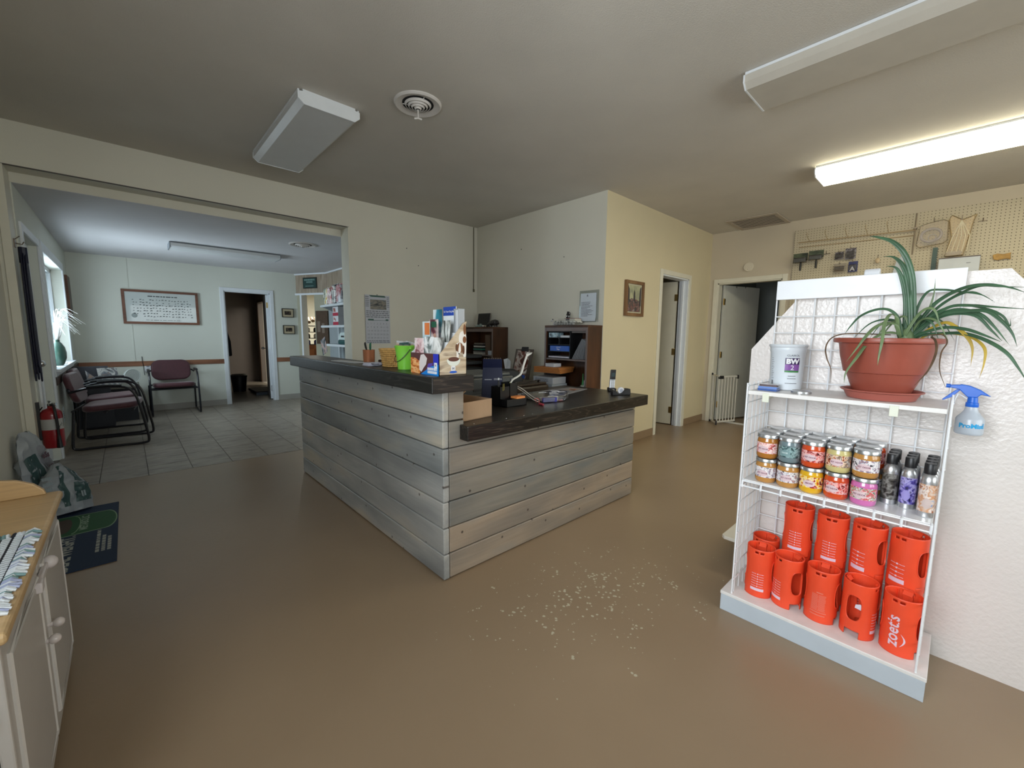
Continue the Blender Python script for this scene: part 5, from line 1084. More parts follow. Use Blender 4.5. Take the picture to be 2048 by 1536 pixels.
# navy flip pad (its printed codes are left out)
navy = mat('pad_navy', (.010, .016, .065), .4)
t = T('desk_flip_pad', 'navy spiral-topped standing flip card behind the desk organiser', 'sign', (1.86, 2.12, ZL))
o = Vector((1.765, 2.20, ZL)); ux = Vector((.80, -.60, 0)); W2, H2 = .15, .295; nrm = ux.cross(Z3)
lean = Vector((nrm.x*-.22, nrm.y*-.22, 1)).normalized()
P('front_card', MB().prism([(0, 0), (W2, 0), (W2-.01, H2), (.01, H2)], o, ux, lean, nrm*.003), navy, t); P('back_card', MB().prism([(0, 0), (W2, 0), (W2-.01, H2), (.01, H2)], o-nrm*.10, ux, Vector((nrm.x*.22, nrm.y*.22, 1)).normalized(), nrm*.003), navy, t)
sp = MB()
for k in range(10): P('spiral_ring', MB().tube([o+ux*(.02+k*.0125)+lean*(H2-.004)+nrm*.006, o+ux*(.02+k*.0125)+lean*(H2+.006), o+ux*(.02+k*.0125)+lean*(H2-.004)-nrm*.006], .0016, 5), chrome, t)
pr = MB(); lines(pr, o+ux*.02+lean*.145, ux, lean, .05, .008, 1, .8, 0, 3, t=.004); lines(pr, o+ux*.085+lean*.145, ux, lean, .055, .014, 2, .7, 0, 4, t=.004); P('small_print', pr, mat('print_pale_blue', (.5, .52, .6), .5), t)
# organiser
oc = Vector((1.80, 1.99, ZL)); t = T('desk_organiser', 'black mesh desk organiser crowded with pens and scissors', 'organiser', tuple(oc))
om = mat('organiser_black', (.006, .006, .007), .35)
for (x0, x1, y0, y1, h) in ((1.715, 1.80, 1.955, 2.04, .125), (1.80, 1.87, 1.955, 2.04, .145), (1.715, 1.89, 1.89, 1.955, .05)):
    nm = MB()
    for a in ((x0, x1, y0, y0+.003), (x0, x1, y1-.003, y1), (x0, x0+.003, y0, y1), (x1-.003, x1, y0, y1)): nm.box(a[0], a[1], a[2], a[3], ZL+.002, ZL+h)
    nm.box(x0, x1, y0, y1, ZL+.001, ZL+.006); P('bin', nm, om, t)
P('paper_clip', MB().tube([(1.738, 1.952, ZL+.10), (1.738, 1.950, ZL+.145), (1.748, 1.950, ZL+.145), (1.748, 1.952, ZL+.105)], .0016, 6, closed=True), mat('clip_gold', (.5, .42, .12), .3, metal=.6), t)
t2 = P('sticky_notes', MB().box(1.80, 1.875, 1.888, 1.945, ZL+.0495, ZL+.062), mat('sticky_orange', (.75, .26, .07), .6)); tag(t2, 'orange sticky notes on the front tray of the organiser', 'notepad')
for i, (x, y, tx, ty, h, m, lab) in enumerate(((1.735, 2.0, 1.742, 2.0, .165, dark, 'black marker with white end in the organiser left bin'), (1.76, 2.01, 1.765, 2.02, .15, om, 'black pen standing in the organiser left bin'), (1.84, 2.0, 1.85, 2.0, .17, om, 'black pen standing in the organiser right bin'))):
    q = T('pen', lab, 'pen', (x, y, ZL+.01)); P('barrel', MB().tube([(x, y, ZL+.01), (tx, ty, ZL+h)], .005, 10), m, q)
    if i == 0: P('tip', MB().tube([(tx, ty, ZL+h), (tx+.001, ty, ZL+h+.014)], .0045, 8), white, q)
t = T('back_scratcher', 'white curved back scratcher with lime end rising from the organiser', 'scratcher', (1.84, 2.0, ZL+.10))
pts = sm([(1.83, 2.0, ZL+.10), (1.855, 1.995, ZL+.155), (1.895, 1.985, ZL+.178), (1.925, 1.98, ZL+.20), (1.945, 1.975, ZL+.26), (1.965, 1.97, ZL+.315)], 5)
P('shaft', MB().tube(pts, .0085, 8, flat=.6), mat('scratcher_white', (.72, .70, .64), .35), t, smooth=True); P('lime_end', MB().tube([(1.828, 2.0, ZL+.095), (1.845, 1.998, ZL+.140)], .0075, 8), mat('scratcher_lime', (.50, .62, .12), .4), t)
for k in range(4): P('finger', MB().tube([(1.965, 1.97, ZL+.313), (1.968+.007*k, 1.972-.006*k, ZL+.33), (1.965+.008*k, 1.963-.006*k, ZL+.338)], .0035, 6), mat('scratcher_white', (.72, .70, .64), .35), t)
t = T('scissors', 'steel scissors with red handle loops leaning from the organiser', 'scissors', (1.92, 1.93, ZL))
P('blade', MB().tube(sm([(1.86, 1.99, ZL+.125), (1.91, 1.955, ZL+.10), (1.96, 1.915, ZL+.05), (2.0, 1.88, ZL+.02)], 4), .004, 6), chrome, t); P('blade', MB().tube(sm([(1.865, 1.975, ZL+.115), (1.915, 1.94, ZL+.075), (1.955, 1.90, ZL+.03), (1.98, 1.86, ZL+.012)], 4), .0035, 6), chrome, t)
P('red_loop', MB().tube([(2.0+.018*math.cos(a), 1.90+.012*math.sin(a), ZL+.02+.010*math.sin(a)) for a in [2*PI*i/14 for i in range(14)]], .005, 6, closed=True), mat('handle_red', (.45, .06, .06), .4), t, smooth=True)
t = P('lipstick_marker', MB().tube([(1.955, 1.80, ZL+.008), (1.965, 1.845, ZL+.008)], .0075, 12), mat('marker_maroon', (.22, .02, .03), .35)); tag(t, 'small maroon marker lying in front of the scissors', 'marker')
# packet of papers in plastic
t = T('bagged_papers', 'packet of papers in crinkled clear plastic on the lower desktop', 'packet', (2.17, 1.96, ZL))
P('papers', MB().prism([(2.08, 2.10), (2.21, 2.05), (2.17, 1.86), (2.05, 1.92)], (0, 0, ZL+.004), X3, Y3, (0, 0, .032)), mat('papers_buff', (.55, .50, .40), .5), t, bevel=.003)
P('blue_print', MB().prism([(2.05, 1.90), (2.15, 1.87), (2.14, 1.845), (2.045, 1.88)], (0, 0, ZL+.003), X3, Y3, (0, 0, .030)), mat('packet_blue', (.05, .05, .28), .3), t)
P('red_print', MB().prism([(2.18, 1.87), (2.22, 1.865), (2.21, 1.85), (2.17, 1.855)], (0, 0, ZL+.002), X3, Y3, (0, 0, .010)), mat('packet_red', (.30, .03, .05), .4), t)
P('plastic', MB().prism([(2.06, 2.12), (2.24, 2.07), (2.38, 1.96), (2.33, 1.90), (2.20, 1.835), (2.03, 1.87)], (0, 0, ZL+.001), X3, Y3, (0, 0, .042)), glassy('crinkle_plastic', (.86, .86, .88), .16, .1), t, bevel=.006)
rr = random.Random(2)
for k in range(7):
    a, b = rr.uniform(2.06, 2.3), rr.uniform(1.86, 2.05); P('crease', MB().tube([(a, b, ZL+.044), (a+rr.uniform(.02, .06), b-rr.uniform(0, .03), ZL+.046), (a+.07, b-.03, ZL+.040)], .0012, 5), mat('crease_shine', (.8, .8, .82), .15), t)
t = T('desk_blotter', 'wide paper desk blotter with printed photos on the lower desktop', 'blotter', (2.6, 2.25, ZL))
P('pad', MB().prism([(2.10, 2.16), (2.42, 2.02), (2.86, 2.13), (2.82, 2.29), (2.18, 2.29)], (0, 0, ZL+.0005), X3, Y3, (0, 0, .004)), mat('blotter_grey', (.28, .28, .30), .5), t)
P('printed_photo', poly(MB(), (0, 0, ZL+.0047), X3, Y3, [(2.35, 2.07), (2.62, 2.12), (2.60, 2.26), (2.28, 2.22)]), blotch('blotter_photo', ['15171a', '3c4048', '6d7076', '22252b'], 14, .4), t)
P('orange_print', poly(MB(), (0, 0, ZL+.0047), X3, Y3, [(2.66, 2.12), (2.80, 2.15), (2.76, 2.24), (2.66, 2.22)]), blotch('blotter_orange', ['3a2a22', 'b5602f', 'a8a8a4', '6d6a66'], 20, .4), t)
# phone and tape dispenser
pcn = Vector((2.935, 1.935, ZL)); ux = Vector((.75, -.66, 0)); fr_ = ux.cross(Z3)
t = T('cordless_phone', 'grey cordless phone standing in its black cradle at the desk end', 'phone', tuple(pcn))
P('cradle', MB().obox(pcn+Z3*.014, ux, -fr_, Z3, .030, .038, .0135), dark, t, bevel=.006)
up = (Z3+fr_*-.20+ux*.10).normalized(); c0 = pcn+Z3*.02
P('handset', MB().obox(c0+up*.078, ux, up.cross(ux), up, .022, .012, .080), mat('phone_silver', (.46, .48, .52), .3, metal=.3), t, bevel=.006, label='silver handset')
f2 = c0+fr_*.0115; fu = up
P('upper_face', MB().obox(c0+up*.118+fr_*.006, ux, up.cross(ux), up, .0222, .0075, .042), dark, t, bevel=.004); P('screen', MB().obox(c0+up*.118+fr_*.0135, ux, up.cross(ux), up, .013, .001, .016), mat('screen_grey', (.05, .08, .09), .15), t)
for r in range(4):
    for c in range(3): P('key', MB().obox(c0+up*(.022+.013*r)+ux*(-.013+.013*c)+fr_*.0128, ux, up.cross(ux), up, .0045, .0012, .0038), mat('key_white', (.75, .77, .8), .4), t)
tcn = Vector((2.795, 1.765, ZL)); t = T('tape_dispenser', 'black tape dispenser with a white roll on the desk end', 'dispenser', tuple(tcn))
ux = Vector((.85, -.53, 0)); fy = Vector((.53, .85, 0))
P('base', MB().prism([(-.070, 0), (.075, 0), (.078, .012), (.074, .048), (.050, .050), (.030, .042), (.012, .020), (-.012, .012), (-.032, .020), (-.044, .036), (-.062, .040), (-.072, .030)], tcn-fy*.025, ux, Z3, fy*.05), dark, t, bevel=.004)
P('tape_roll', MB().tube([tcn+ux*.005-fy*.009+Z3*.034, tcn+ux*.005+fy*.009+Z3*.034], .026, 28), mat('tape_white', (.75, .75, .78), .4), t, bevel=.002); P('hub', MB().tube([tcn+ux*.005-fy*.0095+Z3*.034, tcn+ux*.005+fy*.0095+Z3*.034], .014, 20), mat('hub_grey', (.4, .42, .5), .4), t)
P('cutter', MB().obox(tcn-ux*.058+Z3*.041, ux, fy, Z3, .006, .010, .0015), chrome, t)
# ------------------------------------------------------------ work table clutter behind the desk (z = .735)
ZW = .735
t = T('office_printer', 'dark grey office printer behind the bar top', 'printer', (2.0, 2.62, ZW)); pgm = mat('printer_grey', (.055, .062, .066), .4)
P('cabinet', MB().box(1.74, 2.27, 2.42, 2.82, ZW, ZW+.205), pgm, t, bevel=.012); P('top_cover', MB().box(1.76, 2.25, 2.44, 2.84, ZW+.205, ZW+.228), mat('printer_grey_light', (.10, .112, .118), .4), t, bevel=.008)
P('paper_slot', MB().box(1.86, 2.10, 2.414, 2.422, ZW+.105, ZW+.125), dark, t); P('tray', MB().box(1.80, 2.20, 2.405, 2.42, ZW+.02, ZW+.08), mat('printer_tray', (.035, .038, .04), .4), t, bevel=.004); P('control_panel', MB().box(2.13, 2.25, 2.41, 2.43, ZW+.13, ZW+.19), mat('printer_grey_light', (.10, .112, .118), .4), t)
P('side_wing', MB().box(1.72, 1.74, 2.50, 2.80, ZW+.12, ZW+.16), pgm, t)
t = T('letter_tray_stack', 'stack of black letter trays in front of the left bookcase', 'tray', (2.95, 4.0, .735))
for k in range(4): P('tray', MB().box(2.72, 3.10, 3.86, 4.24, .76+k*.075, .766+k*.075).box(2.72, 3.10, 3.86, 3.865, .76+k*.075, .80+k*.075).box(2.72, 2.725, 3.86, 4.24, .76+k*.075, .78+k*.075).box(3.095, 3.10, 3.86, 4.24, .76+k*.075, .80+k*.075), mat('tray_black', (.012, .014, .016), .4), t)
P('stand', MB().box(2.70, 3.12, 3.84, 4.26, .0, .75), mat('cabinet_dark', (.03, .035, .04), .5), t)
t = T('office_chair', 'black high-backed office chair behind the desk', 'chair', (2.74, 3.1, 0))
P('backrest', MB().prism(rpts(-.17, .17, 0, .40, .12, 6), (2.72, 2.99, .53), Vector((.88, -.47, 0)), Vector((.05, .08, 1)).normalized(), Vector((.47, .88, 0))*.06), mat('chair_mesh_black', (.012, .013, .015), .55), t, bevel=.02, smooth=True)
P('seat', MB().prism(rpts(-.24, .24, -.24, .24, .08, 5), (2.76, 3.27, .46), X3, Y3, (0, 0, .07)), mat('chair_mesh_black', (.012, .013, .015), .55), t, bevel=.02); P('column', MB().cyl((2.76, 3.27, .08), (2.76, 3.27, .46), .03), dark, t)
for i in range(5):
    a = 2*PI*i/5; P('foot', MB().tube([(2.76, 3.27, .09), (2.76+.28*math.cos(a), 3.27+.28*math.sin(a), .06)], .018, 8).sph((2.76+.28*math.cos(a), 3.27+.28*math.sin(a), .028), .028, n=10, k=6), dark, t)
t = T('clipboard', 'clipboard with a brown printed sheet leaning on the alcove wall', 'clipboard', (3.30, 3.42, .70))
o = Vector((3.24, 3.50, .76)); ux = Vector((.25, -.97, 0)); up = Vector((.22, 0, 1)).normalized(); nn = ux.cross(up)
P('board', MB().prism([(0, 0), (.235, 0), (.235, .35), (0, .35)], o, ux, up, -nn*.006), mat('clipboard_brown', (.08, .06, .045), .5), t)
P('sheet', MB().prism([(.006, .004), (.19, .004), (.19, .335), (.03, .335)], o, ux, up, nn*.002), blotch('box_brown_print', ['3b1a12', '6b3323', 'b9aea4', '4f2418', 'e2dcd6'], 9, .4), t); P('clip', MB().prism([(.08, .325), (.175, .325), (.17, .375), (.085, .375)], o, ux, up, nn*.016), dark, t, bevel=.004)
P('blue_mark', quad(MB(), o, ux, up, .11, .18, .01, .05, .004), mat('logo_blue', (.015, .10, .50), .4), t)
t = T('tissue_box', 'pink tissue box with a white tissue pulled up beside the left bookcase', 'box', (3.05, 3.58, .735)); P('carton', MB().box(3.09, 3.21, 3.40, 3.52, .7155, .86), mat('tissue_pink', (.62, .30, .36), .5), t, bevel=.003)
P('tissue', MB().add([(3.15, 3.50, .855), (3.15, 3.42, .855), (3.14, 3.40, .97), (3.16, 3.47, 1.0), (3.14, 3.52, .985), (3.17, 3.54, .93)], [(0, 1, 2, 3), (0, 3, 4, 5)]), mat('tissue_white', (.62, .64, .66), .8), t)
t = P('side_counter', MB().box(3.06, 3.44, 2.96, 3.70, .66, .715).box(3.10, 3.40, 3.0, 3.66, 0, .66), mat('side_counter_dark', (.05, .045, .04), .6)); tag(t, 'dark low counter along the alcove wall under the clutter', 'counter')
t = T('leather_bag', 'dark brown leather satchel lying on the work table', 'bag', (2.62, 2.75, ZW)); lth = mat('leather_dark', (.035, .022, .014), .4, var=.3, vs=12, bump=.3, bs=20)
P('body', MB().prism(rpts(2.36, 2.92, 2.60, 2.82, .05), (0, 0, ZW), X3, Y3, (0, 0, .07)), lth, t, bevel=.02); P('flap', MB().prism([(2.38, 2.58), (2.88, 2.62), (2.86, 2.80), (2.42, 2.81)], (0, 0, ZW+.07), X3, Y3, (.01, 0, .022)), lth, t, bevel=.008)
P('strap', MB().tube(sm([(2.40, 2.66, ZW+.09), (2.50, 2.60, ZW+.11), (2.62, 2.64, ZW+.10), (2.75, 2.60, ZW+.12), (2.85, 2.70, ZW+.09)], 5), .010, 6, flat=.4), lth, t, smooth=True)
# ------------------------------------------------------------ bookcases in the alcove
walnut = wood('walnut_veneer', 2, ['2c180c', '472a16', '5c3820'], .45); walF = mat('walnut_edge', (.16, .12, .11), .4, var=.1)
def bookcase(label, x0, x1, y0, y1, h, shelves):
    t = T('bookcase', label, 'bookcase', ((x0+x1)/2, (y0+y1)/2, 0)); k = .022
    P('side_panel', MB().box(x0, x1, y0, y0+k, 0, h), walnut, t, bevel=.003); P('side_panel', MB().box(x0, x1, y1-k, y1, 0, h), walnut, t, bevel=.003)
    P('top_panel', MB().box(x0-.003, x1, y0-.002, y1+.002, h-.005, h+.018), walnut, t, bevel=.003); P('back_panel', MB().box(x1-.006, x1, y0+k, y1-k, .06, h-.005), walnut, t)
    P('front_rail', MB().box(x0, x0+.018, y0+k, y1-k, h-.045, h-.006), walF, t); P('plinth', MB().box(x0+.01, x0+.03, y0+k, y1-k, 0, .06), walnut, t)
    P('edge_strip', MB().box(x0-.003, x0, y0, y0+k, 0, h-.006), walF, t); P('edge_strip', MB().box(x0-.003, x0, y1-k, y1, 0, h-.006), walF, t)
    for z in shelves: P('shelf', MB().box(x0+.006, x1-.006, y0+k, y1-k, z-.018, z), walF, t, bevel=.002)
    return t
bookcase('walnut bookcase in the back corner behind the leaflet holder', 3.44, 3.70, 4.065, 4.655, 1.345, (1.0, .68, .36))
bookcase('walnut bookcase beside the yellow hall wall with paper trays', 3.462, 3.712, 2.592, 3.185, 1.355, (1.012, .66, .34))
# contents of the left bookcase
rr = random.Random(9)
for k, (c, w) in enumerate((('b9b4ab', .19), ('8f8b86', .20), ('1b1b1c', .19), ('2b7a68', .20), ('17191a', .19), ('c9c6c0', .19), ('23201f', .20), ('6d6760', .18))):
    t = P('folder', MB().box(3.455+.004*(k % 2), 3.68, 4.30, 4.30+w, 1.001+k*.019, 1.018+k*.019), mat('folder_'+c, c, .6), bevel=.002); tag(t, ['pale lowest folder', 'grey second folder from the bottom', 'black third folder from the bottom', 'teal folder', 'black folder directly above the teal one', 'pale folder third from the top', 'black folder second from the top', 'brownish topmost folder'][k]+' in the stack on the left bookcase shelf', 'folder', 'stacked folders in the left bookcase')
t = P('magazine_file', MB().box(3.50, 3.68, 4.19, 4.29, 1.001, 1.26), mat('kraft_file', (.12, .075, .05), .7)); tag(t, 'brown upright magazine file in the left bookcase', 'file')
t = P('card_box', MB().box(3.46, 3.60, 4.095, 4.185, 1.001, 1.055), mat('box_bluewhite', (.45, .50, .58), .5)); tag(t, 'pale blue-white small box at the shelf end of the left bookcase', 'box')
t = P('black_pouch', MB().sph((3.56, 4.13, 1.085), .06, .05, .028, n=14, k=8), dark, smooth=True); tag(t, 'black pouch on the small pale box in the left bookcase', 'pouch')
t = T('photo_frame', 'black square picture frame on top of the left bookcase', 'frame', (3.60, 4.44, 1.364)); P('frame', MB().prism([(0, 0), (.25, 0), (.25, .19), (0, .19)], (3.60, 4.60, 1.364), NY, Vector((.15, 0, 1)).normalized(), (.012, 0, 0)), dark, t, bevel=.003); P('print', MB().prism([(.02, .02), (.23, .02), (.23, .17), (.02, .17)], (3.598, 4.60, 1.364), NY, Vector((.15, 0, 1)).normalized(), (.002, 0, 0)), mat('black_print', (.004, .004, .005), .3), t)
t = T('succulent_ornament', 'pale green glass succulent ornament on the left bookcase', 'ornament', (3.54, 4.40, 1.364)); sg = mat('pale_jade', (.34, .45, .42), .35)
for i in range(34):
    a = rr.uniform(0, 2*PI); r = rr.uniform(0, .07); c = Vector((3.53, 4.44, 1.364)); d = Vector((math.cos(a)*.5, math.sin(a)*1.2, rr.uniform(.5, 1.4))).normalized()
    b0 = c+Vector((math.cos(a)*r*.5, math.sin(a)*r*1.1, 0)); P('petal', MB().tube([b0, b0+d*.02, b0+d*rr.uniform(.03, .055)], [.006, .009, .002], 6), sg, t)
for i, y in enumerate((4.335, 4.29)): t = P('stone', MB().sph((3.50, y, 1.376), .015, .014, .012, n=10, k=6), mat('stone_'+str(i), (.7, .66, .6) if i == 0 else (.4, .35, .25), .4), smooth=True); tag(t, ['pale round stone beside the glass succulent', 'small tan stone right of the pale stone'][i], 'stone')
t = T('pig_figurine', 'dark carved boar figurine on top of the left bookcase', 'figurine', (3.53, 4.16, 1.364)); bm_ = mat('carved_dark', (.025, .022, .022), .3, bump=.3, bs=60)
P('body', MB().tube(sm([(3.53, 4.275, 1.400), (3.53, 4.25, 1.402), (3.53, 4.22, 1.408), (3.53, 4.18, 1.418), (3.53, 4.13, 1.422), (3.53, 4.095, 1.41), (3.53, 4.085, 1.395)], 4), [.009]+[.014]*3+[.023]*4+[.030]*4+[.037]*4+[.040]*4+[.032]*4+[.016], 12), bm_, t, smooth=True)
for y, x in ((4.215, .014), (4.215, -.014), (4.11, .016), (4.11, -.016)): P('leg', MB().tube([(3.53+x, y, 1.40), (3.53+x, y, 1.3645)], [.011, .008], 8), bm_, t)
for x in (.012, -.012): P('ear', MB().tube([(3.53+x, 4.235, 1.418), (3.53+x*1.6, 4.245, 1.44)], [.008, .001], 6), bm_, t)
# contents of the right bookcase
X0 = 3.47
t = T('paper_sorter', 'black desktop sorter filling the upper shelf of the right bookcase', 'sorter', (3.58, 2.98, 1.013)); 
for z in (1.0135, 1.085, 1.16, 1.235, 1.30): P('sorter_shelf', MB().box(X0+.012, 3.69, 2.84, 3.15, z, z+.005), dark, t)
for y in (2.835, 3.152): P('sorter_side', MB().box(X0+.010, 3.69, y, y+.005, 1.013, 1.31), dark, t)
P('sorter_divider', MB().box(X0+.012, 3.69, 2.99, 2.994, 1.165, 1.235), dark, t)
def bx_(nm, x0, x1, y0, y1, z0, z1, m, lab, cat, bev=.002, grp=None):
    o = P(nm, MB().box(x0, x1, y0, y1, z0, z1), m, bevel=bev); return tag(o, lab, cat, grp)
bx_('blue_box', X0+.004, 3.62, 2.845, 3.115, 1.0925, 1.150, mat('box_blue', (.02, .11, .50), .4), 'bright blue flat box on the sorter of the right bookcase', 'box')
o = bpy.data.objects['blue_box']; P('lettering', TX(MB(), 'Tray', .022, (X0+.0035, 2.995, 1.105), NY, Z3, .0006, 'CENTER', .001), wh, o); P('small_print', lines(MB(), (X0+.0035, 3.02, 1.130), NY, Z3, .06, .008, 1, .7, 0, 3, t=.001), wh, o)
bx_('patterned_box', X0+.006, 3.60, 3.03, 3.135, 1.2415, 1.293, blotch('box_heart', ['2b3a44', '9fc0cf', 'c9dde4', '55707c'], 20, .4), 'pale blue patterned box at the sorter top left', 'box')
P('heart', poly(MB(), (X0+.0055, 3.105, 1.268), NY, Z3, [(0, -.012), (.010, .002), (.006, .009), (0, .005), (-.006, .009), (-.010, .002)], .001), dark, bpy.data.objects['patterned_box'])
bx_('white_label_box', X0+.004, 3.60, 2.85, 2.965, 1.2415, 1.263, mat('label_box_white', (.66, .70, .74), .5), 'thin white box beside the patterned box on the sorter', 'box')
bx_('paper_stack', X0+.008, 3.68, 2.85, 3.14, 1.0195, 1.034, mat('paper_ream', (.62, .60, .68), .6), 'white sheets on the lowest sorter shelf', 'paper')
bx_('top_tray', X0+.02, 3.68, 2.635, 2.825, 1.29, 1.31, mat('tray_taupe', (.16, .14, .13), .5), 'taupe tray under the top of the right bookcase', 'tray')
t = T('leaning_files', 'sheaf of grey plastic sleeves leaning in the right bookcase', 'files', (3.57, 2.72, 1.013))
for k in range(7):
    a = .02*k; P('sleeve', MB().prism([(-.0015, 0), (.0015, 0), (-.125+a*.7+.0015, .215-.004*k), (-.125+a*.7-.0015, .215-.004*k)], (X0+.012+.003*k, 2.805-a*1.0, 1.0135), Y3, Z3, (.18, 0, 0)), mat('sleeve_grey', (.33, .34, .36), .3), t)
t = T('padded_envelopes', 'stack of orange-brown padded envelopes jutting from the right bookcase', 'envelopes', (3.40, 3.06, .86)); ev = mat('envelope_orange', (.45, .17, .04), .6)
for k in range(5): P('envelope', MB().prism([(3.24+.006*(k % 2), 3.14), (3.60, 3.12), (3.58, 2.86-.004*k), (3.27, 2.78+.006*k)], (0, 0, .865+k*.0125), X3, Y3, (0, 0, .0120)), ev, t, bevel=.004)
P('support_stack', MB().box(3.44, 3.60, 2.95, 3.15, .83, .865), mat('stack_dark', (.02, .018, .016), .6), t)
bx_('small_white_box', 3.30, 3.42, 2.90, 3.02, .9285, .965, mat('white_box', (.55, .56, .60), .5), 'small white box on the padded envelopes', 'box')
bx_('binder_stack', 3.22, 3.43, 2.84, 3.12, .755, .825, mat('binder_grey', (.36, .37, .40), .4), 'grey printed box below the envelopes', 'box')
P('printed_lines', lines(MB(), (3.2195, 3.09, .775), NY, Z3, .20, .035, 2, .7, .1, 2, t=.001), mat('print_grey', (.18, .19, .22), .6), bpy.data.objects['binder_stack'])
bx_('silver_box', 3.20, 3.44, 2.83, 3.14, .7155, .754, mat('silver_box', (.30, .33, .36), .35), 'silver flat box under the grey printed box', 'box')
t = T('glue_bottle', 'small glue bottle with green pointed nozzle in the right bookcase', 'bottle', (3.50, 2.665, .661)); 
P('body', MB().lathe([(.026, 0), (.028, .004), (.028, .058), (.022, .066), (.012, .070)], (3.50, 2.665, .6785), n=20), mat('glue_pale', (.34, .40, .32), .4), t, smooth=True); P('nozzle', MB().lathe([(.015, .070), (.013, .078), (.0065, .12), (.004, .185), (.001, .19)], (3.50, 2.665, .6785), n=14), mat('nozzle_green', (.03, .24, .06), .4), t, smooth=True); P('base_pad', MB().lathe([(.03, .0), (.03, .018)], (3.50, 2.665, .6605), n=16), dark, t)
bx_('white_tube', 3.475, 3.505, 2.617, 2.634, .661, .80, mat('white_box', (.55, .56, .60), .5), 'narrow white tube beside the glue bottle', 'tube')
t = T('egg_tray_books', 'egg carton under thin books on top of the right bookcase', 'carton', (3.58, 2.94, 1.373)); 
for k in range(7): P('cup', MB().sph((3.50, 3.04-k*.038, 1.388), .022, .020, .0145, n=12, k=6), mat('egg_grey', (.36, .36, .34), .7, bump=.3), t, smooth=True)
P('lid', MB().box(3.475, 3.60, 2.77, 3.06, 1.399, 1.420), blotch('carton_print', ['1a1a1c', 'b9b8b0', 'cfcfc8', '5b5b58'], 30, .6), t, bevel=.006); P('top_book', MB().box(3.49, 3.60, 2.79, 3.02, 1.4205, 1.442), mat('book_cream', (.50, .48, .42), .6), t, bevel=.002)
P('cover_edge', MB().box(3.488, 3.602, 2.788, 2.93, 1.4425, 1.446), mat('book_red', (.20, .03, .03), .5), t); P('black_label', MB().box(3.488, 3.49, 2.86, 2.91, 1.425, 1.438), dark, t)
t = T('dog_figurine', 'white spotted dog figurine at the left of the egg carton', 'figurine', (3.53, 3.09, 1.373)); dw = mat('figurine_white', (.60, .58, .56), .35)
P('body', MB().sph((3.52, 3.085, 1.400), .018, .030, .018, n=14, k=8), dw, t, smooth=True); P('head', MB().sph((3.505, 3.115, 1.428), .015, .017, .015, n=12, k=8).sph((3.497, 3.133, 1.420), .008, .010, .007, n=10, k=6), dw, t, smooth=True)
for a, b in ((-.012, .02), (.012, .02), (-.012, -.02), (.012, -.02)): P('leg', MB().tube([(3.52+a, 3.085+b, 1.395), (3.52+a, 3.085+b, 1.3735)], .006, 8), dw, t)
P('ear', MB().sph((3.50, 3.106, 1.433), .006, .008, .012, n=8, k=6), dark, t); P('spot', MB().sph((3.506, 3.078, 1.405), .006, .008, .008, n=8, k=6), dark, t)
t = T('dark_vase', 'small dark faceted vase standing on the books of the right bookcase', 'vase', (3.55, 2.905, 1.447)); P('vessel', MB().lathe([(.017, 0), (.022, .012), (.023, .03), (.014, .055), (.011, .066), (.014, .075), (.009, .075), (.008, .06)], (3.55, 2.93, 1.4465), n=8), mat('vase_black', (.02, .02, .022), .15), t)
P('handle', MB().tube(sm([(3.55, 2.918, 1.515), (3.55, 2.902, 1.505), (3.55, 2.905, 1.48)], 4), .004, 6), mat('vase_black', (.02, .02, .022), .15), t)
P('highlight_panel', MB().box(3.525, 3.528, 2.925, 2.935, 1.465, 1.478), mat('vase_glint', (.7, .7, .75), .2), t)  # pale panel standing in for a highlight on the dark vase
# ------------------------------------------------------------ waiting room chairs
burg = mat('burgundy_fabric', (.080, .020, .028), .55, var=.12, vs=30, bump=.1, bs=200, sheen=.3); tubeM = mat('black_tube', (.010, .010, .014), .3)
def padp(w, d, r, n=6): return rpts(-w/2, w/2, -d/2, d/2, r, n)
def guest_chair(label):
    """local: faces +y; seat centre at origin"""
    t = T('guest_chair', label, 'chair', group='burgundy guest chairs in the waiting room')
    q = Vector((0, .97, .12)).normalized(); 
    P('seat', MB().prism(padp(.50, .47, .10), (0, .02, .405), X3, Vector((0, .995, .06)), (0, 0, .07)), burg, t, bevel=.028, seg=4, smooth=True, local=True)
    P('backrest', MB().prism(rpts(-.245, .245, 0, .325, .11, 7), (0, -.205, .50), X3, Vector((0, -.23, .97)), Vector((0, -.055, -.012))), burg, t, bevel=.022, seg=4, smooth=True, local=True)
    for s in (-1, 1):
        x = s*.285
        loop = sm([(x, -.27, .62), (x, -.12, .66), (x, .06, .665), (x, .17, .645), (x, .235, .56), (x, .27, .40), (x, .30, .20), (x, .315, .06), (x, .28, .018), (x, .1, .016), (x, -.15, .016), (x, -.26, .018), (x, -.285, .06), (x, -.27, .25), (x, -.255, .42)], 4)
        P('arm_loop', MB().tube(loop, .0125, 8), tubeM, t, smooth=True, local=True)
        P('arm_pad', MB().tube(sm([(x, -.14, .672), (x, .0, .678), (x, .13, .672)], 4), .019, 8, flat=.7), dark, t, smooth=True, local=True)
        P('back_post', MB().tube(sm([(x, -.27, .62), (x*.92, -.28, .64), (x*.75, -.285, .66)], 3), .0125, 8), tubeM, t, smooth=True, local=True)
    P('cross_tube', MB().cyl((-.285, -.02, .385), (.285, -.02, .385), .0125, 8).cyl((-.285, .2, .395), (.285, .2, .395), .0125, 8), tubeM, t, local=True)
    P('rear_tube', MB().cyl((-.285, -.262, .42), (.285, -.262, .42), .0125, 8), tubeM, t, local=True)
    return t
gch = guest_chair('burgundy guest chair against the far wall under the rail, facing out'); gch.location = (.50, 8.30, 0); gch.rotation_euler = (0, 0, PI)
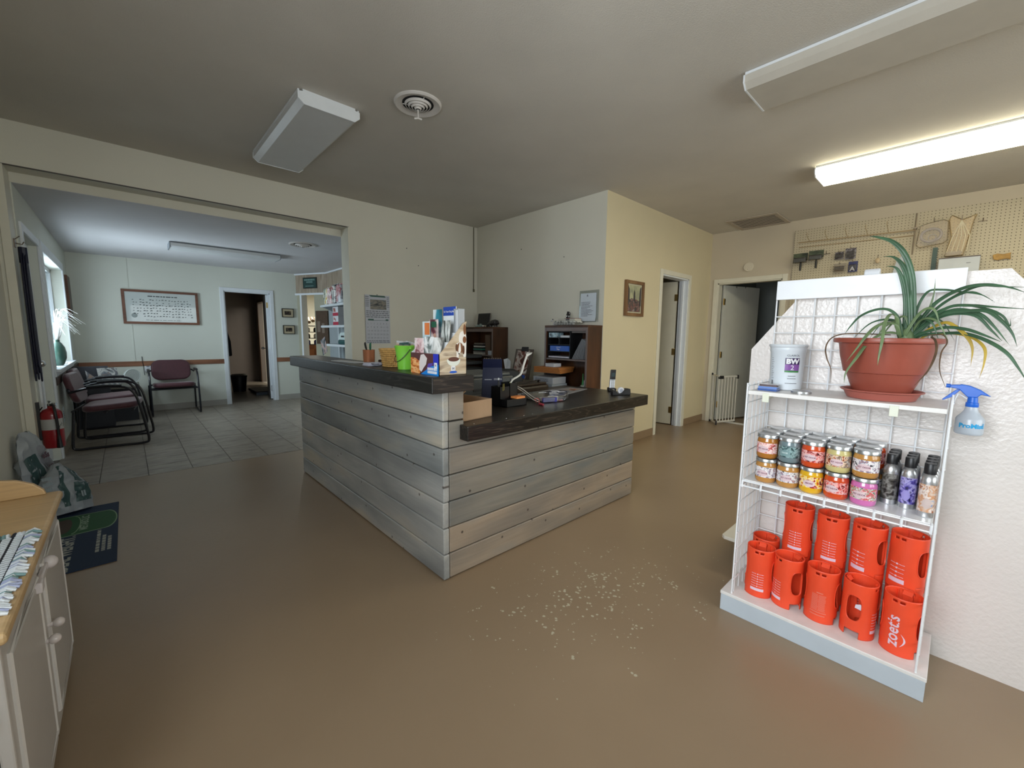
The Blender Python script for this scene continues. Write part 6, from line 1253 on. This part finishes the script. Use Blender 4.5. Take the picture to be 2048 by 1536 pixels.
dup(gch, (-.17, 6.46, 0), math.radians(-96), 'nearest burgundy guest chair by the window, its seat catching the light')
dup(gch, (-.19, 7.15, 0), math.radians(-92), 'second burgundy guest chair from the entrance, under the window')
t = T('corner_table', 'small dark table in the far corner holding the fan', 'table', (.02, 8.15, 0))
P('top', MB().box(-.42, .10, 7.86, 8.50, .46, .49), mat('table_stone', (.16, .15, .12), .4), t, bevel=.006); P('base', MB().box(-.38, .06, 7.92, 8.46, 0, .46), mat('table_black', (.012, .014, .022), .5), t)
t = T('magazine_rack', 'dark magazine display behind the guest chairs', 'rack', (-.40, 7.75, 0))
P('side_frame', MB().box(-.53, -.20, 7.62, 7.66, .44, .80), mat('rack_black', (.02, .022, .03), .5), t); P('side_frame', MB().box(-.53, -.20, 7.80, 7.84, .44, .76), mat('rack_black', (.02, .022, .03), .5), t)
for k in range(3):
    P('magazine', MB().prism([(0, 0), (.20, 0), (.20, .26), (0, .26)], (-.50+.11*k, 7.60-.05*k, .53+.0*k), Vector((.9, .35, 0)).normalized(), Vector((-.1, .3, .95)).normalized(), (.002, .008, 0)), blotch('magazine_cover', ['1b1d24', '7c8080', 'b9b6b0', '4d5560', '8d7a6e'], 14, .35), t)
t = T('rack_table', 'low dark stand under the magazines', 'table', (-.36, 7.8, 0)); P('stand', MB().box(-.53, -.18, 7.55, 7.84, 0, .43), mat('table_black', (.012, .014, .022), .5), t)
t = T('desk_fan', 'small round white fan standing on the corner table', 'fan', (.0, 8.20, .49)); fc = Vector((.0, 8.18, .655)); ax = Vector((.55, -.83, 0)).normalized(); fw_ = mat('fan_white', (.62, .66, .64), .4)
def ring(c, ax, R, r, m, name, root, n=28):
    a = ax.cross(Z3).normalized(); return P(name, MB().tube([c+a*R*math.cos(2*PI*i/n)+Z3*R*math.sin(2*PI*i/n) for i in range(n)], r, 6, closed=True), m, root, smooth=True)
P('housing', MB().tube([fc-ax*.11, fc-ax*.09, fc-ax*.02, fc+ax*.005], [.05, .10, .135, .138], 28), fw_, t, smooth=True); ring(fc+ax*.01, ax, .135, .008, fw_, 'front_rim', t)
for R in (.10, .065, .03): ring(fc+ax*.014, ax, R, .0025, fw_, 'grille_ring', t)
a = ax.cross(Z3).normalized()
for k in range(12):
    d = a*math.cos(k*PI/6)+Z3*math.sin(k*PI/6); P('grille_bar', MB().cyl(fc+ax*.014, fc+ax*.014+d*.132, .002, 5), fw_, t)
P('stand', MB().box(-.07, .07, 8.10, 8.24, .4905, .51).box(-.02, .02, 8.15, 8.20, .51, .56), fw_, t, bevel=.005)
t = T('grass_vase', 'green ceramic vase of dried white grass on the window sill', 'vase', (-.575, 6.62, .873)); vc = Vector((-.565, 6.84, .8725))
P('vessel', MB().lathe([(.045, 0), (.060, .01), (.092, .08), (.098, .14), (.085, .20), (.055, .245), (.035, .262), (.036, .285), (.030, .285), (.028, .25), (.001, .24)], vc, 28, sx=.7), mat('vase_green', (.055, .13, .10), .25, coat=.5), t, smooth=True)
rr = random.Random(21); gm = mat('dry_grass', (.72, .72, .70), .6)
for k in range(46):
    a = rr.uniform(-1.7, 1.9); l = rr.uniform(.25, .52); dx, dy = math.cos(a)*.8, math.sin(a); r = rr.uniform(.3, 1)
    if dx < 0: dx *= .25
    P('grass_blade', MB().tube(sm([vc+Vector((0, 0, .24)), vc+Vector((dx*.05*r, dy*.06*r, .34)), vc+Vector((dx*.22*r*l*1.6, dy*.35*r*l, .30+l*.62)), vc+Vector((dx*.5*r*l*1.7, dy*.8*r*l, .24+l*.78-.12*r))], 4), [.0022]*11+[.001]*2, 4, up=(1, .1, .1)), gm, t)
bpy.data.objects['desk_fan'].scale = (.74, .74, .74); bpy.data.objects['desk_fan'].location = (.03, 8.15, .4905)
t = P('sill_papers', MB().prism([(-.62, 7.05), (-.53, 7.07), (-.54, 7.42), (-.63, 7.39)], (0, 0, .8725), X3, Y3, (0, 0, .006)), mat('sill_paper', (.7, .74, .76), .5)); tag(t, 'white papers lying on the window sill beside the vase', 'paper')
# leashes, hook, extinguisher on the left jamb
t = T('coat_hook', 'small metal hook on the left jamb above the leashes', 'hook', (-.545, 4.83, 1.90)); P('hook_plate', MB().box(-.553, -.547, 4.80, 4.86, 1.87, 1.93), pm, t)
P('prong', MB().tube([(-.547, 4.83, 1.90), (-.515, 4.83, 1.895), (-.505, 4.83, 1.915)], .004, 6).tube([(-.547, 4.81, 1.925), (-.52, 4.80, 1.95)], .003, 6), pm, t)
lm_ = mat('leash_navy', (.010, .012, .035), .45)
ll = T('dog_leashes', 'bundle of dark navy slip leashes hanging on the left jamb', 'leash', (-.53, 4.83, .86))
rr = random.Random(5)
for k in range(9):
    y = 4.79+.012*k; z = .88+.05*(k % 4)+.02*rr.random(); w = rr.uniform(.012, .022); x = -.525+.010*(k % 3)
    P('leash_loop', MB().tube(sm([(x, 4.83+.002*k, 1.87), (x, y-w*.6, 1.72), (x, y-w, 1.35), (x, y-w*1.1, z+.12), (x, y-w*.6, z), (x, y+w*.6, z), (x, y+w*1.1, z+.12), (x, y+w, 1.35), (x, y+w*.6, 1.72), (x, 4.835+.002*k, 1.865)], 4), .0065, 6, flat=.8), lm_, ll, smooth=True)
P('binding', MB().tube([(-.517, 4.835, 1.875), (-.517, 4.835, 1.76)], .024, 10), lm_, ll)
t = T('fire_extinguisher', 'red fire extinguisher with white label and tag on the left jamb', 'extinguisher', (-.485, 4.86, .34)); ec = Vector((-.478, 4.865, .33)); er = mat('extinguisher_red', (.30, .008, .014), .3, coat=.4)
P('cylinder', MB().lathe([(.050, 0), (.060, .006), (.062, .015), (.062, .262), (.058, .285), (.044, .305), (.022, .316), (.017, .322), (.017, .335)], ec, 28), er, t, smooth=True)
P('label', MB().lathe([(.0627, .150), (.0627, .235)], ec, 28, cap=False), mat('extinguisher_label', (.46, .46, .44), .45), t, smooth=True)
P('valve', MB().lathe([(.016, .33), (.018, .345), (.012, .36)], ec, 12), chrome, t); P('lever', MB().prism([(-.03, .36), (.055, .385), (.06, .378), (-.02, .348)], ec+X3*-.006, Y3*-1, Z3, (.012, 0, 0)), mat('lever_grey', (.22, .26, .24), .35, metal=.4), t, bevel=.002); P('carry_handle', MB().prism([(-.02, .345), (.05, .340), (.055, .348), (-.02, .354)], ec+X3*-.006, Y3*-1, Z3, (.012, 0, 0)), chrome, t)
P('gauge', MB().tube([ec+Vector((.01, 0, .348)), ec+Vector((.035, -.01, .348))], .013, 14), chrome, t)
P('hose', MB().tube(sm([ec+Vector((.0, -.014, .345)), ec+Vector((.02, -.05, .345)), ec+Vector((.03, -.078, .29)), ec+Vector((.035, -.076, .18)), ec+Vector((.035, -.072, .06))], 5), .009, 8), dark, t, smooth=True); P('nozzle', MB().tube([ec+Vector((.035, -.072, .10)), ec+Vector((.035, -.070, .005))], [.010, .018], 10), dark, t)
P('tag', MB().prism([(-.015, .195), (.055, .205), (.05, .315), (-.012, .318)], ec+X3*.066, Y3, Z3, (.001, .0, 0)), mat('tag_blue', (.32, .42, .47), .6), t)
pr = lines(MB(), ec+Vector((.0675, -.008, .22)), Y3, Z3, .045, .07, 4, .5, .2, 6); P('printed_lines', pr, ink, t)
P('wall_bracket', MB().box(-.555, -.535, 4.845, 4.885, .40, .70).tube([(-.545, 4.865, .62), (-.52, 4.865, .66)], .004, 6), dark, t)
pr = MB()
for k in range(7):
    a = -.9+.16*k; pr.add([(ec.x+.0632*math.cos(a+d), ec.y+.0632*math.sin(a+d), ec.z+z) for d, z in ((0, .165+.01*(k % 3)), (.1, .165+.01*(k % 3)), (.1, .18+.01*(k % 3)), (0, .18+.01*(k % 3)))], [(0, 1, 2, 3)])
P('label_marks', pr, mat('label_mark', (.10, .14, .12), .5), t)
# rubber door stop wedge at the entrance
# ------------------------------------------------------------ white gondola shelving by the angled wall
t = T('gondola_shelving', 'white metal shop shelving against the waiting room side wall', 'shelving', (2.6, 6.5, 0)); gw = mat('gondola_white', (.62, .66, .68), .4); gb = mat('gondola_grey', (.33, .37, .39), .5)
P('back_panel', MB().box(2.74, 2.77, 5.2, 7.86, .1, 1.72), gb, t); P('base', MB().box(2.42, 2.74, 5.2, 7.3, 0, .16), gw, t)
P('upright', MB().box(2.70, 2.745, 7.30, 7.335, .1, 1.72), gw, t); P('upright', MB().box(2.70, 2.745, 6.2, 6.235, .1, 1.72), gw, t)
for z in (1.088, 1.385, 1.715, .70):
    P('shelf', MB().prism([(2.395, z-.036), (2.395, z), (2.74, z), (2.74, z-.02), (2.42, z-.036)], (0, 5.2, 0), X3, Z3, (0, 2.03, 0)), gw, t, bevel=.002)
    P('price_rail', MB().box(2.388, 2.396, 5.2, 7.23, z-.034, z-.004), mat('price_rail', (.66, .70, .72), .3), t)
P('end_bracket', MB().prism([(2.42, 1.685), (2.74, 1.69), (2.74, 1.56)], (0, 7.225, 0), X3, Z3, (0, .006, 0)), gw, t)
pk = [blotch('pack_a', ['8b1020', 'd9d8d2', '2b2f36', 'f0efe9'], 9, .3), blotch('pack_b', ['c9a83a', 'e9e6da', '3d5a3a', 'f2f2ee'], 10, .3), blotch('pack_c', ['1a2a5a', 'e4e4e8', '9a1826', 'f4f4f4'], 8, .3), blotch('pack_d', ['c3202c', 'efe9e6', '8a3a34', 'e6b9a8'], 7, .3)]
names = ['green and yellow pet food bag on the top gondola shelf end', 'white and red pet food bag second on the top gondola shelf', 'dark-patterned pet food bag third on the top gondola shelf', 'navy and white pet food bag on the top gondola shelf beside the jamb']
for k, (y, h, m) in enumerate(((7.12, .27, pk[1]), (6.94, .27, pk[3]), (6.76, .30, pk[0]), (6.56, .29, pk[2]))):
    b = T('food_bag', names[k], 'bag', (2.52, y, 1.717)); P('pouch', MB().prism([(-.085, 0), (.085, 0), (.09, .04), (.088, h*.8), (.08, h), (-.08, h), (-.088, h*.8), (-.09, .04)], (2.43, y, 1.716), NY, Z3, (.14, .0, 0)), m, b, bevel=.03, seg=3, smooth=True)
    P('top_seal', MB().box(2.494, 2.506, y-.08, y+.08, 1.716+h-.012, 1.716+h+.018), m, b)
t = P('white_dish', MB().lathe([(.05, 0), (.07, .01), (.072, .06), (.066, .06), (.06, .012), (.001, .01)], (2.46, 6.42, 1.716), 24), gw, smooth=True); tag(t, 'white round dish at the front of the top gondola shelf', 'dish')
for k, (y, z) in enumerate(((6.66, 1.3865), (6.66, 1.528))):
    b = T('product_box', ['lower of two stacked white and red boxes on the gondola', 'upper of two stacked white and red boxes on the gondola'][k], 'box', (2.5, y, z)); P('carton', MB().box(2.42, 2.60, y-.12, y+.10, z, z+.14), mat('carton_white', (.66, .66, .68), .4), b, bevel=.002)
    P('red_band', MB().box(2.418, 2.42, y-.12, y+.10, z+.002, z+.05), mat('band_red', (.42, .02, .05), .4), b); P('picture', MB().box(2.4175, 2.42, y-.02, y+.07, z+.06, z+.125), blotch('pack_d', ['c3202c'], 7), b)
t = T('dark_bag', 'dark food bag behind the white and red boxes on the gondola', 'bag', (2.6, 6.9, 1.3865)); P('pouch', MB().box(2.52, 2.68, 6.80, 7.02, 1.387, 1.64), mat('bag_maroon', (.035, .012, .014), .4), t, bevel=.03, seg=3)
t = T('pet_carrier', 'small white and teal pet carrier on the lower gondola shelf', 'carrier', (2.5, 6.42, 1.09)); P('lower_shell', MB().box(2.42, 2.66, 6.22, 6.60, 1.0895, 1.16), mat('carrier_teal', (.015, .08, .08), .4), t, bevel=.02); P('upper_shell', MB().prism([(6.22, 1.16), (6.60, 1.16), (6.56, 1.25), (6.50, 1.275), (6.30, 1.275), (6.24, 1.25)], (2.43, 0, 0), Y3, Z3, (.22, 0, 0)), mat('carrier_white', (.60, .70, .68), .35), t, bevel=.01); P('vent_slot', MB().box(2.428, 2.431, 6.36, 6.48, 1.20, 1.225), dark, t)
t = P('hanging_magazine', MB().prism([(0, 0), (.21, .075), (.115, .315), (-.095, .24)], (2.385, 7.18, .89), NY, Z3, (.004, 0, 0)), blotch('magazine_dark', ['14181a', '2e3c3e', '8a8f95', 'c9a79c', '3b4750'], 6, .3)); tag(t, 'dark magazine hanging askew from the lowest visible gondola shelf', 'magazine')
# lit room beyond: cabinet with rack
t = T('wood_cabinet', 'brown wooden cabinet in the lit room beyond the angled wall', 'cabinet', (3.15, 10.2, 0)); P('carcass', MB().box(2.80, 3.50, 10.0, 10.5, 0, .98), wood('cabinet_brown', 2, ['6b3a1c', '8a4e28', '9b5e34'], .5), t, bevel=.004); P('front_door', MB().box(2.84, 3.13, 9.985, 10.0, .08, .90), wood('cabinet_brown', 2, ['6b3a1c'], .5), t); P('front_door', MB().box(3.16, 3.46, 9.985, 10.0, .08, .90), wood('cabinet_brown', 2, ['6b3a1c'], .5), t)
t = T('supply_rack', 'dark rack of bottles and papers on the brown cabinet', 'rack', (3.15, 10.2, .98))
for k in range(4): P('shelf', MB().box(2.85, 3.40, 10.0, 10.35, .99+k*.14, 1.005+k*.14), dark, t)
P('side', MB().box(2.83, 2.85, 10.0, 10.35, .98, 1.46), dark, t)
rr = random.Random(8)
for k in range(12):
    q = P('supply_bottle', MB().lathe([(.03, 0), (.032, .01), (.032, .07), (.015, .09), (.015, .10)], (2.92+.14*(k % 4), 10.1, 1.0055+.14*(k//4)), 12), [white, mat('bottle_navy', (.03, .03, .20), .4), dark][rr.randrange(3)], smooth=True); tag(q, f"{['leftmost', 'second', 'third', 'rightmost'][k % 4]} small bottle on the {['lowest', 'second', 'third'][k//4]} shelf of the dark supply rack", 'bottle', 'bottles on the dark supply rack')
t = T('wicker_bundle', 'tan bundle of rolled paper on top of the supply rack', 'bundle', (3.1, 10.2, 1.43))
for k in range(5): P('roll', MB().cyl((2.90+.08*k, 10.02, 1.50+.03*(k % 2)), (2.96+.08*k, 10.3, 1.60), .035, 10), mat('roll_tan', (.30, .22, .14), .6), t)
# dark room beyond the far doorway
t = T('floor_scale', 'black walk-on floor scale in the dark room beyond the far doorway', 'scale', (2.0, 9.9, 0)); P('platform', MB().box(1.86, 2.42, 9.55, 10.35, .02, .07), mat('scale_black', (.006, .006, .012), .6), t, bevel=.006); P('edge', MB().box(1.85, 2.43, 9.52, 9.56, .0, .055), mat('scale_edge', (.12, .15, .19), .4), t)
t = T('waste_bin', 'black lidded waste bin in the dark room beyond the far doorway', 'bin', (1.68, 10.3, 0)); P('body', MB().lathe([(.12, 0), (.15, .30), (.15, .31)], (1.72, 10.45, 0), 20), mat('bin_black', (.008, .008, .012), .4), t, smooth=True); P('lid', MB().lathe([(.16, .31), (.165, .34), (.12, .37), (.001, .372)], (1.72, 10.45, 0), 20), mat('bin_black', (.008, .008, .012), .4), t, smooth=True)
t = T('hanging_coat', 'dark coat hanging at the left inside the far doorway', 'coat', (1.44, 9.2, .80)); P('coat', MB().prism([(-.10, 0), (.10, .02), (.09, .30), (.04, .52), (-.04, .52), (-.10, .28)], (1.40, 9.6, .78), X3, Z3, (0, .06, 0)), mat('coat_black', (.005, .005, .008), .8), t, bevel=.02); P('hanger_rod', MB().cyl((1.40, 9.63, 1.28), (1.40, 9.63, 1.36), .006, 6), dark, t)
# ------------------------------------------------------------ baby gate in the right doorway
gm_ = mat('gate_white', (.62, .60, .54), .4); ga = Vector((6.36, 2.44, 0)); gd = Vector((-.63, -.52, 0)).normalized()
t = T('pet_gate', 'white barred pet gate standing half open in the far right doorway', 'gate', tuple(ga)); 
P('hinge_post', MB().cyl(ga+Z3*.02, ga+Z3*.74, .011, 8), gm_, t)
d2 = Vector((.93, -.36, 0)).normalized(); g0 = Vector((6.17, 2.29, 0)); gL = .36
P('top_rail', MB().obox(g0+d2*gL/2+Z3*.70, d2, d2.cross(Z3), Z3, gL/2, .010, .012), gm_, t, bevel=.002); P('bottom_rail', MB().obox(g0+d2*gL/2+Z3*.045, d2, d2.cross(Z3), Z3, gL/2, .010, .012), gm_, t, bevel=.002)
for k in range(7): P('bar', MB().cyl(g0+d2*(.008+k*(gL-.016)/6)+Z3*.05, g0+d2*(.008+k*(gL-.016)/6)+Z3*.70, .0075, 8), gm_, t)
P('link_rail', MB().obox((g0+ga)/2+Z3*.71, (ga-g0).normalized(), (ga-g0).normalized().cross(Z3), Z3, (ga-g0).length/2, .008, .01), gm_, t); P('link_rail', MB().obox((g0+ga)/2+Z3*.03, (ga-g0).normalized(), (ga-g0).normalized().cross(Z3), Z3, (ga-g0).length/2, .008, .01), gm_, t)
P('latch', MB().obox(g0+d2*.04+Z3*.69, d2, d2.cross(Z3), Z3, .04, .016, .022), dark, t, bevel=.006); P('latch', MB().obox(g0+d2*gL+Z3*.69, d2, d2.cross(Z3), Z3, .014, .014, .028), dark, t, bevel=.004)
for z in (.02, .72): P('wall_cup', MB().cyl(ga+Vector((0, .0, z)), ga+Vector((.0, .022, z)), .016, 12), dark, t)
P('foot', MB().cyl(g0+Z3*.0, g0+Z3*.06, .012, 8).cyl(g0+d2*gL+Z3*.0, g0+d2*gL+Z3*.05, .010, 8), dark, t)
t = P('threshold_bar', MB().box(6.44, 6.48, 1.66, 2.30, 0, .022), gm_, bevel=.003); tag(t, 'white bottom bar of the gate frame across the doorway', 'bar')
for k, y in enumerate((2.10, 2.02)):
    q = P('door_hook', MB().tube([(6.62+.12*k, y+.2, 2.01), (6.61+.12*k, y+.195, 1.98), (6.60+.12*k, y+.19, 1.985)], .004, 6), dark); tag(q, ['left of two small hooks at the top of the far right door', 'right of two small hooks at the top of the far right door'][k], 'hook')
# ------------------------------------------------------------ cabinet in the lower left corner
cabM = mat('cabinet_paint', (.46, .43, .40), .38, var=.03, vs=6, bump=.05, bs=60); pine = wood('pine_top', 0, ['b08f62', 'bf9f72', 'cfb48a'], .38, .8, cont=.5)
t = T('low_cabinet', 'cream-painted cabinet with two panelled doors and a pine top', 'cabinet', (-.42, 1.75, 0))
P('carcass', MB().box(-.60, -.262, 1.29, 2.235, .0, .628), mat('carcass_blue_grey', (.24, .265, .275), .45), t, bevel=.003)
P('top', MB().box(-.61, -.218, 1.245, 2.275, .632, .660), pine, t, bevel=.010, seg=3)
P('backsplash', MB().prism([(-.61, .660), (-.256, .660), (-.262, .680), (-.285, .706), (-.325, .728), (-.38, .738), (-.61, .742)], (0, 2.262, 0), X3, Z3, (0, -.018, 0)), pine, t, bevel=.004)
def cdoor(y0, y1):
    d = P('door', MB().box(-.258, -.236, y0, y1, .035, .622), cabM, t, bevel=.004)
    P('raised_panel', MB().prism([(y0+.055, .10), (y1-.055, .10), (y1-.055, .56), (y0+.055, .56)], (-.2362, 0, 0), Y3, Z3, (.006, 0, 0)), cabM, d, bevel=.004, seg=1)
    P('moulding', MB().tube([(-.235, y0+.045, .09), (-.235, y1-.045, .09), (-.235, y1-.045, .57), (-.235, y0+.045, .57)], .007, 6, closed=True), mat('cabinet_edge', (.58, .55, .52), .35), d)
    return d
da = cdoor(1.285, 1.748); db = cdoor(1.756, 2.232)
kn = mat('knob_ivory', (.58, .52, .50), .25, coat=.4)
for d, y in ((da, 1.705), (db, 1.80)):
    P('knob', MB().tube([(-.236, y, .375), (-.225, y, .375)], .007, 10).sph((-.213, y, .375), .014, n=14, k=8), kn, d, smooth=True)
P('safety_latch', MB().box(-.236, -.222, 1.69, 1.84, .545, .565).sph((-.222, 1.84, .556), .020, .020, .020, n=12, k=8).box(-.236, -.218, 1.66, 1.70, .54, .57), mat('latch_plastic', (.60, .55, .55), .35), t, bevel=.004, smooth=True)
P('hinge', MB().box(-.262, -.255, 1.276, 1.292, .45, .49), chrome, da)
t = T('woven_placemat', 'fringed black and white woven rag mat on the pine cabinet top', 'mat', (-.42, 1.58, .660))
wm = {k: mat('yarn_'+k, c, .85, bump=.3, bs=200) for k, c in dict(white=(.70, .74, .78), black=(.02, .022, .03), blue=(.38, .42, .60), teal=(.18, .30, .30)).items()}
mx0, mx1, my0, my1 = -.60, -.232, 1.315, 1.835
P('weft', MB().box(mx0, mx1-.020, my0+.03, my1-.02, .6605, .6635), wm['black'], t)
for c in range(13):
    x = mx1-.024-.022-c*.0225
    for k in range(32):
        y = my0+.035+k*.0147; P('stitch', MB().box(x, x+.017, y, y+.0075, .6630, .6655), wm['white' if (c % 3) else 'white'], t)
rr = random.Random(14)
for k in range(64):
    y = my0+.01+k*.0081; c = rr.choice(['white', 'white', 'white', 'blue', 'teal'])
    P('side_tuft', MB().tube([(mx1-.024, y, .664), (mx1-.010, y+rr.uniform(-.004, .004), .669), (mx1+rr.uniform(-.006, .010), y+rr.uniform(-.006, .006), .663)], [.0048, .0058, .0035], 6), wm[c], t, smooth=True)
for k in range(40):
    x = mx0+.01+k*.0088; c = rr.choice(['white', 'black', 'teal', 'white'])
    for yy, s in ((my0+.03, -1), (my1-.02, 1)): P('end_fringe', MB().tube([(x, yy, .664), (x+rr.uniform(-.004, .004), yy+s*.015, .668), (x+rr.uniform(-.006, .006), yy+s*.03, .663)], [.0042, .005, .0028], 5), wm[c], t, smooth=True)
# ------------------------------------------------------------ feed bags and floor mat by the left wall
bgW = mat('bag_white', (.34, .37, .40), .45, bump=.4, bs=14, var=.08); bgG = mat('bag_green', (.045, .095, .095), .45, bump=.3, bs=14)
t = T('feed_bag', 'tall white and green feed bag leaning on the left wall', 'bag', (-.50, 4.30, 0))
o = Vector((-.50, 4.33, .01)); ux = Vector((.34, .94, 0)).normalized(); up = Vector((-.10, -.02, 1)).normalized(); nn = ux.cross(up).normalized()
from mathutils import noise as MN
def sack(o, ux, up, nn, w, h, d, u, v, s, tp, lift=0):
    """point on a soft sack: u across, v up, s = +1 front / -1 back"""
    b = (math.sin(PI*min(1, max(0, u)))**.5)*((math.sin(PI*min(1, v*.90+.10))**.5) if 0 < v < 1 else (.6 if v == 0 else .12))
    tw = (1-tp*max(0, v-.45)**1.5*2.4)*(1-.4*max(0, .15-v)); q = Vector((u*3.1, v*3.7, s*.7+h*9))
    n = MN.noise(q*1.7)*.030+MN.noise(q*4.5)*.012
    return o+ux*((u-.5)*w*tw+MN.noise(q*2.3+Vector((5, 0, 0)))*.012)+up*(v*h*(1-.12*abs(2*u-1)**3*(v > .5))+MN.noise(q*3+Vector((0, 9, 0)))*.010*v)+nn*(s*d/2*b+(n*s if 0 < u < 1 and v > 0 else 0)+lift*s)
def pillow(o, ux, up, nn, w, h, d, tp, nx=16, ny=22):
    vs = []; fs = []
    for s in (1, -1):
        b = len(vs); vs += [sack(o, ux, up, nn, w, h, d, i/nx, j/ny, s, tp) for j in range(ny+1) for i in range(nx+1)]
        for j in range(ny):
            for i in range(nx):
                q = (b+j*(nx+1)+i, b+j*(nx+1)+i+1, b+(j+1)*(nx+1)+i+1, b+(j+1)*(nx+1)+i); fs.append(q if s > 0 else q[::-1])
    return vs, fs
def patch(nm, m, u0, u1, v0, v1, o, ux, up, nn, w, h, d, tp, root):
    n1_ = 10; vs = [sack(o, ux, up, nn, w, h, d, u0+(u1-u0)*i/n1_, v0+(v1-v0)*j/n1_, 1, tp, .003) for j in range(n1_+1) for i in range(n1_+1)]; k = n1_+1
    return P(nm, MB().add(vs, [(j*k+i, j*k+i+1, (j+1)*k+i+1, (j+1)*k+i) for j in range(n1_) for i in range(n1_)]), m, root, smooth=True)
vs, fs = pillow(o, ux, up, nn, .30, .56, .10, .3); P('sack', MB().add(vs, fs), bgW, t, smooth=True)
A = (o, ux, up, nn, .30, .56, .10, .3, t)
patch('green_panel', bgG, .08, .40, .05, .72, *A); patch('grey_panel', mat('bag_lilac', (.27, .28, .31), .45), .46, .94, .30, .80, *A); patch('photo_panel', blotch('bag_photo', ['2b2422', '6f6a68', 'a9a4a2', '3b3432'], 8, .4), .50, .94, .05, .28, *A)
for s_, z_, q_ in (('eSs', .055, (-.03, .36)), ('LT', .04, (.01, .27))): P('lettering', TX(MB(), s_, z_, o+ux*q_[0]+up*q_[1]+nn*.068, ux, up, .003), mat('bag_text', (.10, .04, .06), .5), t)
t = T('feed_bag', 'slumped grey and green striped feed bag on the floor by the mat', 'bag', (-.38, 4.2, 0))
o = Vector((-.375, 4.08, .0)); ux = Vector((.93, .36, 0)).normalized(); up = Vector((-.12, .28, .95)).normalized(); nn = ux.cross(up).normalized()
vs, fs = pillow(o+up*.01, ux, up, nn, .27, .355, .17, .75); P('sack', MB().add(vs, fs), bgW, t, smooth=True)
A = (o+up*.01, ux, up, nn, .27, .355, .17, .75, t)
for u0, u1, v0, v1 in ((.38, .50, .12, .92), (.64, .93, .16, .55), (.70, .90, .58, .95)): patch('green_stripe', bgG, u0, u1, v0, v1, *A)
P('lettering', TX(MB(), 'II', .05, o+ux*.055+up*.10+nn*.10, ux, up, .002), mat('bag_text2', (.26, .32, .35), .5), t); P('small_print', lines(MB(), o+ux*-.11+up*.10+nn*.10, ux, up, .05, .18, 5, .6, .3, 4), mat('bag_text2', (.26, .32, .35), .5), t)
t = T('floor_mat', 'navy floor mat with a green can shape and white lettering', 'mat', (-.36, 3.6, 0)); nv = mat('mat_navy', (.006, .022, .058), .75, bump=.2, bs=300)
P('pad', MB().box(-.612, -.124, 3.055, 4.135, 0, .007), nv, t, bevel=.003)
# the print is read from the wall side: letters run away from the camera
cx, cy = -.285, 3.83; lw = mat('mat_white', (.36, .37, .34), .7)
def capsule(cx, cy, L, W_, n=16, k=1.0): return [(cx+L/2+W_/2*k*math.cos(-PI/2+PI*i/n), cy+W_/2*math.sin(-PI/2+PI*i/n)) for i in range(n+1)]+[(cx-L/2-W_/2*k*math.cos(-PI/2+PI*i/n), cy-W_/2*math.sin(-PI/2+PI*i/n)*-1*-1) for i in range(n+1)]
can = [(-.185+.05*math.cos(-PI/2+PI*i/16), 3.80+.17*math.sin(-PI/2+PI*i/16)*1) for i in range(17)]+[(-.56, 3.99), (-.60, 3.92), (-.60, 3.70), (-.56, 3.60)]
P('can_outline', poly(MB(), (0, 0, 0), X3, Y3, [(a+(.006 if a > -.3 else -.003), 3.80+(b-3.80)*1.05) for a, b in can], .0078), mat('can_rim', (.22, .34, .20), .7), t); P('can_shape', poly(MB(), (0, 0, 0), X3, Y3, can, .0084), mat('mat_green', (.022, .095, .035), .75), t)
P('can_ring', MB().tube([(-.335+.03*math.cos(-PI/2+PI*i/14), 3.80+.165*math.sin(-PI/2+PI*i/14), .0085) for i in range(15)], .0025, 4), mat('can_rim', (.22, .34, .20), .7), t)
P('kibble_opening', poly(MB(), (0, 0, 0), X3, Y3, [(-.372+.03*math.cos(-PI/2+PI*i/14), 3.80+.135*math.sin(-PI/2+PI*i/14)) for i in range(15)]+[(-.58, 3.90), (-.58, 3.70)], .0090), mat('mat_brown', (.075, .055, .042), .8), t)
P('lettering', TX(MB(), 'METABOLIC', .052, (-.268, 3.67, .0088), Y3, NX, .0015), mat('mat_pale', (.26, .36, .26), .7), t)
P('lettering', TX(MB(), 'IDEAL WEIGHT.', .085, (-.315, 3.06, .0078), Y3, NX, .003, sx=.9), lw, t)
mb = lines(MB(), (-.20, 3.24, .0075), Y3, NX, .36, .018, 1, .9, 0, 3); lines(mb, (-.175, 3.24, .0075), Y3, NX, .26, .018, 1, .9, 0, 4); lines(mb, (-.15, 3.24, .0075), Y3, NX, .22, .018, 1, .9, 0, 5); P('small_print', mb, lw, t)
